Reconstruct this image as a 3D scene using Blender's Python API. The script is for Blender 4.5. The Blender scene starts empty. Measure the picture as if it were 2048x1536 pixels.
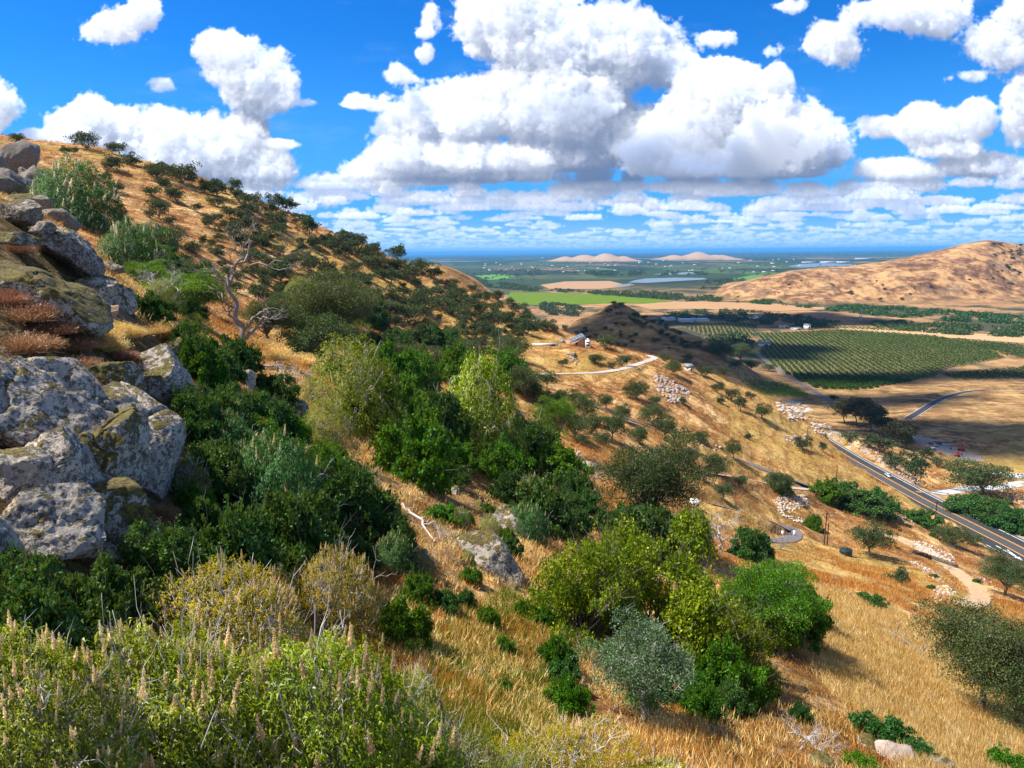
import bpy, math, random
import numpy as np
from mathutils import Vector, Matrix

# ------------------------------------------------------------------ camera, world, sun, exposure
scene = bpy.context.scene
C = scene.collection
CAMZ = 150.0                       # metres above the valley plain
FOC = 1400.0                       # focal length in pixels of a 2048 wide picture
PITCH = math.atan((768 - 505) / FOC)
ROLL = math.radians(0.6)
cam_data = bpy.data.cameras.new('camera')
cam_data.sensor_width = 36.0
cam_data.lens = 36.0 * FOC / 2048.0
cam_data.clip_start = 0.1
cam_data.clip_end = 400000.0
cam = bpy.data.objects.new('camera', cam_data)
C.objects.link(cam)
scene.camera = cam
cF = np.array([0, math.cos(PITCH), -math.sin(PITCH)])
cU0 = np.array([0, math.sin(PITCH), math.cos(PITCH)])
cR0 = np.array([1.0, 0, 0])
cR = math.cos(ROLL) * cR0 - math.sin(ROLL) * cU0
cU = math.sin(ROLL) * cR0 + math.cos(ROLL) * cU0
cam.matrix_world = Matrix(((cR[0], cU[0], -cF[0], 0), (cR[1], cU[1], -cF[1], 0), (cR[2], cU[2], -cF[2], CAMZ), (0, 0, 0, 1)))

def ray(u, v):
    d = cF + (u - 1024) / FOC * cR + (768 - v) / FOC * cU
    return d
def se(u, v):                      # pixel -> tangent of bearing, tangent of elevation
    d = ray(u, v)
    return d[0] / d[1], d[2] / d[1]
def at(u, v, y):                   # pixel and forward distance -> world point
    s, e = se(u, v)
    return np.array([s * y, y, CAMZ + e * y])
def px(y, n):                      # n pixels at distance y in metres
    return n * y / FOC

SUN_EL = math.radians(57)
SUN_DIR = np.array([-0.985, 0.10, 0.0]); SUN_DIR /= np.linalg.norm(SUN_DIR)
SUN_DIR = SUN_DIR * math.cos(SUN_EL) + np.array([0, 0, math.sin(SUN_EL)])
sd = bpy.data.lights.new('sun', 'SUN')
sd.energy = 5.0
sd.angle = math.radians(0.55)
sd.color = (1.0, 0.94, 0.85)
sun = bpy.data.objects.new('sun', sd)
C.objects.link(sun)
sun.rotation_euler = Vector(SUN_DIR).to_track_quat('Z', 'Y').to_euler()

scene.view_settings.view_transform = 'Standard'
scene.view_settings.look = 'None'
scene.view_settings.exposure = 0.78
scene.view_settings.gamma = 1
scene.cycles.max_bounces = 6
scene.cycles.diffuse_bounces = 3
scene.cycles.glossy_bounces = 2
scene.cycles.transmission_bounces = 4
scene.cycles.transparent_max_bounces = 8
scene.cycles.volume_bounces = 1
scene.cycles.use_denoising = True
scene.cycles.sample_clamp_indirect = 4.0

class G:                           # small helper for writing node trees
    def __init__(s, tree): s.t = tree; s.n = tree.nodes; s.l = tree.links
    def add(s, typ, **kw):
        n = s.n.new(typ)
        for k, v in kw.items(): setattr(n, k, v)
        return n
    def put(s, sock, v):
        if v is None: return
        if isinstance(v, bpy.types.NodeSocket): s.l.new(v, sock)
        elif isinstance(v, (tuple, list)):
            if len(v) == 3 and sock.type == 'RGBA': v = (*v, 1)
            sock.default_value = v
        else: sock.default_value = v
    def m(s, op, a, b=None, c=None, clamp=False):
        n = s.add('ShaderNodeMath', operation=op, use_clamp=clamp)
        s.put(n.inputs[0], a); s.put(n.inputs[1], b); s.put(n.inputs[2], c)
        return n.outputs[0]
    def v(s, op, a, b=None, c=None):
        n = s.add('ShaderNodeVectorMath', operation=op)
        s.put(n.inputs[0], a); s.put(n.inputs[1], b)
        if c is not None: s.put(n.inputs[2], c)
        return n.outputs['Value'] if op in ('LENGTH', 'DOT_PRODUCT', 'DISTANCE') else n.outputs[0]
    def mix(s, f, a, b, typ='MIX'):
        n = s.add('ShaderNodeMix', data_type='RGBA', blend_type=typ)
        s.put(n.inputs[0], f); s.put(n.inputs[6], a); s.put(n.inputs[7], b)
        return n.outputs[2]
    def ramp(s, f, stops, interp='LINEAR'):
        n = s.add('ShaderNodeValToRGB'); r = n.color_ramp; r.interpolation = interp
        while len(r.elements) < len(stops): r.elements.new(0.5)
        for e, (p, c) in zip(r.elements, stops):
            e.position = p; e.color = (*c, 1) if isinstance(c, (tuple, list)) else (c, c, c, 1)
        s.put(n.inputs[0], f); return n.outputs[0]
    def smooth(s, x, a, b, lo=0.0, hi=1.0):
        n = s.add('ShaderNodeMapRange', interpolation_type='SMOOTHSTEP')
        for i, q in enumerate((x, a, b, lo, hi)): s.put(n.inputs[i], q)
        return n.outputs[0]
    def noise(s, vec, scale, detail=4, rough=0.5, dist=0.0, out=0):
        n = s.add('ShaderNodeTexNoise')
        s.put(n.inputs['Vector'], vec)
        for k, q in (('Scale', scale), ('Detail', detail), ('Roughness', rough), ('Distortion', dist)): s.put(n.inputs[k], q)
        return n.outputs[out]
    def voro(s, vec, scale, feature='F1', detail=0, rough=0.5, out=0, rnd=1.0):
        n = s.add('ShaderNodeTexVoronoi', feature=feature)
        s.put(n.inputs['Vector'], vec); s.put(n.inputs['Scale'], scale); s.put(n.inputs['Detail'], detail); s.put(n.inputs['Roughness'], rough); s.put(n.inputs['Randomness'], rnd)
        return n.outputs[out]
    def xyz(s, x=0, y=0, z=0):
        n = s.add('ShaderNodeCombineXYZ'); s.put(n.inputs[0], x); s.put(n.inputs[1], y); s.put(n.inputs[2], z); return n.outputs[0]
    def sep(s, v):
        n = s.add('ShaderNodeSeparateXYZ'); s.put(n.inputs[0], v); return n.outputs

def fade(t): return t * t * (3 - 2 * t)
def lattice(n, seed):
    return np.random.RandomState(seed).rand(n, n, n).astype(np.float32)
_LAT = lattice(64, 5)
def vnoise3(x, y, z):              # smooth value noise, period 64
    xi = np.floor(x).astype(np.int32); yi = np.floor(y).astype(np.int32); zi = np.floor(z).astype(np.int32)
    fx = fade((x - xi).astype(np.float32)); fy = fade((y - yi).astype(np.float32)); fz = fade((z - zi).astype(np.float32))
    x0 = xi & 63; x1 = (xi + 1) & 63; y0 = yi & 63; y1 = (yi + 1) & 63; z0 = zi & 63; z1 = (zi + 1) & 63
    L = _LAT
    a = L[x0, y0, z0] * (1 - fx) + L[x1, y0, z0] * fx
    b = L[x0, y1, z0] * (1 - fx) + L[x1, y1, z0] * fx
    c = L[x0, y0, z1] * (1 - fx) + L[x1, y0, z1] * fx
    d = L[x0, y1, z1] * (1 - fx) + L[x1, y1, z1] * fx
    return (a * (1 - fy) + b * fy) * (1 - fz) + (c * (1 - fy) + d * fy) * fz
def fbm3(x, y, z, octv=4, gain=0.5):
    r = 0; amp = 1.0; tot = 0
    for i in range(octv):
        r = r + amp * vnoise3(x + 17.3 * i, y + 5.1 * i, z + 9.7 * i); tot += amp
        x = x * 2.03; y = y * 2.03; z = z * 2.03; amp *= gain
    return r / tot
def noise_block(n, freq, octv, gain, billow=False):
    """a tileable n^3 block of fractal noise, read back by index"""
    rs = np.random.RandomState(freq * 7 + octv)
    ax = np.arange(n, dtype=np.float32) / n
    out = np.zeros((n, n, n), np.float32); amp = 1.0; tot = 0; f = freq
    for o in range(octv):
        if f > n // 2: break
        L = rs.rand(f, f, f).astype(np.float32)
        c = ax * f; i0 = np.floor(c).astype(int); t = fade(c - i0); i1 = (i0 + 1) % f
        A = L[i0] * (1 - t)[:, None, None] + L[i1] * t[:, None, None]
        A = A[:, i0] * (1 - t)[None, :, None] + A[:, i1] * t[None, :, None]
        A = A[:, :, i0] * (1 - t) + A[:, :, i1] * t
        if billow: A = np.abs(A * 2 - 1) ** 0.75
        out += amp * A; tot += amp; amp *= gain; f *= 2
    return out / tot

def cloud_image():
    """the cumulus clouds of the day, grown as a block of air and lit by the sun; returns (rgba, s0, s1, e0, e1)"""
    U0, U1, V0, V1, ST = -160.0, 2210.0, -130.0, 512.0, 1.7
    nx = int((U1 - U0) / ST); nz = int((V1 - V0) / ST); nk = 46; KS = 4.2 * ST
    rs = np.random.RandomState(11)
    B = [(235,50,75,36,44,1),(292,20,40,26,40,1),(190,62,36,26,28,.8),
         (462,112,74,48,60,1.2),(520,160,72,62,62,1.2),(430,96,44,34,46,1),(552,196,46,36,28,1),
         (-5,215,48,50,46,1.2),(195,255,88,56,66,1.2),(145,268,50,34,50,1.1),(340,285,78,66,80,1.2),(410,310,110,76,70,1.2),(490,270,46,56,60,1.2),(520,345,62,50,44,1),(562,288,46,14,12,.7),(60,280,46,20,24,1),
         (864,36,24,46,36,.62),(852,66,34,18,16,.6),(800,150,34,30,20,.62),(818,160,26,14,12,.6),(728,206,52,26,14,.72),(752,214,34,18,10,.7),(850,110,22,30,30,.55),(330,170,50,26,24,.28),(610,205,40,14,14,.3),
         (1040,30,120,90,120,1.3),(1120,100,130,90,120,1.3),(1230,90,120,70,90,1.1),(1320,126,84,48,60,.9),(1430,76,52,22,28,.6),
         (950,238,150,84,44,1.3),(850,258,80,52,34,1.2),(1090,220,170,100,66,1.3),(1210,260,110,76,50,1.2),(830,318,92,56,30,1.3),(1000,322,170,44,26,1.2),(1140,320,110,40,22,1.2),(760,362,80,40,24,1.2),(655,384,50,36,28,1.1),(890,352,130,26,18,1.1),
         (1450,240,120,110,88,1.5),(1370,300,140,70,48,1.4),(1560,285,124,92,62,1.4),(1462,150,66,42,60,1.4),(1552,172,34,44,50,1.3),(1296,312,56,44,40,1.1),(1640,305,52,44,36,1.2),(1450,335,190,40,22,1.3),
         (1190,350,40,26,18,.9),(1665,90,60,56,44,.85),(1543,103,26,22,20,.62),(1560,96,16,30,20,.58),(1582,14,40,22,16,.62),(1600,8,24,30,20,.6),
         (1745,20,90,34,44,.7),(1860,26,100,46,46,.8),(1992,92,84,56,48,.8),(1935,150,46,20,26,.6),(2040,30,60,60,60,.8),
         (1880,256,84,46,44,1.3),(1952,236,42,42,40,1.2),(1762,254,44,24,20,1),(1845,226,40,26,30,1.1),(2045,215,40,56,70,1.1),(1800,346,84,28,22,1.1),(1960,335,84,28,22,1.1),(1905,300,70,22,20,.9),(2120,120,60,60,50,1),(-90,120,60,50,40,1)]
    # the deck of flat clouds running out to the horizon
    v = 368.0
    while v < 497:
        t = (v - 360) / 140.0
        ru = 66 * (1 - t) ** 1.35 + 5; rt = 21 * (1 - t) ** 1.35 + 1.1
        u = -140 + rs.rand() * 60
        while u < 2200:
            w = ru * (0.55 + 1.1 * rs.rand())
            if rs.rand() < 0.86 - 0.25 * t:
                B.append((u, v + rs.randn() * rt * 0.5, w, rt * (0.7 + 1.0 * rs.rand()), rt * 0.42, 0.85 + 0.5 * rs.rand() - 0.2 * t))
                if rs.rand() < 0.5: B.append((u + w * (rs.rand() - 0.5), v - rt * 0.5, w * 0.4, rt * 1.1, rt * 0.5, 1.0))
            u += w * (1.0 + 1.0 * rs.rand())
        v += rt * 1.0
    F = np.full((nk, nz, nx), -1.0, np.float32)
    for (u, vv, ru, rt, rb, wt) in B:
        if 1330 < u < 1420 and vv < 130: wt *= .8
        small = vv > 366 and rt < 23
        cx = (u - U0) / ST; cz = (vv - V0) / ST
        rk = (ru * 0.55 + rt * 0.5) if not small else ru * 0.5
        ck = nk / 2 + (rs.rand() - 0.5) * 12 + (-7 if 1270 < u < 1680 and 140 < vv < 360 else 6 if 820 < u < 1420 else 0)
        a = ru * 1.08 / ST; bt = rt * 1.08 / ST; bb = rb * 1.08 / ST; dk = max(rk / KS, 1.6)
        x0, x1 = max(0, int(cx - a * 1.6)), min(nx, int(cx + a * 1.6) + 2)
        z0, z1 = max(0, int(cz - bt * 1.7)), min(nz, int(cz + bb * 1.7) + 2)
        k0, k1 = max(0, int(ck - dk * 1.6)), min(nk, int(ck + dk * 1.6) + 2)
        if x1 <= x0 or z1 <= z0: continue
        X = ((np.arange(x0, x1) - cx) / a)[None, None, :]
        Z = (np.arange(z0, z1) - cz); Z = np.where(Z < 0, Z / bt, Z / bb)[None, :, None]
        K = ((np.arange(k0, k1) - ck) / dk)[:, None, None]
        f = ((1 - np.sqrt(X * X + Z * Z + K * K)) * max(wt, .85) - (1 - min(wt, 1)) * .55).astype(np.float32)
        S = F[k0:k1, z0:z1, x0:x1]
        h = np.clip(0.5 + 0.5 * (f - S) / 0.16, 0, 1)
        F[k0:k1, z0:z1, x0:x1] = S * (1 - h) + f * h + 0.16 * h * (1 - h)
    n = 128
    nb = noise_block(n, 4, 5, 0.55, True); nf = noise_block(n, 8, 4, 0.6)
    Ku = (np.arange(nk) * KS); Zv = V0 + np.arange(nz) * ST; Xu = U0 + np.arange(nx) * ST
    def look(blk, period):             # nearest-sample the block; one period in photo pixels
        ki = (Ku / period * n).astype(int) % n; zi = (Zv / period * n).astype(int) % n; xi = (Xu / period * n).astype(int) % n
        return blk[np.ix_(ki, zi, xi)]
    def lerp_look(blk, period):
        def ax(a):
            c = a / period * n; i = np.floor(c).astype(int); return i % n, (i + 1) % n, (c - i).astype(np.float32)
        k0, k1, kt = ax(Ku); z0, z1, zt = ax(Zv); x0, x1, xt = ax(Xu)
        A = blk[k0] * (1 - kt)[:, None, None] + blk[k1] * kt[:, None, None]
        A = A[:, z0] * (1 - zt)[None, :, None] + A[:, z1] * zt[None, :, None]
        return A[:, :, x0] * (1 - xt) + A[:, :, x1] * xt
    lo = np.clip((395 - Zv) / 60, 0.0, 1)[None, :, None].astype(np.float32)      # big billows only in the near clouds
    mb_ = float(nb.mean())
    N = (lerp_look(nb, 620.0) - mb_) * 1.05 * lo
    N += (lerp_look(nb, 210.0) - mb_) * (0.60 * (0.7 + 0.3 * lo))
    N += (lerp_look(nf, 260.0) - 0.5) * 0.9 * lo
    N += (lerp_look(nf, 90.0) - 0.5) * (0.80 - .18 * lo)
    N += (lerp_look(nb, 64.0) - mb_) * (0.95 - 0.62 * lo)
    N += (lerp_look(nf, 34.0) - 0.5) * (0.75 - 0.52 * lo)
    D = F * 1.25 + N
    del N
    dens = np.clip((D - 0.03) * 4.2, 0, 1) * np.clip(F + 1, 0, 1)
    dens *= np.clip((F + 0.55) * 4, 0, 1)
    del D, F
    dens = np.ascontiguousarray(dens)
    # optical depth towards the sun (up, left, a little behind) and straight up
    sig = 0.17
    tau = np.zeros_like(dens); up = np.zeros_like(dens)
    dxs = (-SUN_DIR[0] / SUN_DIR[2]); dks = 0.10
    row = np.zeros((nk, nx), np.float32); ru_ = np.zeros((nk, nx), np.float32)
    xs = np.arange(nx) - dxs
    xi = np.clip(np.floor(xs).astype(int), 0, nx - 2); xt = np.clip(xs - xi, 0, 1).astype(np.float32)
    L = math.sqrt(1 + dxs * dxs)
    for zz in range(nz):
        r = row[:, xi] * (1 - xt) + row[:, xi + 1] * xt
        r = r * (1 - dks) + np.roll(r, 1, 0) * dks
        row = (r + dens[:, zz] * L * ST * sig * (1 if Zv[zz] < 350 else 3.0)) * (0.993 if Zv[zz] < 360 else 0.90)
        tau[:, zz] = row
        ru_ = ((0.98 if Zv[zz] < 360 else 0.88) * ru_ + 0.01 * (np.roll(ru_, 3, 1) + np.roll(ru_, -3, 1))) + dens[:, zz] * ST * sig
        up[:, zz] = ru_
    T = np.ones((nz, nx), np.float32); col = np.zeros((nz, nx, 3), np.float32)
    sunc = np.array([2.05, 1.96, 1.80]); amb = np.array([0.20, 0.46, 1.08]); gnd = np.array([0.06, 0.14, 0.30])
    for k in range(nk):
        d = dens[k]
        a = 1 - np.exp(-d * KS * 0.07)
        t = tau[k]
        s = 0.46 * np.exp(-t * 0.40) + 0.42 * np.exp(-t * 0.10) + 0.10 * np.exp(-t * 0.03)
        am = 0.30 + 0.42 * np.exp(-up[k] * 0.18) + 0.0 * t
        c = s[..., None] * sunc + am[..., None] * amb + 0.35 * gnd
        col += (T * a)[..., None] * c
        T *= 1 - a
    A = 1 - T
    col = col / np.maximum(A, 1e-3)[..., None]
    edge = np.clip(np.minimum(np.arange(nx), nx - 1 - np.arange(nx)) / 30, 0, 1)[None, :] * np.clip(np.arange(nz) / 30, 0, 1)[:, None]
    A = A * edge
    return col.astype(np.float32), A.astype(np.float32), U0, ST, V0, nx, nz
def build_world():
    col, A, U0, ST, V0, nx, nz = cloud_image()
    # resample the block of sky into even steps of bearing and elevation tangents
    s0, s1, e0, e1 = se(U0 + 40, 500)[0], se(U0 + nx * ST - 40, 500)[0], 0.0, se(1024, V0)[1]
    W, H = 2200, 840
    ss = np.linspace(s0, s1, W)[None, :]; ee = np.linspace(e0, e1, H)[:, None]
    ss, ee = np.broadcast_arrays(ss, ee)
    # direction (s,1,e) -> pixel
    X = ss * cR[0] + cR[1] + ee * cR[2]; Y = ss * cU[0] + cU[1] + ee * cU[2]; Z = ss * cF[0] + cF[1] + ee * cF[2]
    u = 1024 + FOC * X / Z; v = 768 - FOC * Y / Z
    fx = np.clip((u - U0) / ST, 0, nx - 1.001); fz = np.clip((v - V0) / ST, 0, nz - 1.001)
    ok = (u > U0) & (u < U0 + nx * ST) & (v > V0) & (v < V0 + nz * ST)
    xi = fx.astype(int); zi = fz.astype(int); tx = (fx - xi)[..., None]; tz = (fz - zi)[..., None]
    src = np.dstack([col * A[..., None], A])
    im = (src[zi, xi] * (1 - tx) + src[zi, xi + 1] * tx) * (1 - tz) + (src[zi + 1, xi] * (1 - tx) + src[zi + 1, xi + 1] * tx) * tz
    im *= ok[..., None]
    im[..., :3] /= np.maximum(im[..., 3:], 1e-3)
    img = bpy.data.images.new('cloud cover', W, H, alpha=True, float_buffer=True)
    img.colorspace_settings.name = 'Linear Rec.709'
    img.alpha_mode = 'CHANNEL_PACKED'
    img.pixels.foreach_set(im.astype(np.float32).ravel())
    img.pack()
    w = bpy.data.worlds.new('World'); scene.world = w; w.use_nodes = True
    g = G(w.node_tree); g.n.clear()
    out = g.add('ShaderNodeOutputWorld'); bg = g.add('ShaderNodeBackground')
    g.l.new(bg.outputs[0], out.inputs[0])
    sky = g.add('ShaderNodeTexSky', sky_type='NISHITA', sun_disc=False, sun_elevation=SUN_EL, altitude=400, air_density=1.0, dust_density=0.4, ozone_density=3.0)
    sky.sun_rotation = math.atan2(SUN_DIR[0], SUN_DIR[1])
    hs = g.add('ShaderNodeHueSaturation'); hs.inputs['Saturation'].default_value = 1.4
    g.l.new(sky.outputs[0], hs.inputs['Color'])
    d = g.add('ShaderNodeTexCoord').outputs['Generated']
    x, y, z = g.sep(d)
    yy = g.m('MAXIMUM', y, 0.15)
    s = g.m('DIVIDE', x, yy); e = g.m('DIVIDE', z, yy)
    K = 0.165
    k = g.v('MULTIPLY', hs.outputs[0], (K * 0.30, K * 0.92, K * 1.40))
    hz = g.smooth(e, 0.0, 0.30, 0.85, 0.0)
    k = g.mix(hz, k, (0.12, 0.56, 1.35))
    tex = g.add('ShaderNodeTexImage', image=img, extension='CLIP', interpolation='Cubic')
    g.put(tex.inputs[0], g.xyz(g.m('DIVIDE', g.m('SUBTRACT', s, s0), s1 - s0), g.m('DIVIDE', g.m('SUBTRACT', e, e0), e1 - e0), 0))
    a = g.m('MULTIPLY', tex.outputs[1], g.smooth(y, 0.15, 0.3))
    veil = g.smooth(g.noise(g.xyz(g.m('MULTIPLY', s, 1.4), g.m('MULTIPLY', e, 5), 0), 3.0, 5, 0.6), 0.52, 0.9, 0.0, 0.5)
    k = g.mix(veil, k, (0.6, 0.9, 1.4))
    c = g.mix(a, k, tex.outputs[0])
    # broken cloud over the rest of the sky, overhead and behind
    oth = g.m('MAXIMUM', g.smooth(z, 0.50, 0.66), g.smooth(y, 0.15, -0.1))
    oc = g.smooth(g.noise(g.v('MULTIPLY', d, (1, 1, 1.6)), 2.6, 5, 0.58), 0.44, 0.56)
    c = g.mix(g.m('MULTIPLY', oth, oc), c, (0.55, 0.55, 0.55))
    hz2 = g.smooth(e, -0.002, 0.06, 0.85, 0.0)
    c = g.mix(hz2, c, (0.60, 0.98, 1.52))
    g.l.new(c, bg.inputs[0]); bg.inputs[1].default_value = 0.44
    w.cycles.sampling_method = 'MANUAL'; w.cycles.sample_map_resolution = 512
build_world()
# ------------------------------------------------------------------ the lie of the land
LAYERS = {   # forward distance: [(column, row where the bare ground stands)]
 3.5: [(-500, 1900), (300, 2350), (1024, 2700), (2048, 2900), (2700, 3000)],
 5: [(-500, 1500), (300, 2000), (1024, 2300), (2048, 2600), (2700, 2700)],
 8: [(-500, 1050), (0, 1330), (300, 1640), (700, 1830), (1024, 1900), (1500, 2000), (2048, 2120), (2700, 2250)],
 11: [(-500, 760), (0, 1080), (300, 1330), (600, 1520), (1024, 1620), (1500, 1720), (2048, 1830), (2700, 1950)],
 15: [(-500, 520), (0, 850), (250, 1060), (500, 1220), (800, 1360), (1024, 1430), (1400, 1520), (1700, 1600), (2048, 1700), (2700, 1850)],
 20: [(-500, 300), (0, 650), (250, 860), (450, 1020), (700, 1170), (950, 1260), (1200, 1370), (1500, 1440), (1800, 1530), (2048, 1600), (2700, 1750)],
 28: [(-500, 180), (0, 490), (200, 660), (400, 830), (600, 960), (800, 1050), (1000, 1150), (1250, 1260), (1500, 1340), (1800, 1430), (2048, 1500), (2700, 1660)],
 40: [(-500, 160), (0, 400), (100, 440), (250, 570), (400, 710), (500, 780), (650, 900), (800, 980), (1000, 1050), (1200, 1140), (1400, 1210), (1600, 1250), (1800, 1330), (2048, 1400), (2700, 1560)],
 60: [(-500, 220), (0, 440), (250, 570), (450, 700), (600, 760), (800, 890), (1000, 980), (1200, 1050), (1400, 1140), (1600, 1185), (1800, 1250), (2048, 1320), (2700, 1470)],
 85: [(-500, 250), (0, 440), (300, 600), (500, 690), (700, 790), (900, 870), (1100, 950), (1250, 1010), (1400, 1090), (1600, 1145), (1800, 1200), (2048, 1260), (2700, 1400)],
 120: [(-500, 230), (0, 420), (300, 560), (500, 650), (700, 740), (900, 810), (1100, 890), (1250, 960), (1400, 1065), (1560, 1115), (1700, 1150), (1850, 1185), (2048, 1225), (2700, 1350)],
 160: [(-500, 200), (0, 400), (300, 530), (500, 620), (700, 700), (900, 765), (1100, 835), (1250, 900), (1400, 985), (1550, 1060), (1690, 1106), (1850, 1130), (2048, 1180), (2700, 1290)],
 200: [(-500, 170), (0, 375), (300, 495), (600, 635), (800, 705), (1000, 765), (1200, 830), (1400, 910), (1550, 985), (1700, 1040), (1850, 1085), (2048, 1140), (2700, 1240)],
 240: [(-500, 140), (0, 345), (300, 460), (600, 600), (800, 670), (1000, 728), (1200, 782), (1400, 852), (1550, 930), (1700, 985), (1850, 1035), (2048, 1093), (2700, 1180)],
 290: [(-500, 110), (0, 310), (300, 415), (600, 550), (800, 630), (1000, 700), (1120, 718), (1250, 738), (1400, 792), (1550, 866), (1700, 930), (1850, 990), (2048, 1040), (2700, 1110)],
 340: [(-500, 80), (0, 285), (200, 325), (400, 395), (600, 490), (800, 580), (1000, 662), (1150, 690), (1300, 712), (1400, 752), (1550, 818), (1650, 872), (1750, 925), (1900, 985), (2048, 1010), (2700, 1050)],
 400: [(-500, 60), (-100, 253), (0, 272), (200, 302), (400, 356), (600, 436), (800, 524), (900, 562), (1000, 602), (1100, 652), (1200, 692), (1300, 710), (1400, 742), (1500, 782), (1600, 822), (1700, 868), (1800, 915), (1900, 945), (2048, 948), (2700, 960)],
 470: [(-500, 90), (0, 300), (200, 335), (400, 395), (600, 475), (800, 555), (1000, 635), (1200, 722), (1300, 748), (1400, 778), (1500, 815), (1600, 845), (1700, 870), (1850, 880), (2048, 880), (2700, 890)],
 570: [(-500, 150), (0, 370), (400, 470), (800, 600), (1000, 680), (1200, 760), (1350, 790), (1500, 822), (1700, 832), (2048, 832), (2700, 840)],
}
FLOOR = {720: 6.0, 900: 0.0, 1200: 0.0, 1700: 0.0}
pts = []
for y_, row_ in LAYERS.items():
    for u_, v_ in row_:
        s_, e_ = se(u_, v_); pts.append((s_, math.log(y_), e_ * y_ / y_))
for y_, z_ in FLOOR.items():
    for u_ in range(-500, 2800, 320):
        s_ = se(u_, 600)[0]; pts.append((s_, math.log(y_), (z_ - CAMZ) / y_))
pts = np.array(pts)
KS_, KT_ = 1.6, 1.0
def _phi(r2): return np.where(r2 > 1e-12, 0.5 * r2 * np.log(np.maximum(r2, 1e-12)), 0)
def _fit(p, lam=0.004):
    X = np.stack([p[:, 0] * KS_, p[:, 1] * KT_], 1); n = len(X)
    d2 = ((X[:, None] - X[None]) ** 2).sum(-1)
    A = np.zeros((n + 3, n + 3)); A[:n, :n] = _phi(d2) + np.eye(n) * lam
    A[:n, n] = 1; A[:n, n + 1:] = X; A[n, :n] = 1; A[n + 1:, :n] = X.T
    b = np.zeros(n + 3); b[:n] = p[:, 2]
    return X, np.linalg.solve(A, b)
_X, _W = _fit(pts)
def rbf(s, t):
    sh = s.shape; s = s.ravel() * KS_; t = t.ravel() * KT_; out = np.empty(len(s))
    n = len(_X)
    for i in range(0, len(s), 20000):
        a = s[i:i + 20000, None]; b = t[i:i + 20000, None]
        d2 = (a - _X[None, :, 0]) ** 2 + (b - _X[None, :, 1]) ** 2
        out[i:i + 20000] = _phi(d2) @ _W[:n] + _W[n] + a[:, 0] * _W[n + 1] + b[:, 0] * _W[n + 2]
    return out.reshape(sh)
def sstep(x, a, b):
    t = np.clip((x - a) / (b - a), 0, 1); return t * t * (3 - 2 * t)
def gauss(x, y, cx, cy, sx, sy, ang=0.0):
    c, s_ = math.cos(ang), math.sin(ang); dx = x - cx; dy = y - cy
    a = (dx * c + dy * s_) / sx; b = (-dx * s_ + dy * c) / sy
    return np.exp(-(a * a + b * b))
def vn2(x, y, seed=0):
    z = np.full_like(x, 7.37 + seed * 3.1); return vnoise3(x, y, z)
def fbm2(x, y, octv=4, seed=0):
    z = np.full_like(x, 3.37 + seed * 5.3); return fbm3(x, y, z, octv)

def hills(x, y):
    h = np.zeros_like(x)
    # the dark hill behind the house
    def pk(u, v, yy, sx, sy, ang=0.0, lo=0.0):
        p = at(u, v, yy); return (p[2] - lo) * gauss(x, y, p[0], p[1], sx, sy, ang)
    rid = (fbm2(x / 60.0, y / 60.0, 4, 2) - 0.5)
    def soft(lst, k=14.0):             # smooth union of several rises
        m_ = np.maximum.reduce(lst); return m_ + np.log(sum(np.exp((q - m_) / k) for q in lst)) * k * sstep(m_, 2, 20)
    a = soft([pk(1232, 612, 860, 66, 130), pk(1275, 636, 840, 66, 120, -0.2), pk(1320, 650, 820, 70, 120, -0.2), pk(1370, 674, 800, 60, 100, -0.2), pk(1180, 640, 830, 66, 120, 0.2), pk(1130, 670, 800, 60, 120, 0.2)], 8.0)
    h = np.maximum(h, a * (1 + 0.30 * rid))
    # pale shoulder behind the wooded ridge
    b = soft([pk(700, 480, 640, 110, 100), pk(860, 530, 640, 60, 90), pk(905, 546, 640, 50, 80), pk(945, 565, 640, 44, 80), pk(985, 596, 640, 34, 70)], 10.0)
    h = np.maximum(h, b)
    # the long golden hill on the right
    sil = [(1380, 602), (1430, 588), (1470, 570), (1520, 556), (1580, 542), (1640, 536), (1700, 533), (1760, 525), (1820, 514), (1880, 500), (1930, 487), (1975, 480), (2010, 484), (2050, 490), (2120, 500), (2250, 480), (2500, 470), (2800, 480)]
    Y0 = 2450.0
    ss_ = np.array([se(u, v)[0] for u, v in sil]); zz = np.array([CAMZ + se(u, v)[1] * Y0 for u, v in sil])
    s = x / np.maximum(y, 1)
    base = 1860 + 120 * (fbm2(s * 9, s * 0 + 1, 3, 4) - 0.5) + np.clip(0.42 - s, 0, 1) * 2200
    top = np.interp(s, ss_, zz, left=-60)
    top = np.maximum(top, -20)
    yy0 = np.maximum(base + 120, Y0 - 250 * np.clip((0.5 - s) * 3, 0, 1))
    up_ = sstep(y, base, yy0) ** 0.85
    dn = 1 - sstep(y, yy0 + 80, yy0 + 1300)
    gul = (np.abs(fbm2(x / 210.0, y / 330.0, 5, 6) - 0.5) * 2 + 0.7 * np.abs(fbm2(x / 70.0, y / 130.0, 4, 16) - 0.5)) * 58 * np.clip(up_ * (1 - up_) * 4, 0, 1)
    r = top * up_ * dn - gul * dn * np.clip(top / 100, 0, 1)
    h = np.maximum(h, r)
    # low bare hills far out on the plain
    for (u, v, yy, sx) in ((1170, 507, 12000, 260), (1130, 511, 12200, 180), (1212, 503, 11600, 210), (1245, 510, 11500, 160), (1395, 501, 12500, 260), (1350, 508, 12400, 220), (1435, 507, 12300, 220)):
        h = np.maximum(h, pk(u, v, yy, sx, 620) * .84)
    return h

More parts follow.
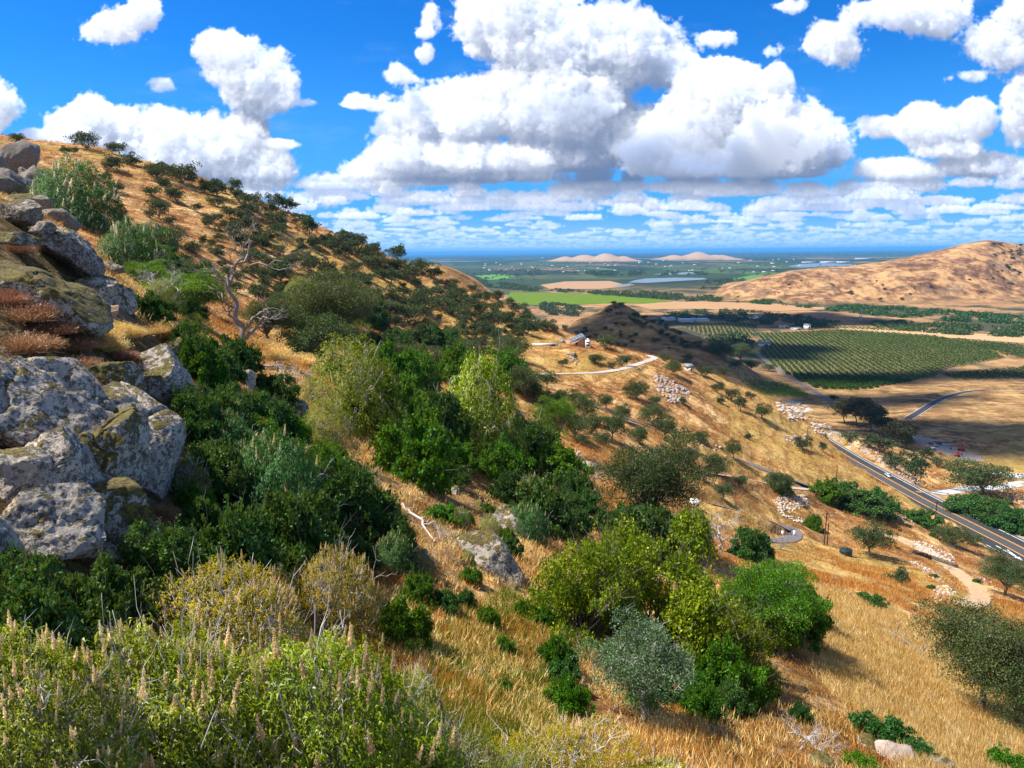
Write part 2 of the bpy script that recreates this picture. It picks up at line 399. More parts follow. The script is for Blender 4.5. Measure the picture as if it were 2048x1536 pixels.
S0, S1, NS = -1.15, 1.15, 1000
T_ = np.concatenate([np.arange(math.log(3.0), math.log(900.0), 0.0078), np.arange(math.log(900.0), math.log(4500), 0.010), np.arange(math.log(4500.0), math.log(150000.0), 0.03)])
S_ = np.linspace(S0, S1, NS)
TT, SS = np.meshgrid(T_, S_, indexing='ij')
YG = np.exp(TT); XG = SS * YG
def base_height():
    near = T_ < math.log(1300)
    z = np.zeros_like(YG)
    # the fitted surface is smooth: solve it on a coarser grid, then interpolate
    tc = np.linspace(T_[0], math.log(1320), 230); sc = np.linspace(S0, S1, 170)
    Tc, Sc = np.meshgrid(tc, sc, indexing='ij')
    Ec = rbf(Sc, Tc)
    ti = np.clip((T_[near] - tc[0]) / (tc[1] - tc[0]), 0, len(tc) - 1.001); si = np.clip((S_ - S0) / (sc[1] - sc[0]), 0, len(sc) - 1.001)
    i = ti.astype(int); j = si.astype(int); a = (ti - i)[:, None]; b = (si - j)[None]
    E = (Ec[np.ix_(i, j)] * (1 - b) + Ec[np.ix_(i, j + 1)] * b) * (1 - a) + (Ec[np.ix_(i + 1, j)] * (1 - b) + Ec[np.ix_(i + 1, j + 1)] * b) * a
    Yn = YG[near]; Xn = XG[near]
    zn = CAMZ + E * Yn
    zn = np.maximum(zn, -2.0)
    f = sstep(Yn, 640, 860)
    zn = zn * (1 - f)
    # knolls, gullies and hummocks
    n1 = fbm2(Xn / 38.0, Yn / 38.0, 4, 1) - 0.5
    n2 = fbm2(Xn / 7.0, Yn / 7.0, 4, 2) - 0.5
    n3 = fbm2(Xn / 1.3, Yn / 1.3, 3, 3) - 0.5
    amp = 1 - f
    zn = zn + amp * (n1 * np.clip(Yn * 0.035, 0, 9) + n2 * np.clip(Yn * 0.03, 0.25, 1.6) + n3 * 0.22)
    z[near] = zn
    z = np.maximum(z, hills(XG, YG))
    return z
ZG = base_height()

def H(x, y):
    x = np.asarray(x, float); y = np.asarray(y, float)
    t = np.log(np.maximum(y, 3.001)); s = x / np.maximum(y, 3.001)
    ti = np.clip(np.interp(t, T_, np.arange(len(T_))), 0, len(T_) - 1.001); si = np.clip((s - S0) / (S1 - S0) * (NS - 1), 0, NS - 1.001)
    i = ti.astype(int); j = si.astype(int); a = ti - i; b = si - j
    return (ZG[i, j] * (1 - b) + ZG[i, j + 1] * b) * (1 - a) + (ZG[i + 1, j] * (1 - b) + ZG[i + 1, j + 1] * b) * a
def hit(u, v, ymin=4.0, ymax=60000.0, yprefer=None):
    """the point of the ground seen at a pixel"""
    s, e = se(u, v)
    ys = np.exp(np.arange(math.log(ymin), math.log(ymax), 0.004))
    d = CAMZ + e * ys - H(s * ys, ys)
    k = np.where(d <= 0)[0]
    if len(k) == 0: y = ymax
    elif k[0] == 0: y = ys[0]
    else:
        i = k[0]; y = ys[i - 1] + (ys[i] - ys[i - 1]) * d[i - 1] / max(d[i - 1] - d[i], 1e-9)
    return np.array([s * y, y, float(H(s * y, y))])
def plain(u, v, z=0.0):
    s, e = se(u, v); y = (z - CAMZ) / min(e, -1e-5); return np.array([s * y, y, z])

# ------------------------------------------------------------------ roads are cut into the land
ROADS = {}
def smooth_line(P, n):
    """a Catmull-Rom line through the points, n even steps"""
    P = np.array(P, float); Q = np.vstack([2 * P[0] - P[1], P, 2 * P[-1] - P[-2]]); out = []
    for i in range(1, len(Q) - 2):
        t = np.linspace(0, 1, 40, endpoint=False)[:, None]
        a, b, c, d = Q[i - 1], Q[i], Q[i + 1], Q[i + 2]
        out.append(0.5 * ((2 * b) + (-a + c) * t + (2 * a - 5 * b + 4 * c - d) * t ** 2 + (-a + 3 * b - 3 * c + d) * t ** 3))
    out = np.vstack(out + [P[-1:]])
    L = np.concatenate([[0], np.cumsum(np.linalg.norm(np.diff(out, axis=0), axis=1))])
    q = np.linspace(0, L[-1], n)
    return np.stack([np.interp(q, L, out[:, k]) for k in range(out.shape[1])], 1)
def road(name, pts, width, shoulder, blend, steps=160, smooth_z=60, below=0.0):
    W = []
    for p in pts:
        W.append(at(*p) if len(p) == 3 else hit(*p))
    ln = smooth_line(W, steps)
    if smooth_z:
        for _ in range(smooth_z): ln[1:-1, 2] = 0.25 * ln[:-2, 2] + 0.5 * ln[1:-1, 2] + 0.25 * ln[2:, 2]
    ROADS[name] = (ln, width)
    # flatten the land under it
    mx, Mx, my, My = ln[:, 0].min() - blend * 2, ln[:, 0].max() + blend * 2, ln[:, 1].min() - blend * 2, ln[:, 1].max() + blend * 2
    sel = np.where((XG > mx) & (XG < Mx) & (YG > my) & (YG < My))
    X = XG[sel]; Y = YG[sel]
    best = np.full(len(X), 1e9); bz = np.zeros(len(X))
    A = ln[:-1]; Bq = ln[1:]
    for a, b in zip(A, Bq):
        d = b[:2] - a[:2]; l2 = (d ** 2).sum() + 1e-9
        near = np.abs(X - a[0]) + np.abs(Y - a[1]) < (blend * 3 + 40)
        if not near.any(): continue
        xx = X[near]; yy = Y[near]
        t = np.clip(((xx - a[0]) * d[0] + (yy - a[1]) * d[1]) / l2, 0, 1)
        dist = np.hypot(xx - a[0] - d[0] * t, yy - a[1] - d[1] * t)
        zz = a[2] + (b[2] - a[2]) * t
        bb = best[near]; better = dist < bb
        bb[better] = dist[better]; best[near] = bb
        q = bz[near]; q[better] = zz[better]; bz[near] = q
    w = 1 - sstep(best, width / 2 + shoulder, width / 2 + shoulder + blend)
    ZG[sel] = ZG[sel] * (1 - w) + (bz - below) * w
def P_(u, v): q = plain(u, v, 0.3); return (u, v, q[1])
def Hn(u, v, ymin=100): q = hit(u, v, ymin); return (u, v, q[1])
road('highway', [(2150, 1166, 215), (2048, 1106, 238), (1950, 1056, 262), (1850, 1005, 292), (1758, 954, 335), (1700, 921, 372), (1655, 893, 412), (1618, 868, 460)], 16.5, 2.0, 9.0, 200)
_h = ROADS['highway'][0]; _n = _h[_h[:, 1] < 345]; _t = np.gradient(_n[:, :2], axis=0); _t /= np.linalg.norm(_t, axis=1)[:, None]
def flatten(ln, width, blend):
    X0, X1, Y0_, Y1_ = ln[:, 0].min() - 30, ln[:, 0].max() + 30, ln[:, 1].min() - 30, ln[:, 1].max() + 30
    sel = np.where((XG > X0) & (XG < X1) & (YG > Y0_) & (YG < Y1_)); X = XG[sel]; Y = YG[sel]
    d = np.full(len(X), 1e9); z = np.zeros(len(X))
    for q in ln:
        r = np.hypot(X - q[0], Y - q[1]); b = r < d; d[b] = r[b]; z[b] = q[2]
    w = 1 - sstep(d, width / 2, width / 2 + blend); ZG[sel] = ZG[sel] * (1 - w) + z * w
_off = _n.copy(); _off[:, :2] -= np.stack([_t[:, 1], -_t[:, 0]], 1) * 11.0
flatten(smooth_line(_off, 260), 17, 6.0)
road('highway far', [P_(1374, 722), P_(1390, 708), P_(1404, 694), P_(1408, 686), P_(1396, 678), P_(1376, 670)], 13, 1.0, 12.0, 80)
road('farm road', [Hn(1668, 806, 500), Hn(1620, 778, 500), P_(1560, 742), P_(1520, 712), P_(1500, 690)], 7, 1.0, 6.0, 80)
road('valley road', [Hn(1815, 838, 500), Hn(1845, 820, 500), Hn(1885, 797, 500), P_(1930, 785), P_(1990, 780), P_(2060, 778), P_(2200, 776)], 8, 1.0, 6.0, 120)
road('house drive', [(1030, 750), (1090, 749), (1150, 748), (1200, 746), (1245, 738), (1285, 726), (1308, 717), (1296, 711)], 3.4, 0.5, 3.0, 120)
road('lower road', [Hn(1180, 812), Hn(1215, 822), Hn(1270, 843), Hn(1340, 868), Hn(1410, 893), Hn(1480, 921), Hn(1540, 944), Hn(1600, 966), Hn(1625, 975)], 4.4, 1.6, 4.0, 140, 30)
road('lower track', [Hn(1430, 950), Hn(1480, 956), Hn(1530, 967), Hn(1580, 976), Hn(1630, 981)], 3.4, 0.6, 4.0, 60, 12)
road('gate road', [Hn(1420, 1008), Hn(1470, 1020), Hn(1520, 1036), Hn(1560, 1052), Hn(1588, 1066), Hn(1582, 1079), Hn(1545, 1083), Hn(1500, 1079)], 3.4, 0.4, 3.5, 120, 12)
road('gravel track', [(1745, 1064), (1790, 1078), (1840, 1100), (1890, 1128), (1930, 1158), (1960, 1190), (1930, 1215)], 3.6, 0.5, 2.5, 120)
road('pale road', [Hn(1870, 987, 300), Hn(1920, 982, 300), Hn(1980, 975, 300), Hn(2060, 966, 300), Hn(2160, 955, 300)], 8.5, 1.0, 5.0, 80)
road('upper pale road', [Hn(1975, 945, 300), Hn(2020, 950, 300), Hn(2080, 955, 300), Hn(2180, 960, 300)], 10, 1.0, 5.0, 60)
# ------------------------------------------------------------------ mesh and object helpers
class MB:
    """collects vertices and faces for ONE mesh"""
    def __init__(s): s.v = []; s.q = []; s.t = []; s.n = 0
    def add(s, v, q=None, t=None):
        v = np.asarray(v, np.float32)
        if q is not None and len(q): s.q.append(np.asarray(q, np.int64) + s.n)
        if t is not None and len(t): s.t.append(np.asarray(t, np.int64) + s.n)
        s.v.append(v); s.n += len(v)
    def mesh(s, name, smooth=False):
        me = bpy.data.meshes.new(name)
        v = np.concatenate(s.v) if s.v else np.zeros((0, 3), np.float32)
        q = np.concatenate(s.q) if s.q else np.zeros((0, 4), np.int64); t = np.concatenate(s.t) if s.t else np.zeros((0, 3), np.int64)
        me.vertices.add(len(v)); me.vertices.foreach_set('co', v.astype(np.float32).ravel())
        li = np.concatenate([q.ravel(), t.ravel()]).astype(np.int32)
        me.loops.add(len(li)); me.loops.foreach_set('vertex_index', li)
        ls = np.concatenate([np.arange(len(q)) * 4, len(q) * 4 + np.arange(len(t)) * 3]).astype(np.int32)
        me.polygons.add(len(ls)); me.polygons.foreach_set('loop_start', ls)
        if smooth: me.polygons.foreach_set('use_smooth', np.ones(len(ls), bool))
        me.update(calc_edges=True)
        return me
def link(name, me, mat=None, parent=None):
    if mat is not None and len(me.materials) == 0: me.materials.append(mat)
    o = bpy.data.objects.new(name, me); C.objects.link(o)
    if parent is not None: o.parent = parent
    return o
def build(mb, name, mat, parent=None, smooth=False): return link(name, mb.mesh(name, smooth), mat, parent)
def tag(o, label=None, cat=None, group=None, kind=None):
    if label: o['label'] = label
    if cat: o['category'] = cat
    if group: o['group'] = group
    if kind: o['kind'] = kind
    return o
def empty(name, loc, label=None, cat=None, group=None, rz=0.0):
    o = bpy.data.objects.new(name, None); C.objects.link(o); o.location = [float(a) for a in loc]; o.rotation_euler = (0, 0, rz)
    o.empty_display_size = 0.3
    return tag(o, label, cat, group)
def copy_tree(o, parent=None):
    c = o.copy(); C.objects.link(c); c.parent = parent
    for ch in [k for k in KIDS.get(o.name, [])]: copy_tree(ch, c)
    return c
KIDS = {}
def kid(parent, ch): KIDS.setdefault(parent.name, []).append(ch); return ch
USED = set()
MARKS = [(290,905,'the tall granite buttress'),(322,765,'the leaning granite slab'),(492,776,'the slim pale rock'),(560,980,'the spiked shaded buckeye'),(450,1150,'the gold tinged bushes'),(700,1070,'the left bank of the dry gully'),(606,838,'the steep striped slab'),(494,640,'the crooked bare tree'),
 (335,600,'the white limbed bare tree'),(650,620,'the large gully oak'),(705,780,'the olive buckeye full of twigs'),(955,820,'the bright light green bush'),(825,920,'the rounded green bush'),(1012,1062,'the pale rounded boulder'),(1130,948,'the slanting outcrop'),(1300,970,'the big olive oak'),
 (1440,1050,'the half dead oak'),(1310,1170,'the largest yellow green bush'),(1290,1340,'the blue grey oak'),(1336,775,'the large pale outcrop'),(1380,736,'the small white shed'),(1155,690,'the brick house'),(1250,737,'the pale driveway'),(1340,868,'the middle of the lane'),(1200,820,'the upper end of the lane'),
 (1500,930,'the lower end of the lane'),(1570,990,'the white rubble spill'),(1691,1104,'the water tank'),(1651,1050,'the tall utility pole'),(1870,1110,'the rubble heap by the stone wall'),(1588,820,'the smooth cut rock'),(1740,1060,'the open crowned knoll oak'),(1800,1150,'the leaning bank oak'),(60,580,'the wide mossy slab'),
 (192,583,'the large square boulder'),(52,760,'the huge granite dome'),(28,322,'the topmost boulder'),(165,400,'the cream flowered bush'),(40,400,'the mossy ledge'),(230,690,'the top of the leaning slab'),(560,715,'the fallen grey branches'),(300,1050,'the buttress foot'),(436,380,'the ragged crest oak'),(318,348,'the broad crest oak'),
 (780,650,'the bare orange bank'),(880,560,'the lower wooded slope'),(1450,820,'the small planted block')]
def where(u, v, what, small=None):
    k = min(MARKS, key=lambda q: (q[0] - u) ** 2 + (q[1] - v) ** 2)[2]
    return (small + ' ' if small else '') + what + ' nearest ' + k
def place(proto, loc, scale=(1, 1, 1), rz=0.0, label=None, cat=None, group=None, tilt=(0, 0), name=None):
    """the first placing moves the thing itself, later ones copy it and its parts"""
    o = proto if proto.name not in USED else copy_tree(proto)
    USED.add(proto.name)
    if name and o is not proto: o.name = name
    if isinstance(scale, (int, float)): scale = (scale,) * 3
    o.location = [float(a) for a in loc]; o.scale = scale; o.rotation_euler = (tilt[0], tilt[1], rz)
    return tag(o, label, cat, group)

def tube(mb, P, R, n=6):
    P = np.asarray(P, float); R = np.asarray(R, float); m = len(P)
    T = np.gradient(P, axis=0); T /= np.linalg.norm(T, axis=1)[:, None] + 1e-9
    ref = np.where(np.abs(T[:, 2:3]) > 0.9, np.array([[1.0, 0, 0]]), np.array([[0, 0, 1.0]]))
    A = np.cross(T, ref); A /= np.linalg.norm(A, axis=1)[:, None] + 1e-9; B = np.cross(T, A)
    th = np.linspace(0, 2 * np.pi, n, endpoint=False)
    V = P[:, None] + R[:, None, None] * (np.cos(th)[None, :, None] * A[:, None] + np.sin(th)[None, :, None] * B[:, None])
    i = np.arange(m - 1)[:, None] * n; j = np.arange(n)[None]; k = (j + 1) % n
    q = np.stack([i + j, i + k, i + n + k, i + n + j], -1).reshape(-1, 4)
    V = V.reshape(-1, 3)
    caps = np.array([[m * n - n + a for a in (0, 1, 2)]]) if n == 3 else None
    mb.add(V, q, caps)
def wig(rs, a, b, k=5, w=0.15, sag=0.0):
    t = np.linspace(0, 1, k)[:, None]; a = np.asarray(a, float); b = np.asarray(b, float)
    L = np.linalg.norm(b - a); P = a + (b - a) * t
    off = rs.randn(k, 3) * w * L * 0.35 * np.sin(np.pi * t); off[:, 2] += -sag * L * (np.sin(np.pi * t[:, 0]))
    return P + off
def box(mb, c, s, rz=0.0, taper=1.0):
    x, y, z = s[0] / 2, s[1] / 2, s[2] / 2
    v = np.array([[-x, -y, -z], [x, -y, -z], [x, y, -z], [-x, y, -z], [-x * taper, -y * taper, z], [x * taper, -y * taper, z], [x * taper, y * taper, z], [-x * taper, y * taper, z]])
    c_, s_ = math.cos(rz), math.sin(rz); v = v @ np.array([[c_, s_, 0], [-s_, c_, 0], [0, 0, 1]]) + np.asarray(c)
    mb.add(v, [[0, 3, 2, 1], [4, 5, 6, 7], [0, 1, 5, 4], [1, 2, 6, 5], [2, 3, 7, 6], [3, 0, 4, 7]])
def unit(v): return v / (np.linalg.norm(v, axis=-1, keepdims=True) + 1e-9)
def leaves(mb, P, D, Nn, L, W, bend=0.0):
    """rhombus leaves: base P, direction D, side from normal Nn, length L, width W (arrays)"""
    n = len(P); D = unit(D); S = unit(np.cross(D, Nn)); L = np.broadcast_to(L, n)[:, None]; W = np.broadcast_to(W, n)[:, None]
    U = np.cross(S, D)
    a = P; b = P + D * L * 0.45 + S * W * 0.5; c = P + D * L - U * L * bend; d = P + D * L * 0.45 - S * W * 0.5
    V = np.stack([a, b, c, d], 1).reshape(-1, 3)
    i = np.arange(n)[:, None] * 4
    mb.add(V, i + np.array([[0, 1, 2, 3]]))
def rand_dirs(rs, n): return unit(rs.randn(n, 3))
def blob_points(rs, lobes, n, shell=0.55):
    """points spread through the outer part of a set of ellipsoid lobes; returns points and outward directions"""
    w = np.array([(r[0] * r[1] * r[2]) ** (2 / 3) for c, r in lobes]); k = rs.choice(len(lobes), n, p=w / w.sum())
    c = np.array([q[0] for q in lobes])[k]; r = np.array([q[1] for q in lobes])[k]
    d = rand_dirs(rs, n); d[:, 2] = np.where(d[:, 2] < -0.25, -d[:, 2], d[:, 2])
    rad = (shell + (1 - shell) * rs.rand(n) ** 0.6)[:, None] * (1 + 0.10 * rs.randn(n))[:, None]
    return c + d * r * rad, d

# ------------------------------------------------------------------ materials
def mat(name):
    m = bpy.data.materials.new(name); m.use_nodes = True; g = G(m.node_tree)
    return m, g, m.node_tree.nodes['Principled BSDF']
def simple(name, col, rough=0.8, metal=0.0, var=0.12, scale=3.0, bump=0.0):
    m, g, b = mat(name)
    p = g.add('ShaderNodeNewGeometry').outputs['Position']
    n = g.noise(p, scale, 4, 0.6)
    c = g.mix(n, tuple(max(0, a * (1 - var * 2)) for a in col), tuple(min(1, a * (1 + var * 1.5)) for a in col))
    g.put(b.inputs['Base Color'], c); b.inputs['Roughness'].default_value = rough; b.inputs['Metallic'].default_value = metal
    if bump:
        bp = g.add('ShaderNodeBump'); bp.inputs['Distance'].default_value = bump; g.put(bp.inputs['Height'], n); g.l.new(bp.outputs[0], b.inputs['Normal'])
    return m
def leafmat(name, c1, c2, c3=None, trans=0.30, rough=0.55, hue=0.06):
    """leaf colours vary from leaf to leaf and from plant to plant"""
    m = bpy.data.materials.new(name); m.use_nodes = True; g = G(m.node_tree); g.n.clear()
    out = g.add('ShaderNodeOutputMaterial')
    geo = g.add('ShaderNodeNewGeometry'); oi = g.add('ShaderNodeObjectInfo')
    n = g.smooth(g.noise(geo.outputs['Position'], 1.1, 4, 0.65), 0.30, 0.70)
    f = g.m('ADD', g.m('MULTIPLY', geo.outputs['Random Per Island'], 0.62), g.m('MULTIPLY', n, 0.46), clamp=True)
    stops = [(0.15, c1), (0.75, c2)] + ([(0.97, c3)] if c3 else [])
    c = g.ramp(f, stops)
    hs = g.add('ShaderNodeHueSaturation'); hs.inputs['Saturation'].default_value = 1.12
    g.put(hs.inputs['Hue'], g.m('MULTIPLY_ADD', oi.outputs['Random'], hue, 0.5 - hue / 2))
    g.put(hs.inputs['Value'], g.m('MULTIPLY_ADD', g.m('FRACT', g.m('MULTIPLY', oi.outputs['Random'], 7.31)), 0.4, 0.8)); g.put(hs.inputs['Color'], c)
    d = g.add('ShaderNodeBsdfDiffuse'); t = g.add('ShaderNodeBsdfTranslucent'); gl = g.add('ShaderNodeBsdfGlossy'); gl.inputs['Roughness'].default_value = rough
    gl.inputs['Color'].default_value = (0.8, 0.85, 0.8, 1)
    g.put(d.inputs['Color'], hs.outputs[0]); g.put(t.inputs['Color'], g.mix(0.5, hs.outputs[0], (0.30, 0.36, 0.02)) if 'leaves' in name else hs.outputs[0])
    m1 = g.add('ShaderNodeMixShader'); m1.inputs[0].default_value = trans; g.l.new(d.outputs[0], m1.inputs[1]); g.l.new(t.outputs[0], m1.inputs[2])
    m2 = g.add('ShaderNodeMixShader'); m2.inputs[0].default_value = 0.022; g.l.new(m1.outputs[0], m2.inputs[1]); g.l.new(gl.outputs[0], m2.inputs[2])
    g.l.new(m2.outputs[0], out.inputs[0])
    return m
M = {}
M['bark'] = simple('grey bark', (0.17, 0.14, 0.115), 0.9, var=0.3, scale=14, bump=0.02)
M['pale_twig'] = simple('bleached wood', (0.52, 0.49, 0.46), 0.8, var=0.18, scale=9, bump=0.01)
M['brown_twig'] = simple('weathered wood', (0.27, 0.235, 0.205), 0.85, var=0.3, scale=9, bump=0.01)
M['oak'] = leafmat('oak leaves', (0.030, 0.052, 0.020), (0.075, 0.110, 0.040), (0.15, 0.17, 0.08), 0.18)
M['oak_far'] = leafmat('oak leaves seen far', (0.028, 0.048, 0.022), (0.075, 0.100, 0.045), (0.14, 0.16, 0.08), 0.12)
M['blue_oak'] = leafmat('blue oak leaves', (0.035, 0.080, 0.036), (0.105, 0.175, 0.090), (0.22, 0.30, 0.18), 0.22)
M['lime_oak'] = leafmat('yellow green oak leaves', (0.045, 0.090, 0.005), (0.19, 0.255, 0.012), (0.44, 0.46, 0.06), 0.32, hue=0.03)
M['buckeye'] = leafmat('buckeye leaves', (0.050, 0.095, 0.006), (0.27, 0.33, 0.018), (0.70, 0.68, 0.20), 0.30, 0.42, hue=0.03)
M['buckeye_gold'] = leafmat('yellowing buckeye leaves', (0.11, 0.10, 0.008), (0.34, 0.28, 0.022), (0.60, 0.42, 0.09), 0.30, 0.42, hue=0.03)
M['green'] = leafmat('fresh green leaves', (0.028, 0.100, 0.012), (0.085, 0.225, 0.022), (0.20, 0.36, 0.07), 0.30, hue=0.04)
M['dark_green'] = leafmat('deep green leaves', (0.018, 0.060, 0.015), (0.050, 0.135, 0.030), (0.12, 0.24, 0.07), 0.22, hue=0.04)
M['olive'] = leafmat('olive leaves', (0.060, 0.085, 0.008), (0.17, 0.205, 0.020), (0.34, 0.34, 0.07), 0.28, hue=0.03)
M['eucalyptus'] = leafmat('eucalyptus leaves', (0.035, 0.040, 0.022), (0.10, 0.095, 0.050), (0.16, 0.14, 0.08), 0.15)
M['citrus'] = leafmat('citrus leaves', (0.014, 0.045, 0.006), (0.045, 0.105, 0.010), (0.12, 0.20, 0.02), 0.2, hue=0.02)
M['woods'] = leafmat('river woodland leaves', (0.028, 0.060, 0.018), (0.075, 0.125, 0.04), (0.15, 0.20, 0.07), 0.15)
M['spike'] = leafmat('faded flower spikes', (0.72, 0.54, 0.30), (0.94, 0.80, 0.52), (1.0, 0.94, 0.80), 0.45, hue=0.02)
M['spike_white'] = leafmat('cream flower spikes', (0.76, 0.68, 0.48), (0.94, 0.88, 0.70), (0.98, 0.94, 0.82), 0.40, hue=0.02)
M['ledge'] = leafmat('dry fern brush', (0.20, 0.10, 0.055), (0.45, 0.26, 0.16), (0.66, 0.46, 0.32), 0.2, hue=0.02)
M['straw'] = leafmat('dry straw', (0.48, 0.30, 0.10), (0.86, 0.64, 0.28), (0.98, 0.88, 0.56), 0.25, hue=0.02)
M['rust'] = leafmat('dry brown brush', (0.28, 0.11, 0.035), (0.58, 0.27, 0.09), (0.80, 0.50, 0.24), 0.2, hue=0.02)

def rock_material(name, base, dark, moss, tan=0.3, sc=1.0, mossc=(0.150, 0.125, 0.014)):
    m, g, b = mat(name)
    geo = g.add('ShaderNodeNewGeometry'); p = geo.outputs['Position']; nz = g.sep(geo.outputs['Normal'])[2]
    oi = g.add('ShaderNodeObjectInfo').outputs['Random']
    p = g.v('ADD', p, g.xyz(g.m('MULTIPLY', oi, 31.0), 0, g.m('MULTIPLY', oi, 11.0)))
    big = g.noise(p, 0.7 * sc, 5, 0.6); fine = g.noise(p, 9.0 * sc, 6, 0.72); mid = g.noise(p, 3.2 * sc, 5, 0.65, 0.4)
    c = g.mix(g.smooth(big, 0.35, 0.68), tuple(a * 0.72 for a in base), tuple(min(a * 1.25, 1) for a in base))
    c = g.mix(g.smooth(g.noise(g.v('ADD', p, (9, 3, 1)), 0.8 * sc, 3, 0.5), 0.62, 0.75, 0, tan), c, (0.46, 0.33, 0.20))
    c = g.mix(g.smooth(g.m('ADD', g.m('MULTIPLY', fine, 0.75), g.m('ADD', g.m('MULTIPLY', mid, 0.35), g.m('MULTIPLY', big, 0.25))), 0.665 + (.8 - dark) * 0.25, 0.74 + (.8 - dark) * 0.25, 0, .85), c, (0.050, 0.043, 0.036))
    c = g.mix(g.smooth(g.noise(g.v('ADD', p, (2, 9, 5)), 13 * sc, 4, 0.6), 0.60, 0.68, 0, 0.6), c, (0.60, 0.60, 0.56))
    st = g.noise(g.v('MULTIPLY', p, (1.2, 1.2, 0.22)), 2.2 * sc, 4, 0.6)
    c = g.mix(g.smooth(st, 0.58, 0.70, 0, 0.55 * dark), c, (0.10, 0.09, 0.08))
    mm = g.m('ADD', g.m('MULTIPLY', nz, 0.34), g.m('ADD', g.m('MULTIPLY', mid, 0.7), g.m('MULTIPLY', big, 0.5)))
    mm = g.smooth(mm, 1.12 - moss * 0.45, 1.20 - moss * 0.45)
    mc = g.mix(g.smooth(fine, 0.42, 0.6), (0.055, 0.038, 0.014), mossc)
    c = g.mix(mm, c, mc)
    g.put(b.inputs['Base Color'], c); b.inputs['Roughness'].default_value = 0.93
    bp = g.add('ShaderNodeBump'); bp.inputs['Distance'].default_value = 0.06 / sc; bp.inputs['Strength'].default_value = 1.0
    hgt = g.m('ADD', g.m('MULTIPLY', fine, 0.6), g.m('ADD', mid, g.m('MULTIPLY', mm, 0.4)))
    g.put(bp.inputs['Height'], hgt); g.l.new(bp.outputs[0], b.inputs['Normal'])
    return m
M['granite'] = rock_material('lichened granite', (0.43, 0.37, 0.30), 0.86, 0.62, 0.7)
M['mossy'] = rock_material('mossy granite', (0.43, 0.38, 0.31), 0.90, 1.0, 0.5)
M['pale_rock'] = rock_material('pale weathered rock', (0.40, 0.31, 0.25), 0.55, 0.0, 0.5, 0.5)
M['rubble'] = rock_material('pale broken rock', (0.52, 0.44, 0.36), 0.40, 0.0, 0.3, 0.9)

import bmesh
def _ico(sub):
    bm = bmesh.new(); bmesh.ops.create_icosphere(bm, subdivisions=sub, radius=1.0)
    v = np.array([w.co[:] for w in bm.verts]); t = np.array([[w.index for w in f.verts] for f in bm.faces]); bm.free(); return v, t
ICO = {}
def ico(sub):
    if sub not in ICO: ICO[sub] = _ico(sub)
    return ICO[sub]
def rock_shape(seed, dims, sub=5, cuts=9, rough=0.10, cutd=0.80, crack=0.0, boxy=0.0):
    rs = np.random.RandomState(seed); v, t = ico(sub); v = v.copy()
    if boxy: v = v / (np.abs(v) ** 4).sum(1, keepdims=True) ** (0.25 * boxy)
    for _ in range(cuts):
        n = unit(rs.randn(3)); d = cutd * (0.70 + 0.36 * rs.rand()); k = np.maximum(v @ n - d, 0); v -= (k * 0.92)[:, None] * n
    v = v * np.array(dims)
    m = float(np.mean(dims)); o = rs.rand(3) * 40
    def f(sc, octv): q = v / sc + o; return fbm3(q[:, 0], q[:, 1], q[:, 2], octv) - 0.5
    nrm = unit(v / np.array(dims) ** 2)
    r1 = f(m * 0.55, 3); r2 = f(m * 0.2, 4)
    d = f(m * 0.9, 3) * rough * 2.4 + (0.16 - np.abs(r1)) * rough * 1.6 + np.round(f(m * 0.45, 2) * 9) / 9 * rough * 1.0 - np.abs(r2) * rough * 1.1 + f(m * 0.08, 3) * rough * 0.5
    if crack:
        c = np.abs(f(m * 0.7, 2)); d -= 1.5 * crack * np.exp(-(c / 0.022) ** 2)
        c = np.abs(f(m * 0.55, 2)); d -= crack * 0.6 * np.exp(-(c / 0.014) ** 2)
    return v + nrm * (d * m)[:, None], t
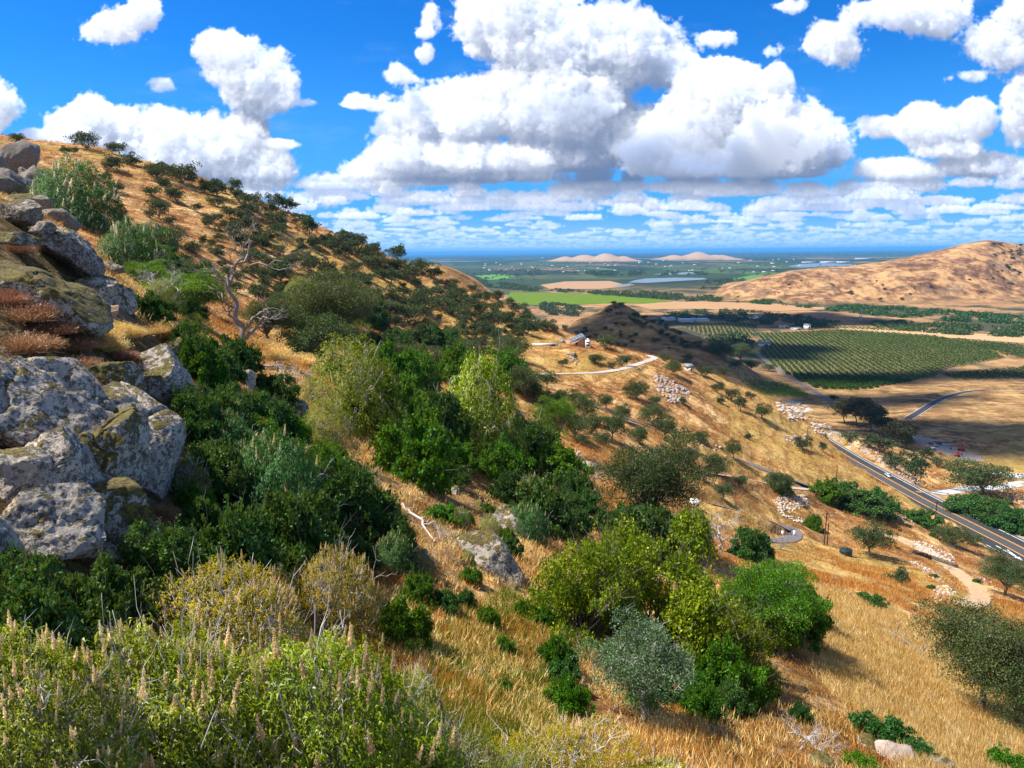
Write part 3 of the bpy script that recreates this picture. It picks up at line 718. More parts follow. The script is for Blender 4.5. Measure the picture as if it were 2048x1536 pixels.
# ------------------------------------------------------------------ ground
def grid_mesh(name, X, Y, Z):
    h, w = X.shape; mb = MB()
    i = np.arange((h - 1) * (w - 1)); r = i // (w - 1); c = i % (w - 1); a = r * w + c
    mb.add(np.stack([X, Y, Z], -1).reshape(-1, 3), np.stack([a, a + 1, a + w + 1, a + w], 1))
    return mb.mesh(name, True)
def poly_mask(X, Y, poly):
    poly = np.array(poly); ins = np.zeros(X.shape, bool); n = len(poly); j = n - 1
    for i in range(n):
        xi, yi = poly[i][:2]; xj, yj = poly[j][:2]
        ins ^= ((yi > Y) != (yj > Y)) & (X < (xj - xi) * (Y - yi) / (yj - yi + 1e-12) + xi); j = i
    return ins
def build_ground():
    me = grid_mesh('ground', XG, YG, ZG)
    # which kind of soil and grass grows where: straw meadow, farmland plain, rocky bare hill, cliff soil with slopes browned for shade
    A = np.zeros(XG.shape + (4,), np.float32); A[..., 3] = 1
    s = SS; t = TT
    dd = cR[1] * 0
    dx = s * cR[0] + cR[1] + (ZG - CAMZ) / YG * cR[2]; dy = s * cU[0] + cU[1] + (ZG - CAMZ) / YG * cU[2]; dz = s * cF[0] + cF[1] + (ZG - CAMZ) / YG * cF[2]
    U = 1024 + FOC * dx / dz; V = 768 - FOC * dy / dz
    mead = poly_mask(U, V, [(1540, 1200), (1640, 1150), (1760, 1200), (1880, 1290), (2048, 1330), (2500, 1500), (2400, 2000), (1900, 1700), (1780, 1500), (1640, 1360)]) & (YG < 75) & (YG > 14)
    mead2 = poly_mask(U, V, [(860, 1260), (1000, 1180), (1130, 1190), (1150, 1400), (1100, 1560), (850, 1560), (830, 1400)]) & (YG < 40)
    A[..., 0] = np.clip(mead * 1.0 + mead2 * 0.55, 0, 1)
    A[..., 1] = sstep(YG, 700, 980) * (ZG < 6)
    A[..., 2] = ((ZG >= 6) & (YG > 1500)) * 1.0
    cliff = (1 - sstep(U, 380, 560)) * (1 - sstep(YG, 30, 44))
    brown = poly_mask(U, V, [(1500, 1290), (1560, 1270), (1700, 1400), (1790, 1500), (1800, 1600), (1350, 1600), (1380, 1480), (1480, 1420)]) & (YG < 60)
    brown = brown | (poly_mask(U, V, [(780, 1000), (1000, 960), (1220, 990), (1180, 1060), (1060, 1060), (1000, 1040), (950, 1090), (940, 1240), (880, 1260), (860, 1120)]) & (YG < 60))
    A[..., 3] = 1 - np.maximum(cliff, brown * .6)  # brown slopes: litter soil colour, with their shade put in as darker tone
    # soften
    for _ in range(3):
        A[1:-1, 1:-1] = 0.4 * A[1:-1, 1:-1] + 0.15 * (A[:-2, 1:-1] + A[2:, 1:-1] + A[1:-1, :-2] + A[1:-1, 2:])
    at_ = me.color_attributes.new('zone', 'FLOAT_COLOR', 'POINT'); at_.data.foreach_set('color', A.reshape(-1, 4).ravel())
    m, g, b = mat('dry hill ground')
    p = g.add('ShaderNodeNewGeometry').outputs['Position']
    zone = g.add('ShaderNodeVertexColor', layer_name='zone'); zr, zg, zb = g.add('ShaderNodeSeparateColor').outputs[:3]
    zc = zr.node; g.l.new(zone.outputs[0], zc.inputs[0]); za = zone.outputs[1]
    n200 = g.noise(p, 0.011, 5, 0.6); n30 = g.noise(p, 0.06, 5, 0.62, 0.3); n6 = g.noise(p, 0.32, 5, 0.65, 0.5); n1 = g.noise(p, 1.9, 5, 0.7, 0.4); n02 = g.noise(p, 13.0, 4, 0.7)
    f = g.m('ADD', g.m('MULTIPLY', n30, 0.55), g.m('ADD', g.m('MULTIPLY', n6, 0.45), g.m('MULTIPLY', n1, 0.30)))
    hill = g.ramp(f, [(0.56, (0.13, 0.06, 0.022)), (0.61, (0.30, 0.145, 0.05)), (0.67, (0.53, 0.285, 0.10)), (0.76, (0.80, 0.54, 0.25))])
    hill = g.mix(g.smooth(g.noise(g.v('ADD', p, (50, 0, 0)), 0.028, 4, 0.6), 0.52, 0.66, 0, 0.6), hill, (0.30, 0.13, 0.045))
    hill = g.mix(g.smooth(g.noise(g.v('MULTIPLY', g.v('ADD', p, (0, 70, 0)), (1, 1, 2.5)), 0.14, 5, 0.7), 0.54, 0.64, 0, 0.6), hill, (0.80, 0.53, 0.22))
    hill = g.mix(g.smooth(n200, 0.46, 0.62, 0, 0.6), hill, (0.50, 0.36, 0.09))            # greener gold patches
    hill = g.mix(g.smooth(g.noise(g.v('MULTIPLY', p, (1, 1, 1)), 0.9, 6, 0.75), 0.575, 0.63, 0, 0.75), hill, (0.14, 0.06, 0.022))   # bare soil and old stalks
    hill = g.mix(g.smooth(g.voro(p, 0.45, 'F1'), 0.10, 0.03, 0, 0.8), hill, (0.55, 0.45, 0.36))    # stones
    # small tracks of browsing animals across the slope
    tr = g.m('SINE', g.m('ADD', g.m('MULTIPLY', g.sep(p)[2], 2.1), g.m('MULTIPLY', n30, 9.0)))
    hill = g.mix(g.smooth(tr, 0.3, 1.0, 0, 0.45), hill, (0.20, 0.09, 0.035))
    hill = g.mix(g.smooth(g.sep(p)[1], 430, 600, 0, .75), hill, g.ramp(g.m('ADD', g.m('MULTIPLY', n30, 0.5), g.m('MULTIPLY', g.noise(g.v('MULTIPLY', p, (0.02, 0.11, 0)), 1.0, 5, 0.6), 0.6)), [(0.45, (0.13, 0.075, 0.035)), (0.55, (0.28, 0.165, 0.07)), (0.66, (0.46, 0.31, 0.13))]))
    straw = g.ramp(g.m('ADD', g.m('MULTIPLY', n1, 0.5), g.m('ADD', g.m('MULTIPLY', n6, 0.35), g.m('MULTIPLY', n02, 0.25))), [(0.38, (0.42, 0.24, 0.06)), (0.55, (0.72, 0.47, 0.15)), (0.7, (0.88, 0.66, 0.30))])
    # farmland seen far off: a patchwork of strips
    q = g.v('MULTIPLY', p, (1 / 700.0, 1 / 1500.0, 0)); q = g.v('ADD', q, g.v('MULTIPLY', g.v('SUBTRACT', g.noise(q, 0.6, 2, 0.5, out=1), (0.5, 0.5, 0.5)), (0.5, 0.5, 0)))
    vor = g.add('ShaderNodeTexVoronoi', distance='CHEBYCHEV'); g.put(vor.inputs['Vector'], q); vor.inputs['Scale'].default_value = 1.0; vor.inputs['Randomness'].default_value = 0.75
    cell = g.sep(g.v('MULTIPLY', vor.outputs['Color'], (1, 1, 1)))[0]
    yy = g.sep(p)[1]
    farm = g.ramp(cell, [(0.0, (0.022, 0.038, 0.018)), (0.22, (0.036, 0.062, 0.022)), (0.40, (0.17, 0.11, 0.065)), (0.52, (0.028, 0.05, 0.02)), (0.66, (0.08, 0.095, 0.035)), (0.78, (0.23, 0.155, 0.09)), (0.86, (0.04, 0.07, 0.03)), (0.95, (0.08, 0.13, 0.035))], 'CONSTANT')
    tan = g.ramp(g.m('ADD', g.m('MULTIPLY', n30, 0.5), g.m('MULTIPLY', g.noise(g.v('MULTIPLY', p, (0.004, 0.016, 0)), 1.0, 4, 0.6), 0.6)), [(0.38, (0.16, 0.085, 0.04)), (0.52, (0.30, 0.165, 0.075)), (0.68, (0.48, 0.29, 0.13))])
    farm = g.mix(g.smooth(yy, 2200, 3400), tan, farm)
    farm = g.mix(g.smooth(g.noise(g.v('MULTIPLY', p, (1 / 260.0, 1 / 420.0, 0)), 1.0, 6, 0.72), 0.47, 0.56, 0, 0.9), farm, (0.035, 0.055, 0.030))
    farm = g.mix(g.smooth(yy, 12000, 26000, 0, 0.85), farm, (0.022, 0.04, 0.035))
    gol = g.ramp(g.m('ADD', g.m('MULTIPLY', g.noise(p, 0.012, 6, 0.65, 0.4), 0.6), g.m('MULTIPLY', g.noise(g.v('MULTIPLY', p, (1, 0.5, 1)), 0.05, 5, 0.7), 0.5)), [(0.47, (0.12, 0.06, 0.028)), (0.54, (0.29, 0.155, 0.07)), (0.62, (0.50, 0.30, 0.13))])
    gol = g.mix(g.smooth(g.noise(g.v('ADD', p, (900, 0, 0)), 0.018, 7, 0.72), 0.54, 0.60, 0, 0.75), gol, (0.17, 0.12, 0.085))
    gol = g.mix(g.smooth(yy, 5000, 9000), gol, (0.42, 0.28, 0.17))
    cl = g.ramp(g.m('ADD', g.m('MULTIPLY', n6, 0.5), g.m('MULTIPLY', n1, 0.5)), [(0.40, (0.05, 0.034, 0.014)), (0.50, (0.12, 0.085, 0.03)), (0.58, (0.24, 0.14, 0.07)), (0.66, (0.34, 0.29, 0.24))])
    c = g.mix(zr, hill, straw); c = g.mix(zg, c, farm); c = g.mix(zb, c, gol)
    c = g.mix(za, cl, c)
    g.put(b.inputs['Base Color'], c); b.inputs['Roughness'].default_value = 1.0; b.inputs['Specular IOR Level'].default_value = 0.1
    bp = g.add('ShaderNodeBump'); bp.inputs['Distance'].default_value = 0.22; bp.inputs['Strength'].default_value = 1.0
    g.put(bp.inputs['Height'], g.m('ADD', g.m('MULTIPLY', n1, 1.0), g.m('MULTIPLY', n02, 0.25)))
    bp2 = g.add('ShaderNodeBump'); bp2.inputs['Distance'].default_value = 1.8; g.put(bp2.inputs['Height'], n6); g.l.new(bp2.outputs[0], bp.inputs['Normal'])
    g.l.new(bp.outputs[0], b.inputs['Normal'])
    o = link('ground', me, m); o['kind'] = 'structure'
build_ground()

def strip(name, ln, offs, mat_, lift, kind='structure', seg=None, widen=None):
    """a sheet laid along a line; offs = the two side offsets in metres"""
    T = np.gradient(ln[:, :2], axis=0); T /= np.linalg.norm(T, axis=1)[:, None]; N = np.stack([T[:, 1], -T[:, 0]], 1)
    mb = MB(); cols = np.linspace(offs[0], offs[1], 3 if seg is None else seg)
    if name in ('lane', 'track', 'driveway', 'service_road', 'farm_road'): ln = smooth_line(ln, 400)
    T = np.gradient(ln[:, :2], axis=0); T /= np.linalg.norm(T, axis=1)[:, None]; N = np.stack([T[:, 1], -T[:, 0]], 1)
    rag = {'lane': .16, 'track': .40, 'driveway': .22, 'service_road': .12, 'farm_road': .12}.get(name, 0.0)
    wd = np.zeros((len(ln), 1)) if widen is None else widen[:, None]
    V = [np.concatenate([ln[:, :2] + N * (o_ * (1 + rag * 2 * (fbm2(ln[:, 0] * .45 + 9 * c_, ln[:, 1] * .45, 3, 30 + c_)[:, None] - .5)) - (wd if c_ == 0 else 0)), ln[:, 2:3] + lift], 1) for c_, o_ in enumerate(cols)]
    V = np.stack(V, 1); m, n = V.shape[:2]
    i = np.arange(m - 1)[:, None] * n; j = np.arange(n - 1)[None]
    mb.add(V.reshape(-1, 3), np.stack([i + j, i + n + j, i + n + j + 1, i + j + 1], -1).reshape(-1, 4))
    o = build(mb, name, mat_)
    if kind: o['kind'] = kind
    return o
def marks(name, ln, off, w, lift, mat_, dash=None):
    T = np.gradient(ln[:, :2], axis=0); T /= np.linalg.norm(T, axis=1)[:, None]; N = np.stack([T[:, 1], -T[:, 0]], 1)
    L = np.concatenate([[0], np.cumsum(np.linalg.norm(np.diff(ln[:, :2], axis=0), axis=1))])
    mb = MB(); a = np.concatenate([ln[:, :2] + N * (off - w / 2), ln[:, 2:3] + lift], 1); b = np.concatenate([ln[:, :2] + N * (off + w / 2), ln[:, 2:3] + lift], 1)
    q = []
    for i in range(len(ln) - 1):
        if dash and (L[i] % dash[0]) > dash[1]: continue
        q.append([2 * i, 2 * i + 2, 2 * i + 3, 2 * i + 1])
    V = np.stack([a, b], 1).reshape(-1, 3); mb.add(V, q)
    return mb
asph = simple('worn asphalt', (0.030, 0.032, 0.037), 0.85, var=0.12, scale=0.8)
asph_old = simple('grey weathered asphalt', (0.15, 0.135, 0.135), 0.9, var=0.15, scale=0.8)
gravel = simple('pale gravel', (0.44, 0.40, 0.36), 0.95, var=0.15, scale=1.5)
shoul = simple('dusty shoulder', (0.34, 0.27, 0.21), 0.95, var=0.25, scale=1.0)
white = simple('white road paint', (0.75, 0.75, 0.74), 0.7, var=0.06, scale=2)
yellow = simple('orange yellow road paint', (0.72, 0.37, 0.08), 0.7, var=0.06, scale=2)
tire = simple('tyre polished asphalt', (0.062, 0.062, 0.064), 0.8, var=0.12, scale=0.5)
hw = smooth_line(ROADS['highway'][0], 420)
wid = 8.5 * (1 - sstep(hw[:, 1], 262, 345))
strip('road_shoulder', hw, (-11.2, 11.4), shoul, 0.05, widen=wid)
strip('highway', hw, (-9.2, 9.2), asph, 0.10, widen=wid)
strip('turn_lane', hw, (-2.0, 2.2), tire, 0.115)
for k, (off, w, mm_, dash) in enumerate([(-7.9, 0.36, white, None), (7.9, 0.36, white, None), (-2.4, 0.44, yellow, None), (2.5, 0.26, yellow, None), (3.0, 0.26, yellow, None)]):
    o = build(marks('m', hw, off if k else off - wid[:, None], w, 0.14, mm_, dash), 'road_marking', mm_); o['kind'] = 'structure'
o = build(marks('m', hw[wid > 3.4], -8.2, 0.3, 0.14, white, (12, 7)), 'road_marking', white); o['kind'] = 'structure'
# turn arrow painted on the lane near the corner of the frame
def arrow():
    i = 42; p = hw[i]; T = unit(hw[i + 1] - hw[i - 1]); N = np.array([T[1], -T[0], 0]); N /= np.linalg.norm(N)
    mb = MB(); c = p + N * -5.4
    def P(a, b): return c + T * a + N * b + np.array([0, 0, 0.145])
    mb.add([P(-5, -.22), P(5, -.22), P(5, .22), P(-5, .22)], [[0, 1, 2, 3]])
    mb.add([P(-5, -1.0), P(-8.5, 0), P(-5, 1.0)], None, [[0, 1, 2]])
    mb.add([P(-4.9, .3), P(-1, .3), P(2, 1.5), P(1, 1.7)], [[0, 1, 2, 3]])
    o = build(mb, 'road_marking', white); o['kind'] = 'structure'
arrow()
hf = ROADS['highway far'][0]; strip('highway', hf, (-6, 6), asph, 0.12)
for off, mm_ in ((-5.2, white), (5.2, white), (0, yellow)):
    o = build(marks('m', hf, off, 0.35, 0.2, mm_), 'road_marking', mm_); o['kind'] = 'structure'
strip('farm_road', ROADS['farm road'][0], (-3, 3), asph_old, 0.12)
strip('valley_road', ROADS['valley road'][0], (-3.4, 3.4), asph, 0.16)
for off in (-3.2, 3.2):
    o = build(marks('m', ROADS['valley road'][0], off, 0.3, 0.2, white), 'road_marking', white); o['kind'] = 'structure'
strip('driveway', ROADS['house drive'][0], (-1.9, 1.9), gravel, 0.22)
strip('lane', ROADS['lower road'][0], (-2.1, 2.1), asph_old, 0.25)
strip('lane', ROADS['lower track'][0], (-1.8, 1.8), gravel, 0.22)
strip('lane', ROADS['gate road'][0], (-1.9, 1.9), asph_old, 0.22)
strip('track', ROADS['gravel track'][0], (-1.9, 1.9), simple('dusty track', (0.52, 0.35, 0.19), 1, var=0.3, scale=.7), 0.10)
pale = simple('pale concrete road', (0.50, 0.52, 0.54), 0.9, var=0.08, scale=0.5)
strip('service_road', ROADS['pale road'][0], (-3.6, 3.6), pale, 0.12)
strip('service_road', ROADS['upper pale road'][0], (-5.0, 5.0), pale, 0.12)

def sheet(name, pix, z, mat_, wz=None):
    P = [plain(u, v, 0.0) for u, v in pix]; P = np.array(P); P[:, 2] = z
    bm = bmesh.new(); vs = [bm.verts.new(p) for p in P]; f = bm.faces.new(vs)
    if f.normal.z < 0: f.normal_flip()
    bmesh.ops.triangulate(bm, faces=[f]); me = bpy.data.meshes.new(name); bm.to_mesh(me); bm.free()
    o = link(name, me, mat_); o['kind'] = 'structure'; return o
def water_mat():
    m, g, b = mat('pond water'); b.inputs['Base Color'].default_value = (0.13, 0.18, 0.23, 1); b.inputs['Roughness'].default_value = 0.35
    return m
wat = water_mat()
sheet('pond_water', [(1256, 565), (1268, 561), (1292, 557), (1350, 555.5), (1408, 556), (1414, 558.5), (1396, 560), (1350, 562.5), (1292, 566)], 0.5, wat)
sheet('pond_water', [(1306, 549), (1334, 546), (1380, 544.5), (1408, 546), (1396, 548), (1350, 549.5)], 0.5, wat)
sheet('pond_water', [(1225, 571), (1260, 567), (1270, 570), (1240, 573)], 0.5, wat)
sheet('pond_water', [(1575, 533), (1600, 528), (1650, 526), (1705, 528), (1720, 531), (1660, 533), (1600, 535)], 0.5, wat)
sheet('pond_water', [(1455, 634), (1480, 631), (1520, 632), (1550, 636), (1500, 638)], 0.5, wat)
def field_mat(name, c1, c2, period, ang, c3=None):
    m, g, b = mat(name); p = g.add('ShaderNodeNewGeometry').outputs['Position']; x, y, z = g.sep(p)
    r = g.m('ADD', g.m('MULTIPLY', x, math.cos(ang) / period), g.m('MULTIPLY', y, math.sin(ang) / period))
    s = g.smooth(g.m('ABSOLUTE', g.m('SUBTRACT', g.m('FRACT', r), 0.5)), 0.15, 0.3)
    c = g.mix(s, c1, c2); c = g.mix(g.smooth(g.noise(p, 0.02, 4, 0.6), 0.4, 0.7, 0, 0.35), c, c3 or c2)
    g.put(b.inputs['Base Color'], c); b.inputs['Roughness'].default_value = 1; b.inputs['Specular IOR Level'].default_value = 0.1; return m
sheet('vineyard_field', [(1022, 584), (1060, 585), (1150, 587), (1230, 591), (1300, 596), (1345, 603), (1300, 607), (1210, 607), (1130, 612), (1060, 610), (1010, 600)], 0.4, field_mat('green vineyard', (0.08, 0.14, 0.004), (0.14, 0.21, 0.006), 12, 0.3, (0.06, 0.11, 0.006)))
sheet('bare_field', [(1265, 610), (1320, 605), (1400, 603), (1560, 607), (1650, 614), (1655, 619), (1560, 622), (1400, 618), (1300, 618)], 0.4, field_mat('pale bare field', (0.36, 0.21, 0.10), (0.44, 0.27, 0.135), 40, 1.2, (0.28, 0.165, 0.085)))
sheet('bare_field', [(1080, 570), (1130, 563), (1220, 562), (1260, 572), (1200, 578), (1100, 578)], 0.4, field_mat('pale stubble field', (0.32, 0.18, 0.10), (0.40, 0.25, 0.14), 40, 1.2))
sheet('green_field', [(950, 551), (1010, 548), (1030, 552), (1010, 558), (975, 560)], 0.4, field_mat('green pasture', (0.08, 0.20, 0.04), (0.11, 0.26, 0.05), 20, 1.0))
sheet('green_field', [(1455, 560), (1500, 551), (1530, 549), (1520, 556), (1470, 566)], 0.4, field_mat('green crop', (0.08, 0.18, 0.03), (0.11, 0.23, 0.05), 20, 1.0))
sheet('bare_field', [(1640, 650), (1760, 655), (1950, 668), (2100, 676), (2100, 690), (1900, 676), (1700, 662)], 0.4, field_mat('tan verge', (0.44, 0.27, 0.14), (0.52, 0.34, 0.18), 30, 1.0))
# ------------------------------------------------------------------ plants, built once of each kind, then copied
def oak_proto(seed, r, h, nleaf, leaf, name, lmat, limbs=9, low=0.0, flat=0.85, trunkr=0.035, twigs=0, open_=0.0, sides=5, bare=None):
    """a spreading oak: leaning trunk, forking limbs, leaf clumps with gaps between them"""
    rs = np.random.RandomState(seed)
    root = empty(name, (0, 0, 0)); tr = MB(); cr = MB()
    base_h = h * (0.22 + 0.1 * rs.rand()) * (1 - .6 * low); lean = rs.randn(2) * 0.08 * h
    fork = np.array([lean[0], lean[1], base_h])
    tube(tr, wig(rs, (0, 0, -0.06 * h), fork, 5, 0.1), np.linspace(1.25, 0.85, 5) * r * trunkr * 2.0, sides + 1)
    lobes = []
    for i in range(limbs):
        a = 2 * np.pi * (i + 0.6 * rs.rand()) / limbs * 1.618; rad = r * (0.15 + 0.62 * rs.rand() ** 0.7)
        top = h * (0.36 - .16 * low + (0.50 + .14 * low) * math.sqrt(max(0, 1 - (rad / r) ** 2)) * (0.45 + 0.6 * rs.rand()))
        tip = np.array([math.cos(a) * rad, math.sin(a) * rad, top])
        mid = fork * 0.45 + tip * 0.55; mid[2] = fork[2] + (tip[2] - fork[2]) * 0.45
        P = np.vstack([wig(rs, fork, mid, 4, 0.18), wig(rs, mid, tip, 4, 0.22)[1:]])
        tube(tr, P, np.linspace(0.8, 0.12, len(P)) * r * trunkr * 1.3, sides)
        for _ in range(2 + int(open_ > 0)):
            t2 = tip + rs.randn(3) * r * np.array([.28, .28, .16]); tube(tr, wig(rs, mid, t2, 4, 0.25), np.linspace(0.5, 0.08, 4) * r * trunkr, max(3, sides - 1))
            s = r * (0.20 + 0.13 * rs.rand()) * (1 - 0.25 * open_)
            lobes.append((t2, (s * 1.25, s * 1.25, s * flat)))
        s = r * (0.25 + 0.14 * rs.rand()) * (1 - 0.25 * open_); lobes.append((tip, (s * 1.3, s * 1.3, s * flat)))
    lobes.append((np.array([lean[0], lean[1], h * .56]), (r * .60, r * .60, h * .25)))
    for i in range(5):
        a = 6.28 * (i + rs.rand()) / 5; lobes.append((np.array([math.cos(a) * r * .62, math.sin(a) * r * .62, h * (.34 - .12 * low + .16 * rs.rand())]), (r * .34, r * .34, h * .17)))
    P, d = blob_points(rs, lobes, nleaf, 0.45)
    D = unit(d + rs.randn(nleaf, 3) * 0.7 + np.array([0, 0, -0.1])); N_ = unit(rs.randn(nleaf, 3) * 0.8 + np.array([0, 0, 0.9]))
    sz = leaf * (0.6 + 0.8 * rs.rand(nleaf))
    leaves(cr, P, D, N_, sz, sz * 0.62, 0.15)
    for _ in range(twigs):
        a, _d = blob_points(rs, lobes, 1, 0.7); a = a[0]; L = r * (0.10 + 0.18 * rs.rand()); b = a + unit(_d[0] + rs.randn(3) * 0.8) * L
        W = wig(rs, a, b, 4, 0.5); tube(tr, W, np.linspace(1, 0.3, 4) * r * 0.006, 3)
        for _k in range(3):
            c = W[1 + _k % 3]; tube(tr, wig(rs, c, c + unit(_d[0] + rs.randn(3)) * L * 0.5, 3, 0.5), np.linspace(0.7, 0.25, 3) * r * 0.005, 3)
    kid(root, build(tr, 'trunk', bare or M['bark'], root, True)); kid(root, build(cr, 'crown', lmat, root))
    return root

def mound_pts(rs, n, r, hz, lump, seed):
    """shoot tips over a lumpy dome; returns points, outward normals"""
    d = rand_dirs(rs, n); d[:, 2] = np.abs(d[:, 2]) * 1.0 - 0.12 * rs.rand(n); d = unit(d)
    q = d * 1.7 + seed * 3.7; k = 1 + lump * (fbm3(q[:, 0], q[:, 1], q[:, 2], 3) - 0.5) * 2.0
    q = d * 5.5 + seed; k += lump * 0.35 * (fbm3(q[:, 0], q[:, 1], q[:, 2], 2) - 0.5) * 2
    return d * np.array([r, r, hz]) * k[:, None], unit(d / np.array([r, r, hz]))
def buckeye_proto(seed, name, lmat, r=2.0, hz=1.7, shoots=1900, leafl=0.15, leafn=6, spikes=60, spikel=0.24, smat=None, twigs=170, branches=26, twigmat=None, droop=0.5, lean=(0, 0), lump=0.30, extra=0):
    """a broad bush of drooping hand shaped leaves with upright dry flower spikes and bleached branches"""
    rs = np.random.RandomState(seed); root = empty(name, (0, 0, 0)); wood = MB(); lf = MB()
    P, N_ = mound_pts(rs, shoots, r, hz, lump, seed)
    dep = np.where(rs.rand(shoots) < 0.62, rs.rand(shoots) * 0.12, 0.12 + 0.5 * rs.rand(shoots))
    P = P * (1 - dep)[:, None]
    up = unit(N_ * 0.8 + np.array([0, 0, 0.7]) + rs.randn(shoots, 3) * 0.25)
    # leaflets
    n = shoots * leafn
    th = np.tile(np.arange(leafn) * 2 * np.pi / leafn, shoots) + np.repeat(rs.rand(shoots) * 6.28, leafn) + rs.randn(n) * 0.25
    U = np.repeat(up, leafn, 0); A = unit(np.cross(U, np.array([0.31, 0.2, 0.1]) + rs.randn(n, 3) * 0.01)); B = np.cross(U, A)
    R_ = np.cos(th)[:, None] * A + np.sin(th)[:, None] * B
    base = np.repeat(P, leafn, 0) + R_ * leafl * 0.15 + U * rs.rand(n)[:, None] * leafl * 0.9
    D1 = unit(R_ * 0.9 + U * (0.35 - droop * 0.25)); D2 = unit(R_ * 0.65 - np.array([0, 0, 1.0]) * droop * 1.1)
    S = unit(np.cross(D1, U)); L = (leafl * (0.65 + 0.6 * rs.rand(n)))[:, None]; W = L * 0.125
    a = base; m1 = base + D1 * L * 0.5; tip = m1 + D2 * L * 0.55
    V = np.stack([a, m1 + S * W, tip, m1 - S * W], 1).reshape(-1, 3)
    lf.add(V, np.arange(n)[:, None] * 4 + np.array([[0, 1, 2, 3]]))
    # wood
    for i in range(branches):
        j = rs.randint(shoots); tip = P[j] * (0.86 + 0.12 * rs.rand()); mid = tip * 0.5 + rs.randn(3) * r * 0.1; mid[2] = max(mid[2], 0.25 * hz)
        W_ = np.vstack([wig(rs, (0, 0, -0.2), mid, 4, 0.2), wig(rs, mid, tip, 5, 0.25)[1:]])
        tube(wood, W_, np.linspace(1, 0.25, len(W_)) * r * 0.022, 5)
        for _ in range(4):
            c = W_[rs.randint(3, len(W_))]; e = c + (unit(tip) + rs.randn(3) * 0.6) * r * 0.22; q = wig(rs, c, e, 4, 0.3); tube(wood, q, np.linspace(1, 0.3, 4) * r * 0.009, 4)
            for _k in range(2):
                c2 = q[rs.randint(1, 4)]; tube(wood, wig(rs, c2, c2 + (unit(tip) + rs.randn(3) * 0.8) * r * 0.12, 3, 0.3), np.linspace(1, 0.3, 3) * r * 0.004, 3)
    for i in range(twigs):
        j = rs.randint(shoots); c = P[j] * (0.9 + 0.12 * rs.rand()); e = c + (N_[j] * 0.5 + rs.randn(3) * 0.7) * r * 0.13
        tube(wood, wig(rs, c - N_[j] * r * 0.1, e, 4, 0.35), np.linspace(1, 0.3, 4) * r * 0.0065, 3)
    kid(root, build(lf, 'foliage', lmat, root)); kid(root, build(wood, 'branches', twigmat or M['pale_twig'], root, True))
    # flower spikes: a lumpy tapering column of small flowers
    if spikes:
        sm = MB(); m_ = 110
        hh = rs.rand(m_) ; th = rs.rand(m_) * 6.28; rr = 0.105 * (1 - 0.75 * hh) * (0.8 + 0.5 * rs.rand(m_))
        c = np.stack([np.cos(th) * rr * 0.5, np.sin(th) * rr * 0.5, 0.12 + hh * 0.88], 1)
        leaves(sm, c, unit(np.stack([np.cos(th), np.sin(th), 0.3 + 0 * th], 1) + rs.randn(m_, 3) * .2), rand_dirs(rs, m_), rr * 1.6, rr * 1.3, 0.1)
        tube(sm, [(0, 0, -0.05), (0.01, 0, 0.4), (0, 0.01, 0.8), (0.02, 0, 1.0)], [0.02, 0.06, 0.045, 0.01], 6)
        me = sm.mesh('flower_spike')
        me.materials.append(smat or M['spike'])
        vis = np.where((dep < 0.1) & (N_[:, 2] > -0.05))[0]; rs.shuffle(vis)
        if extra:
            xm = MB(); sv = np.concatenate(sm.v); sq = np.concatenate(sm.q)
            for j in vis[spikes:spikes + extra]:
                d = unit(np.array([0, 0, 1.0]) + N_[j] * 0.55 + rs.randn(3) * 0.22); R3 = np.array(Vector(d).to_track_quat('Z', 'X').to_matrix()); xm.add((sv * spikel * (0.6 + .5 * rs.rand())) @ R3.T + P[j], sq)
            if xm.n: o = build(xm, 'flower_spikes', smat or M['spike'], root); o['kind'] = 'stuff'; kid(root, o)
        for j in vis[:spikes]:
            o = bpy.data.objects.new('flower_spike', me); C.objects.link(o); o.parent = root; kid(root, o)
            o.location = P[j].tolist(); d = unit(np.array([0, 0, 1.0]) + N_[j] * 0.55 + rs.randn(3) * 0.22 + np.array([lean[0], lean[1], 0]))
            o.rotation_euler = Vector(d).to_track_quat('Z', 'X').to_euler(); s = spikel * (0.65 + 0.6 * rs.rand()); o.scale = (s, s, s)
    return root
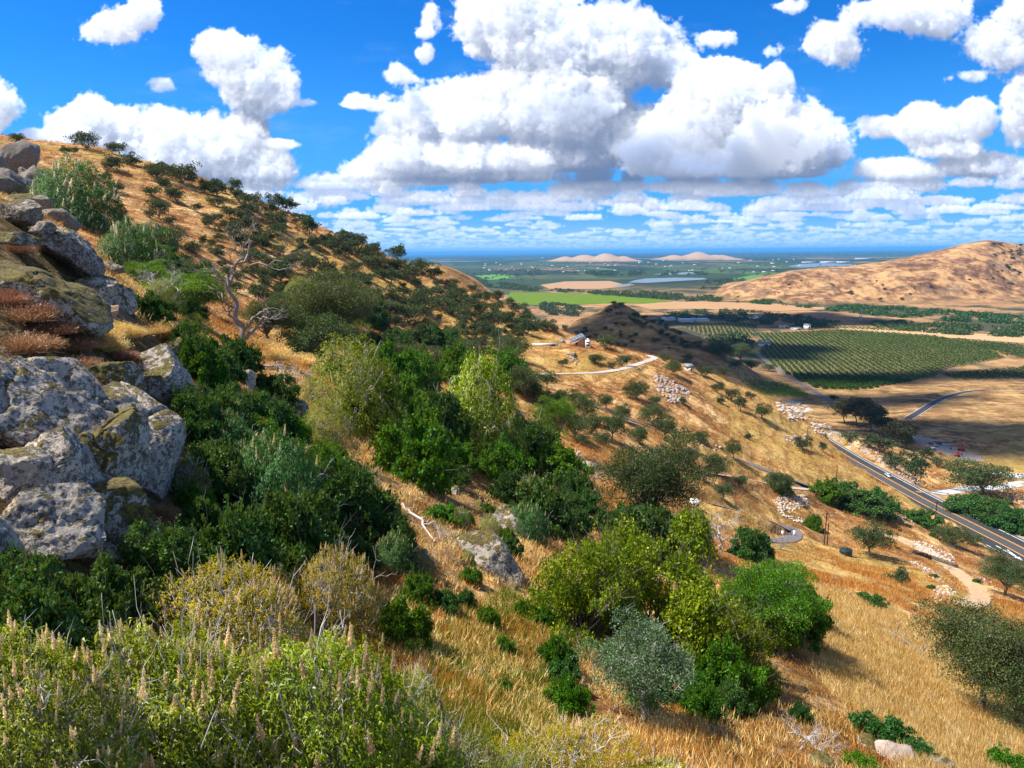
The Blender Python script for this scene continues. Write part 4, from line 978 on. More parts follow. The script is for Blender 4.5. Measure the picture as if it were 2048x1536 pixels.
def shrub_proto(seed, name, lmat, r=1.0, hz=0.9, n=9000, leaf=0.055, lump=0.42, twigs=60, shape=0.75, sprig=0.0):
    """a leafy mound of small rounded leaves in clumps"""
    rs = np.random.RandomState(seed); root = empty(name, (0, 0, 0)); wood = MB(); lf = MB()
    k = 80; cp, cn = mound_pts(rs, k, r * 0.84, hz * 0.84, lump * 1.25, seed)
    lobes = [(cp[i], (r * (.09 + .14 * rs.rand() ** 1.5),) * 2 + (r * (.07 + .11 * rs.rand()),)) for i in range(k)]
    lobes += [(cp[i] * (.5 + .2 * rs.rand()), (r * .22, r * .22, hz * .2)) for i in range(0, k, 3)]
    P, d = blob_points(rs, lobes, n, 0.5)
    D = unit(d * 0.7 + rs.randn(n, 3) * 0.7); N_ = unit(d * 0.5 + rs.randn(n, 3) * 0.6 + np.array([0, 0, .7])); sz = leaf * (0.6 + 0.8 * rs.rand(n))
    leaves(lf, P, D, N_, sz, sz * shape, 0.1)
    # leafy sprigs that stand out of the mound
    for i in range(90):
        j = rs.randint(k); b0 = cp[j]; dr = unit(cn[j] + rs.randn(3) * .45 + np.array([0, 0, .25])); m_ = 14; tt = rs.rand(m_)[:, None] * r * (.14 + .16 * rs.rand()) + r * .08
        leaves(lf, b0 + dr * tt + rs.randn(m_, 3) * r * .012, unit(rs.randn(m_, 3) + dr * .7), rand_dirs(rs, m_) + np.array([0, 0, .6]), leaf * (.6 + .7 * rs.rand(m_)), leaf * shape * .8, .1)
    for i in range(twigs):
        j = rs.randint(k); tip = cp[j] * (1.0 + 0.25 * rs.rand()); W_ = wig(rs, tip * 0.15 + np.array([0, 0, -.05]), tip, 6, 0.18)
        tube(wood, W_, np.linspace(1, .2, 6) * r * 0.012, 4)
        c = W_[4]; tube(wood, wig(rs, c, c + (unit(tip) + rs.randn(3) * .7) * r * .25, 3, .3), np.linspace(1, .3, 3) * r * .005, 3)
    kid(root, build(lf, 'foliage', lmat, root)); kid(root, build(wood, 'branches', M['bark'], root, True))
    return root
def brush_proto(seed, name, m_, r=1.0, hz=0.8, n=260, thick=0.006, fork=3):
    """a tangle of bare twigs"""
    rs = np.random.RandomState(seed); mb = MB()
    def grow(a, d, L, R, lev):
        b = a + d * L; W_ = wig(rs, a, b, 4, 0.35); tube(mb, W_, np.linspace(R, R * 0.55, 4), 4 if lev else 5)
        if lev < 3:
            for _ in range(fork): grow(W_[rs.randint(1, 4)], unit(d + rs.randn(3) * 0.62 + np.array([0, 0, 0.05])), L * (0.5 + .25 * rs.rand()), R * 0.55, lev + 1)
    for i in range(max(3, n // 40)):
        d = rand_dirs(rs, 1)[0]; d[2] = abs(d[2]) * hz / r + 0.15; grow(np.zeros(3), unit(d), r * 0.55, thick * 2.2 * r, 0)
    return build(mb, name, m_, None, True)
def tuft_proto(seed, name, m_, r=0.5, h=0.5, n=900, w=0.012):
    rs = np.random.RandomState(seed); mb = MB()
    a = rs.rand(n) * 6.28; rr = r * np.sqrt(rs.rand(n)) * .8; P = np.stack([np.cos(a) * rr, np.sin(a) * rr, -0.05 + 0 * a], 1)
    D = unit(np.stack([np.cos(a) * rr / r * .9, np.sin(a) * rr / r * .9, 0.8 + 0 * a], 1) + rs.randn(n, 3) * .3)
    L = h * (.5 + .7 * rs.rand(n)) * (1.15 - 0.5 * rr / r); leaves(mb, P, D, rand_dirs(rs, n), L, w * (0.7 + .6 * rs.rand(n)), 0.25)
    # seed heads
    k = n // 2; tip = P[:k] + D[:k] * (L[:k] * 0.9)[:, None]
    leaves(mb, tip, unit(D[:k] + rs.randn(k, 3) * .5), rand_dirs(rs, k), 0.07, 0.022, 0.1)
    return build(mb, name, m_)
def bare_tree(seed, name, h, m_, lean=(0.1, 0), spread=0.8, levels=4, fork=3, r0=0.02, limbs=None):
    """a dead or winter-bare tree: crooked trunk, limbs, twigs"""
    rs = np.random.RandomState(seed); root = empty(name, (0, 0, 0)); tr = MB(); tw = MB()
    def grow(a, d, L, R, lev):
        b = a + d * L; W_ = wig(rs, a, b, 5, 0.30); tube(tr if lev < 2 else tw, W_, np.linspace(R, R * 0.6, 5), 6 if lev < 2 else 3)
        if lev < levels:
            for k in range(fork + (lev > 1)):
                nd = unit(d + rs.randn(3) * spread + np.array([0, 0, 0.12 if lev < 2 else -0.15])); grow(W_[rs.randint(2, 5)], nd, L * (0.55 + .25 * rs.rand()), R * 0.52, lev + 1)
    d0 = unit(np.array([lean[0], lean[1], 1.0])); L0 = h * 0.42
    for (off, dd, LL, RR) in (limbs or [((0, 0, 0), d0, L0, h * r0)]): grow(np.array(off, float) * h, unit(np.array(dd, float)), LL * (h if limbs else 1), RR * (h if limbs else 1), 0)
    kid(root, build(tr, 'trunk', m_, root, True)); kid(root, build(tw, 'twigs', m_, root, True))
    return root
rng = np.random.RandomState(2024)
def R_(a, b): return a + (b - a) * rng.rand()
# ------------------------------------------------------------------ hillside oaks
OAKF = [oak_proto(100 + i, [3.2, 3.2, 3.6, 2.6, 3.4, 3.0][i], [4.6, 5.2, 4.2, 5.8, 4.6, 3.4][i], 2200, 0.36, 'oak_tree', M['oak_far'], limbs=[7, 9, 5, 6, 10, 4][i], low=[.6, 1, .3, .8, 1, .9][i], open_=[.3, 0, .8, .4, 0, .6][i], trunkr=0.03, sides=4) for i in range(6)]
OAKM = [oak_proto(140 + i, 3.4, [4.8, 5.6, 4.2][i], 8500, 0.20, 'oak_tree', M['oak'], limbs=[10, 9, 12][i], low=[.7, .4, 1][i], open_=[.3, .7, 0][i], trunkr=0.028, sides=5, twigs=40) for i in range(3)]
def put_oak(u, v, w_px, label, group=None, ymin=60.0, near=False, k=None, sq=1.0):
    p = hit(u, v + w_px * .3 * sq, ymin)
    if p[1] > 3500: p = hit(u, v + w_px * .6, ymin)
    r = w_px * p[1] / FOC / 2 / 1.05
    pr = (OAKM if near else OAKF); q = pr[(k if k is not None else rng.randint(len(pr))) % len(pr)]
    s = r / 3.4
    return place(q, p - np.array([0, 0, .4 * s]), (s * R_(.95, 1.15), s * R_(.95, 1.15), s * sq * R_(1.05, 1.3)), R_(0, 6.28), label, 'oak tree', group)
single = [
 (33,280,28,'round oak standing alone on the bare skyline at the upper end of the hill',None),
 (223,299,24,'single dark oak on the skyline just uphill of the low brush patch',None),
 (318,348,44,'broad dark oak on the skyline, widest of the trees along the crest',None),
 (346,344,22,'small oak at the skyline close beside the broad crest oak',None),
 (384,362,26,'oak with a leaning side clump just below the crest',None),
 (216,335,24,'lone oak on open grass above the cream flowered bush',None),
 (305,383,34,'dark oak left one of the touching pair on open grass',None),(330,372,30,'taller oak of the touching pair on open grass',None),
 (436,380,46,'wide ragged oak on the slope under the skyline gap',None),
 (395,417,24,'small round oak in the middle of the open grass',None),
 (508,391,14,'tiny lone oak on the steep part of the skyline',None),
 (215,358,26,'low bushy oak just above the flowering bush',None),(130,300,22,'slim oak near the uphill edge of the slope',None),(148,303,18,'slim oak beside another near the uphill edge',None),
 (75,322,16,'small oak in the grass above the top boulders',None),(240,300,30,'dark spreading shrub oak on the crest',None),(265,318,44,'long dark clump of shrub oak along the crest',None)]
for (u, v, w, lab, gp) in single: put_oak(u, v, w, lab, gp)
near_list = [
 (640,690,110,1.1,'large olive oak with bare twigs, biggest tree in the gully below the wooded slope'),
 (700,600,80,.8,'dark round oak clump above the large gully oak'),(745,610,70,.8,'dark oak touching the round clump in the gully'),
 (620,612,60,.8,'dark bush oak uphill of the gully oak'),
 (790,712,56,.9,'round oak with a long shadow on the bare orange bank'),(830,705,46,1.2,'upright oak on the orange bank'),(848,650,42,.9,'oak on the slope over the orange bank'),
 (720,730,60,.9,'dark oak below the orange bank'),(905,665,34,.9,'small round oak at the foot of the wooded slope'),
 (1003,692,38,1.0,'round oak with a clear shadow on the bare spur beyond the bank'),(930,698,40,.8,'low oak beside the faint spur path'),
 (1190,717,34,.9,'round dark oak directly below the brick house'),(1245,722,30,1.0,'round dark oak right of the one below the house'),(1223,730,17,.9,'small oak between the two round oaks below the house'),
 (1127,726,20,1.1,'dark bush oak against the small rock outcrop'),(1150,714,12,1.0,'tiny bush on top of the small rock outcrop'),
 (1095,762,38,1.1,'dark oak standing across the pale driveway'),(1068,782,50,1.0,'dark oak just below the driveway, above the light green bush'),
 (1346,737,32,1.2,'oak at the outer bend of the driveway'),(1410,745,30,1.0,'oak beyond the small white shed'),(1436,776,26,1.2,'oak on the crest to the far side of the shed'),
 (1480,808,30,1.4,'tall narrow oak on the crest above the small orchard'),(1525,826,34,1.2,'dark oak at the top of the pale cut rock face'),(1442,800,20,1,'small oak inside the crest bend'),
 (1272,782,46,1.1,'dense dark oak against the large rock outcrop'),(1211,808,32,1.1,'dark oak on the open slope above the lane'),(1120,800,34,1.6,'tall pointed oak in the group below the driveway'),
 (1170,820,50,1.3,'oak of the group standing over the upper end of the lane'),(1225,858,56,1.2,'big oak of the shady grove below the lane'),(1145,850,60,1.2,'dark oak at the near edge of the grove'),
 (1305,835,52,1.0,'oak above the lane in the middle of the slope'),(1330,860,46,1.3,'oak leaning over the lane'),(1280,870,40,1.2,'oak on the lane edge in the grove'),
 (1400,876,36,.9,'round dark oak above the lane with a sharp shadow'),(1467,902,36,1.3,'dark upright oak touching the lane'),(1428,930,56,1.1,'grey green oak below the lane'),
 (1556,965,52,1.0,'oak with green undergrowth beside the lower track'),(1447,985,38,1.1,'small dark oak between the lower track and the lane'),
 (1605,888,34,1.2,'dark oak at the brink above the highway'),(1645,895,20,1.2,'small oak at the brink above the highway'),
 (1740,1085,72,1.1,'open crowned oak on the knoll beyond the utility poles'),(1800,1150,46,1.2,'leaning oak halfway down the bank beyond the water tank'),
 (1905,1075,62,.8,'grey green oak beside the highway near the tall pole'),(1945,1078,36,.7,'low oak against the highway verge'),
 (1790,920,50,1.1,'oak on the ridge across the highway'),(1830,945,56,1.3,'tall oak lowest on the ridge across the highway'),(1875,925,24,1.2,'slim oak on the golden ridge beyond the highway'),
 (1740,880,44,1.0,'oak on the far ridge above the cut rock'),(1812,885,36,1.0,'oak at the edge of the equipment yard'),
 (1960,960,110,.75,'broad dark green oak mass beside the pale service road'),(1925,945,60,.8,'dark oak at the yard end of the broad oak mass')]
near_list += [(1090,800,40,1.0,'round oak under the pale driveway beside the light green bush'),(1150,800,34,1.1,'oak in the loose group below the driveway'),(1185,850,44,1.2,'oak in the shady grove, nearest its uphill corner'),(1205,880,36,1.1,'oak at the lower edge of the shady grove'),
 (1245,830,34,1.1,'oak on the open slope just above the shady grove'),(1100,850,40,1.1,'oak behind the middle bushes at the grove'),(1165,880,34,1.0,'low oak on the grassy flat below the grove'),(1310,800,26,.9,'small bush oak at the foot of the large outcrop'),(1365,800,24,.9,'dark bush growing out of the large outcrop'),
 (1440,745,26,1.0,'oak over the far crest beyond the shed'),(1462,790,26,1.2,'oak on the crest between the shed and the small orchard'),(1500,790,22,1.0,'bush oak at the edge of the small planted block'),(1375,720,24,1.0,'oak behind the outer bend of the driveway'),(1330,715,24,1.0,'oak at the inner side of the driveway bend'),
 (1495,870,20,1.2,'small oak alone on the orange slope above the lane'),(1380,915,40,1.1,'oak with grey foliage just below the lane'),(1405,950,30,1.0,'grey green oak near the start of the lower track'),(1480,960,34,.9,'oak near the middle of the lower track'),(1768,892,40,1.0,'oak under the eucalyptus row'),(1700,872,34,.9,'oak on the near side of the eucalyptus row'),(1850,905,30,1.0,'oak between the ridge and the equipment yard')]
for i, (u, v, w, sq, lab) in enumerate(near_list): put_oak(u, v, w * 1.08, lab, None, 60, w > 30 and u < 1560 and v > 560 or w > 60, i, sq)
# the many trees scattered over the wooded slope
def dens(u, v):
    ridge = np.interp(u, [0, 200, 400, 600, 800, 900, 1000, 1100, 1200, 1300], [272, 302, 356, 436, 524, 562, 602, 652, 692, 712])
    d = v - ridge
    if d < -4: return 0
    a = np.interp(u, [0, 150, 350, 480, 560, 700, 1100, 1300], [.0, .02, .12, .30, .7, 1.0, .95, .2])
    a *= .35 + 1.1 * sstep(fbm2(np.array([u / 70.0]), np.array([v / 36.0]), 2, 21)[0], .38, .62)
    b = np.interp(d, [0, 60, 150, 260, 340], [1.0, 1.0, .75, .45, .12])
    return a * b
cnt = 0; tries = 0; placed = []
while cnt < 285 and tries < 20000:
    tries += 1
    u = R_(60, 1290); v = R_(275, 760)
    if v > np.interp(u, [60, 300, 500, 700, 900, 1100, 1290], [330, 520, 600, 690, 720, 690, 712]): continue
    if rng.rand() > dens(u, v): continue
    if 1040 < u < 1200 and 668 < v < 700: continue
    w = (13 + 27 * rng.rand() ** 1.2) * np.interp(v - u * 0.3, [200, 500], [0.9, 1.25])
    if any((u - a) ** 2 + ((v - b) * 1.6) ** 2 < (0.30 * (w + c)) ** 2 for a, b, c in placed): continue
    p = hit(u, v, 60)
    if p[1] > 600: continue
    placed.append((u, v, w)); w *= 1.22
    s = w * p[1] / FOC / 2 / 3.4
    lab = ('large' if w > 36 else 'middle sized' if w > 26 else 'small') + ' dark oak ' + ('on the upper open part of the long hill' if u < 480 else 'along the crest of the wooded slope' if v - np.interp(u, [480, 800, 1000, 1200], [386, 524, 602, 692]) < 22 else 'on the near foot of the wooded slope' if v > 590 and u < 900 else 'at the valley end of the wooded slope' if u > 900 else 'halfway down the wooded slope')
    place(OAKF[rng.randint(6)], p - np.array([0, 0, .5 * s]), (s * R_(.75, 1.25), s * R_(.75, 1.25), s * R_(.9, 1.4)), R_(0, 6.28), lab, 'oak tree', 'oaks dotted over the wooded hillside', name='hill_oak'); cnt += 1
def tree_mass(name, pts, rr, m_, n=34, leaf=0.5, label=None, cat='trees', hz=0.8):
    """far woodland that reads as one mass: every crown a small cloud of leaf clumps"""
    mb = MB(); pts = np.array(pts); k = len(pts); rr = np.broadcast_to(rr, k)
    d = rand_dirs(rng, k * n); d[:, 2] = np.abs(d[:, 2]); rad = np.repeat(rr, n)[:, None]
    P = np.repeat(pts, n, 0) + d * rad * (0.5 + .5 * rng.rand(k * n, 1)) * np.array([1, 1, hz]) + np.array([0, 0, 0.12]) * rad
    leaves(mb, P, unit(rng.randn(k * n, 3) + d), unit(rng.randn(k * n, 3) + d), leaf * rad[:, 0], leaf * rad[:, 0] * .8, 0.1)
    return tag(build(mb, name, m_), label, cat, None, 'stuff')
# more of the same slope beyond what is counted one by one
ex = []
for _ in range(1000):
    u = R_(430, 1290); v = R_(400, 720)
    if rng.rand() < dens(u, v) * .9 and v < np.interp(u, [430, 700, 900, 1100, 1290], [560, 680, 700, 670, 705]) and not (1040 < u < 1200 and 668 < v < 700):
        p = hit(u, v, 60)
        if p[1] < 600: ex.append(p)
tree_mass('scrub', ex, np.array([R_(.8, 2.1) for _ in ex]), M['oak_far'], 70, .28, 'low dark scrub growing between the oaks of the wooded slope', 'scrub')
# trees on the dark hill behind the house
for i in range(95):
    for _ in range(50):
        u = R_(1125, 1400); v = R_(603, 700)
        sil = np.interp(u, [1125, 1180, 1240, 1300, 1400], [650, 622, 604, 630, 690])
        if v > sil and (rng.rand() < 0.18 or abs(v - (0.52 * (u - 1240) + 622)) < 12 or v - sil < 8 and rng.rand() < .4 or u < 1180 and v > 660): break
    p = hit(u, v, 650)
    if p[1] > 1100: continue
    s = R_(7, 15) * p[1] / FOC / 2 / 3.4
    place(OAKF[rng.randint(6)], p, (s, s, s * R_(.7, 1.1)), R_(0, 6.28), 'dark tree on the shaded hill behind the brick house', 'tree', 'trees on the shaded hill', name='shade_tree')
# a few bushes on the long golden hill
for (u, v, w) in [(1702,588,12),(1770,580,8),(1760,602,11),(1803,600,9),(1765,571,5),(1863,575,8),(2018,568,8),(1820,590,7)] + [(R_(1985, 2046), R_(488, 560), R_(4, 9)) for _ in range(34)] + [(R_(1500, 2040), R_(560, 608), R_(3, 6)) for _ in range(24)]:
    p = hit(u, v, 1500)
    if p[1] > 4000: continue
    s = w * p[1] / FOC / 2 / 3.2
    place(OAKF[rng.randint(6)], p, (s, s, s * .8), R_(0, 6.28), 'dark bush dotted on the long bare golden hill', 'bush', 'bushes on the golden hill', name='round_bush')
# ------------------------------------------------------------------ the valley floor
def band(poly, n, r0, r1):
    out = []; us = [q[0] for q in poly]; vs = [q[1] for q in poly]
    while len(out) < n:
        u, v = R_(min(us), max(us)), R_(min(vs), max(vs))
        if poly_mask(np.array([u]), np.array([v]), poly)[0]:
            if fbm2(np.array([u / 26.0]), np.array([v / 7.0]), 3, 9)[0] > 0.40 + 0.12 * rng.rand(): out.append(plain(u, v, 0))
            elif rng.rand() < 0.02: out.append(plain(u, v, 0))
    return out, np.array([R_(r0, r1) for _ in out])
for poly, n, r0, r1, m_, lab in [
 ([(1480, 600), (1600, 603), (1700, 611), (1850, 620), (2060, 636), (2060, 650), (1850, 640), (1700, 626), (1560, 611), (1470, 606)], 1500, 3.5, 8, 'woods', 'green riverside trees at the foot of the golden hill'),
 ([(1740, 646), (1820, 642), (1900, 648), (2060, 652), (2060, 676), (1900, 670), (1760, 658)], 700, 3, 7, 'woods', 'green thickets between the river trees and the orchards'),
 ([(930, 556), (1010, 566), (1090, 578), (1180, 584), (1290, 584), (1400, 592), (1490, 598), (1480, 606), (1370, 602), (1250, 594), (1150, 586), (1040, 582), (960, 574)], 1500, 4, 9, 'woods', 'band of green trees winding behind the bright green field'),
 ([(1085, 606), (1150, 612), (1175, 622), (1150, 634), (1100, 630), (1078, 616)], 260, 4, 8, 'oak_far', 'dark grove below the bright green field'),
 ([(1320, 626), (1400, 622), (1480, 622), (1600, 634), (1680, 646), (1660, 656), (1560, 652), (1440, 642), (1330, 640)], 420, 3, 8, 'oak_far', 'dark trees around the small farm ponds'),
 ([(1130, 545), (1260, 541), (1400, 545), (1420, 550), (1300, 553), (1180, 552)], 320, 6, 12, 'oak_far', 'dark wood on the far side of the tan field'),
 ([(1400, 566), (1450, 560), (1570, 556), (1600, 548), (1620, 556), (1540, 578), (1460, 582), (1400, 578)], 420, 5, 10, 'oak_far', 'dark trees beside the large pond'),
 ([(1000, 540), (1100, 536), (1150, 545), (1060, 552), (990, 552)], 160, 5, 10, 'oak_far', 'dark trees out on the plain behind the shoulder'),
 ([(1350, 690), (1440, 672), (1500, 668), (1510, 700), (1480, 716), (1430, 716), (1400, 708)], 120, 5, 9, 'oak_far', 'shadowed trees along the far stretch of highway')]:
    p_, r_ = band(poly, n, r0, r1); tree_mass('woodland', p_, r_, M[m_], 26, .55, lab, 'woodland')
pf = []
for _ in range(2600):
    y = math.exp(R_(math.log(3300), math.log(26000))); s = R_(-.25, .8)
    if fbm2(np.array([s * y / 900]), np.array([y / 1500]), 3, 12)[0] > 0.50: pf.append((s * y, y, 0))
tree_mass('woodland', pf, np.array([R_(6, 12) * max(1, q[1] / 9000) for q in pf]), M['oak_far'], 12, .75, 'trees scattered in lines and clumps over the distant plain', 'woodland', .6)
# citrus orchards: straight rows
def orchard(pixpoly, du, dv, spacing, along, r, keep, lab):
    P = np.array([hit(u, v, 480)[:2] for u, v in pixpoly]); a = np.array(du) / np.linalg.norm(du); b = np.array([a[1], -a[0]])
    o = P.mean(0); out = []
    for i in range(-90, 91):
        for j in range(-160, 161): out.append(o + b * i * spacing + a * j * along)
    out = np.array(out); m_ = poly_mask(out[:, 0], out[:, 1], P); out = out[m_]; out = out + rng.randn(*out.shape) * 0.25
    out = out[rng.rand(len(out)) > 0.02]
    z = H(out[:, 0], out[:, 1]); return np.column_stack([out, z])
soil = simple('orchard soil', (0.17, 0.115, 0.055), 1.0, var=0.25, scale=0.3)
O1 = orchard([(1515, 668), (1690, 660), (1870, 672), (1960, 690), (2010, 716), (1895, 736), (1865, 754), (1725, 779), (1640, 778), (1600, 762), (1530, 722)], (150, 620), 0, 7.8, 3.8, 2.4, 0, '')
O2 = orchard([(1368, 656), (1440, 646), (1515, 648), (1505, 676), (1440, 680)], (150, 620), 0, 8.0, 6.0, 2.6, 0, '')
O3 = orchard([(1530, 656), (1600, 650), (1760, 656), (1870, 666), (1690, 658)], (150, 620), 0, 8.0, 6.0, 2.6, 0, '')
O4 = orchard([(1900, 676), (2080, 694), (2080, 724), (2020, 712)], (150, 620), 0, 7.5, 6.0, 2.6, 0, '')
O5 = orchard([(1890, 748), (2080, 732), (2080, 757), (1905, 760)], (150, 620), 0, 8.0, 4.6, 2.4, 0, '')
O6 = orchard([(1478, 761), (1560, 764), (1600, 780), (1618, 797), (1530, 794)], (200, 120), 0, 4.6, 3.4, 1.6, 0, '')
def citrus():
    root = empty('citrus_tree', (0, 0, 0)); cr = MB(); tr = MB(); n = 90
    d = rand_dirs(rng, n); d[:, 2] = np.abs(d[:, 2]); P = d * np.array([2.1, 2.5, 2.6]) * (.75 + .3 * rng.rand(n, 1)) + np.array([0, 0, .5])
    leaves(cr, P, unit(rng.randn(n, 3) + d), unit(rng.randn(n, 3) + d), 1.5, 1.2, .1); tube(tr, [(0, 0, -.3), (0, 0, .8), (0, 0, 1.6)], [.16, .14, .1], 5)
    kid(root, build(tr, 'trunk', M['bark'], root)); kid(root, build(cr, 'crown', M['citrus'], root)); return root
cit = citrus()
dist = np.hypot(O1[:, 0], O1[:, 1]); order = np.argsort(dist)
for k in order[:290]:
    s = R_(.85, 1.12); place(cit, O1[k], (s, s, s * R_(.85, 1.05)), R_(0, 6.28), 'citrus tree near the curved front edge of the big orchard', 'citrus tree', 'citrus trees along the front of the big orchard')
tree_mass('citrus_orchard', O1[order[290:]], np.full(len(O1) - 290, 2.5), M['citrus'], 16, .62, 'straight rows of dark green citrus trees filling the big orchard', 'orchard')
tree_mass('citrus_orchard', O2, np.full(len(O2), 2.7), M['citrus'], 14, .62, 'shaded block of orchard rows beyond the bend of the highway', 'orchard')
tree_mass('citrus_orchard', np.vstack([O3, O4]), np.full(len(O3) + len(O4), 2.7), M['citrus'], 14, .62, 'thin far strips of orchard behind the big block', 'orchard')
tree_mass('citrus_orchard', O5, np.full(len(O5), 2.5), M['citrus'], 16, .62, 'sunlit corner of orchard beside the brown field', 'orchard')
tree_mass('vineyard', O6, np.full(len(O6), 1.9), M['green'], 16, .62, 'small bright green planted block behind the crest', 'vineyard')
# orchard soil sheets
for poly in ([(1515, 666), (1690, 659), (1870, 671), (1960, 689), (2010, 716), (1895, 737), (1865, 756), (1725, 781), (1640, 780), (1600, 764), (1530, 722)], [(1368, 656), (1440, 645), (1515, 647), (1505, 676), (1440, 681)]):
    P = [hit(u, v, 480) for u, v in poly]; bm = bmesh.new(); f = bm.faces.new([bm.verts.new((p[0], p[1], 0.35)) for p in P])
    if f.normal.z < 0: f.normal_flip()
    bmesh.ops.triangulate(bm, faces=[f]); me = bpy.data.meshes.new('orchard_soil'); bm.to_mesh(me); bm.free(); link('orchard_soil', me, soil)['kind'] = 'structure'
# dark tall trees
EUC = [oak_proto(160 + i, 3.6, [9.0, 7.6][i], 5200, 0.42, 'eucalyptus_tree', M['eucalyptus'], limbs=11, open_=.4, trunkr=.022, sides=5, flat=1.2) for i in range(2)]
for (u, v, w, lab) in [(1690,846,52,'grey brown eucalyptus at the near end of the row behind the ridge'),(1715,850,60,'tall grey eucalyptus, second in the row behind the ridge'),(1745,862,58,'widest eucalyptus in the middle of the row behind the ridge'),(1770,874,44,'dark eucalyptus crowded inside the row behind the ridge'),(1795,892,56,'blackish eucalyptus at the yard end of the row'),(1812,880,34,'small blackish eucalyptus beside the yard')]:
    p = hit(u, v, 430); s = w * p[1] / FOC / 2 / 3.6; place(EUC[rng.randint(2)], p, (s, s, s * .85), R_(0, 6.28), lab, 'eucalyptus tree')
for (u, v, w, lab) in [(1445,715,50,'dark tall tree at the bend of the far highway'),(1480,722,56,'dark broad tree between the highway bend and the white farmhouse'),(1425,708,36,'dark tree nearest the far highway bend'),(1500,738,30,'small dark tree beside the farm road'),(1537,742,22,'round dark tree on the verge of the farm road'),(1470,738,26,'dark bush by the shaded farm yard'),(1666,800,18,'lone dark bush at the lower end of the farm road')]:
    p = hit(u, v, 480); s = w * p[1] / FOC / 2 / 3.4; place(OAKM[rng.randint(3)], p, (s, s, s * .9), R_(0, 6.28), lab, 'tree')
# ------------------------------------------------------------------ rocks
def rock(u, v, hw, hh, ang, m_, seed, label, dep=None, ymin=6, rough=0.10, cuts=9, crack=0.0, boxy=0.0, sub=5, push=0.0, fwd=None, cat='boulder', name='boulder', yy=None):
    p = hit(u, v, ymin) if yy is None else at(u, v, yy); y = p[1]; c = px(y, (hw + hh) / 2); cuts += 6
    if yy is None: p = at(u, v, max(y - .55 * c, y * .8) if not fwd else y * fwd); y = p[1]
    a, b = px(y, hw), px(y, hh); c = dep if dep else (a + b) / 2 * 1.15
    V, T = rock_shape(seed, (a, c, b), sub, cuts, rough * 1.15, 0.76, crack, max(boxy, .35))
    t = math.radians(ang); ca, sa = math.cos(t), math.sin(t)
    V = V @ np.array([[ca, 0, -sa], [0, 1, 0], [sa, 0, ca]])      # tilt in the plane across the view
    mb = MB(); mb.add(V, None, T)
    o = build(mb, name, m_, None, True); p = p + np.array([p[0], p[1], p[2] - CAMZ]) / y * push
    o.location = p.tolist(); return tag(o, label, cat)
g_, ms = M['granite'], M['mossy']
M['crag'] = rock_material('dark weathered granite', (0.33, 0.29, 0.24), 0.95, 0.5, 0.4)
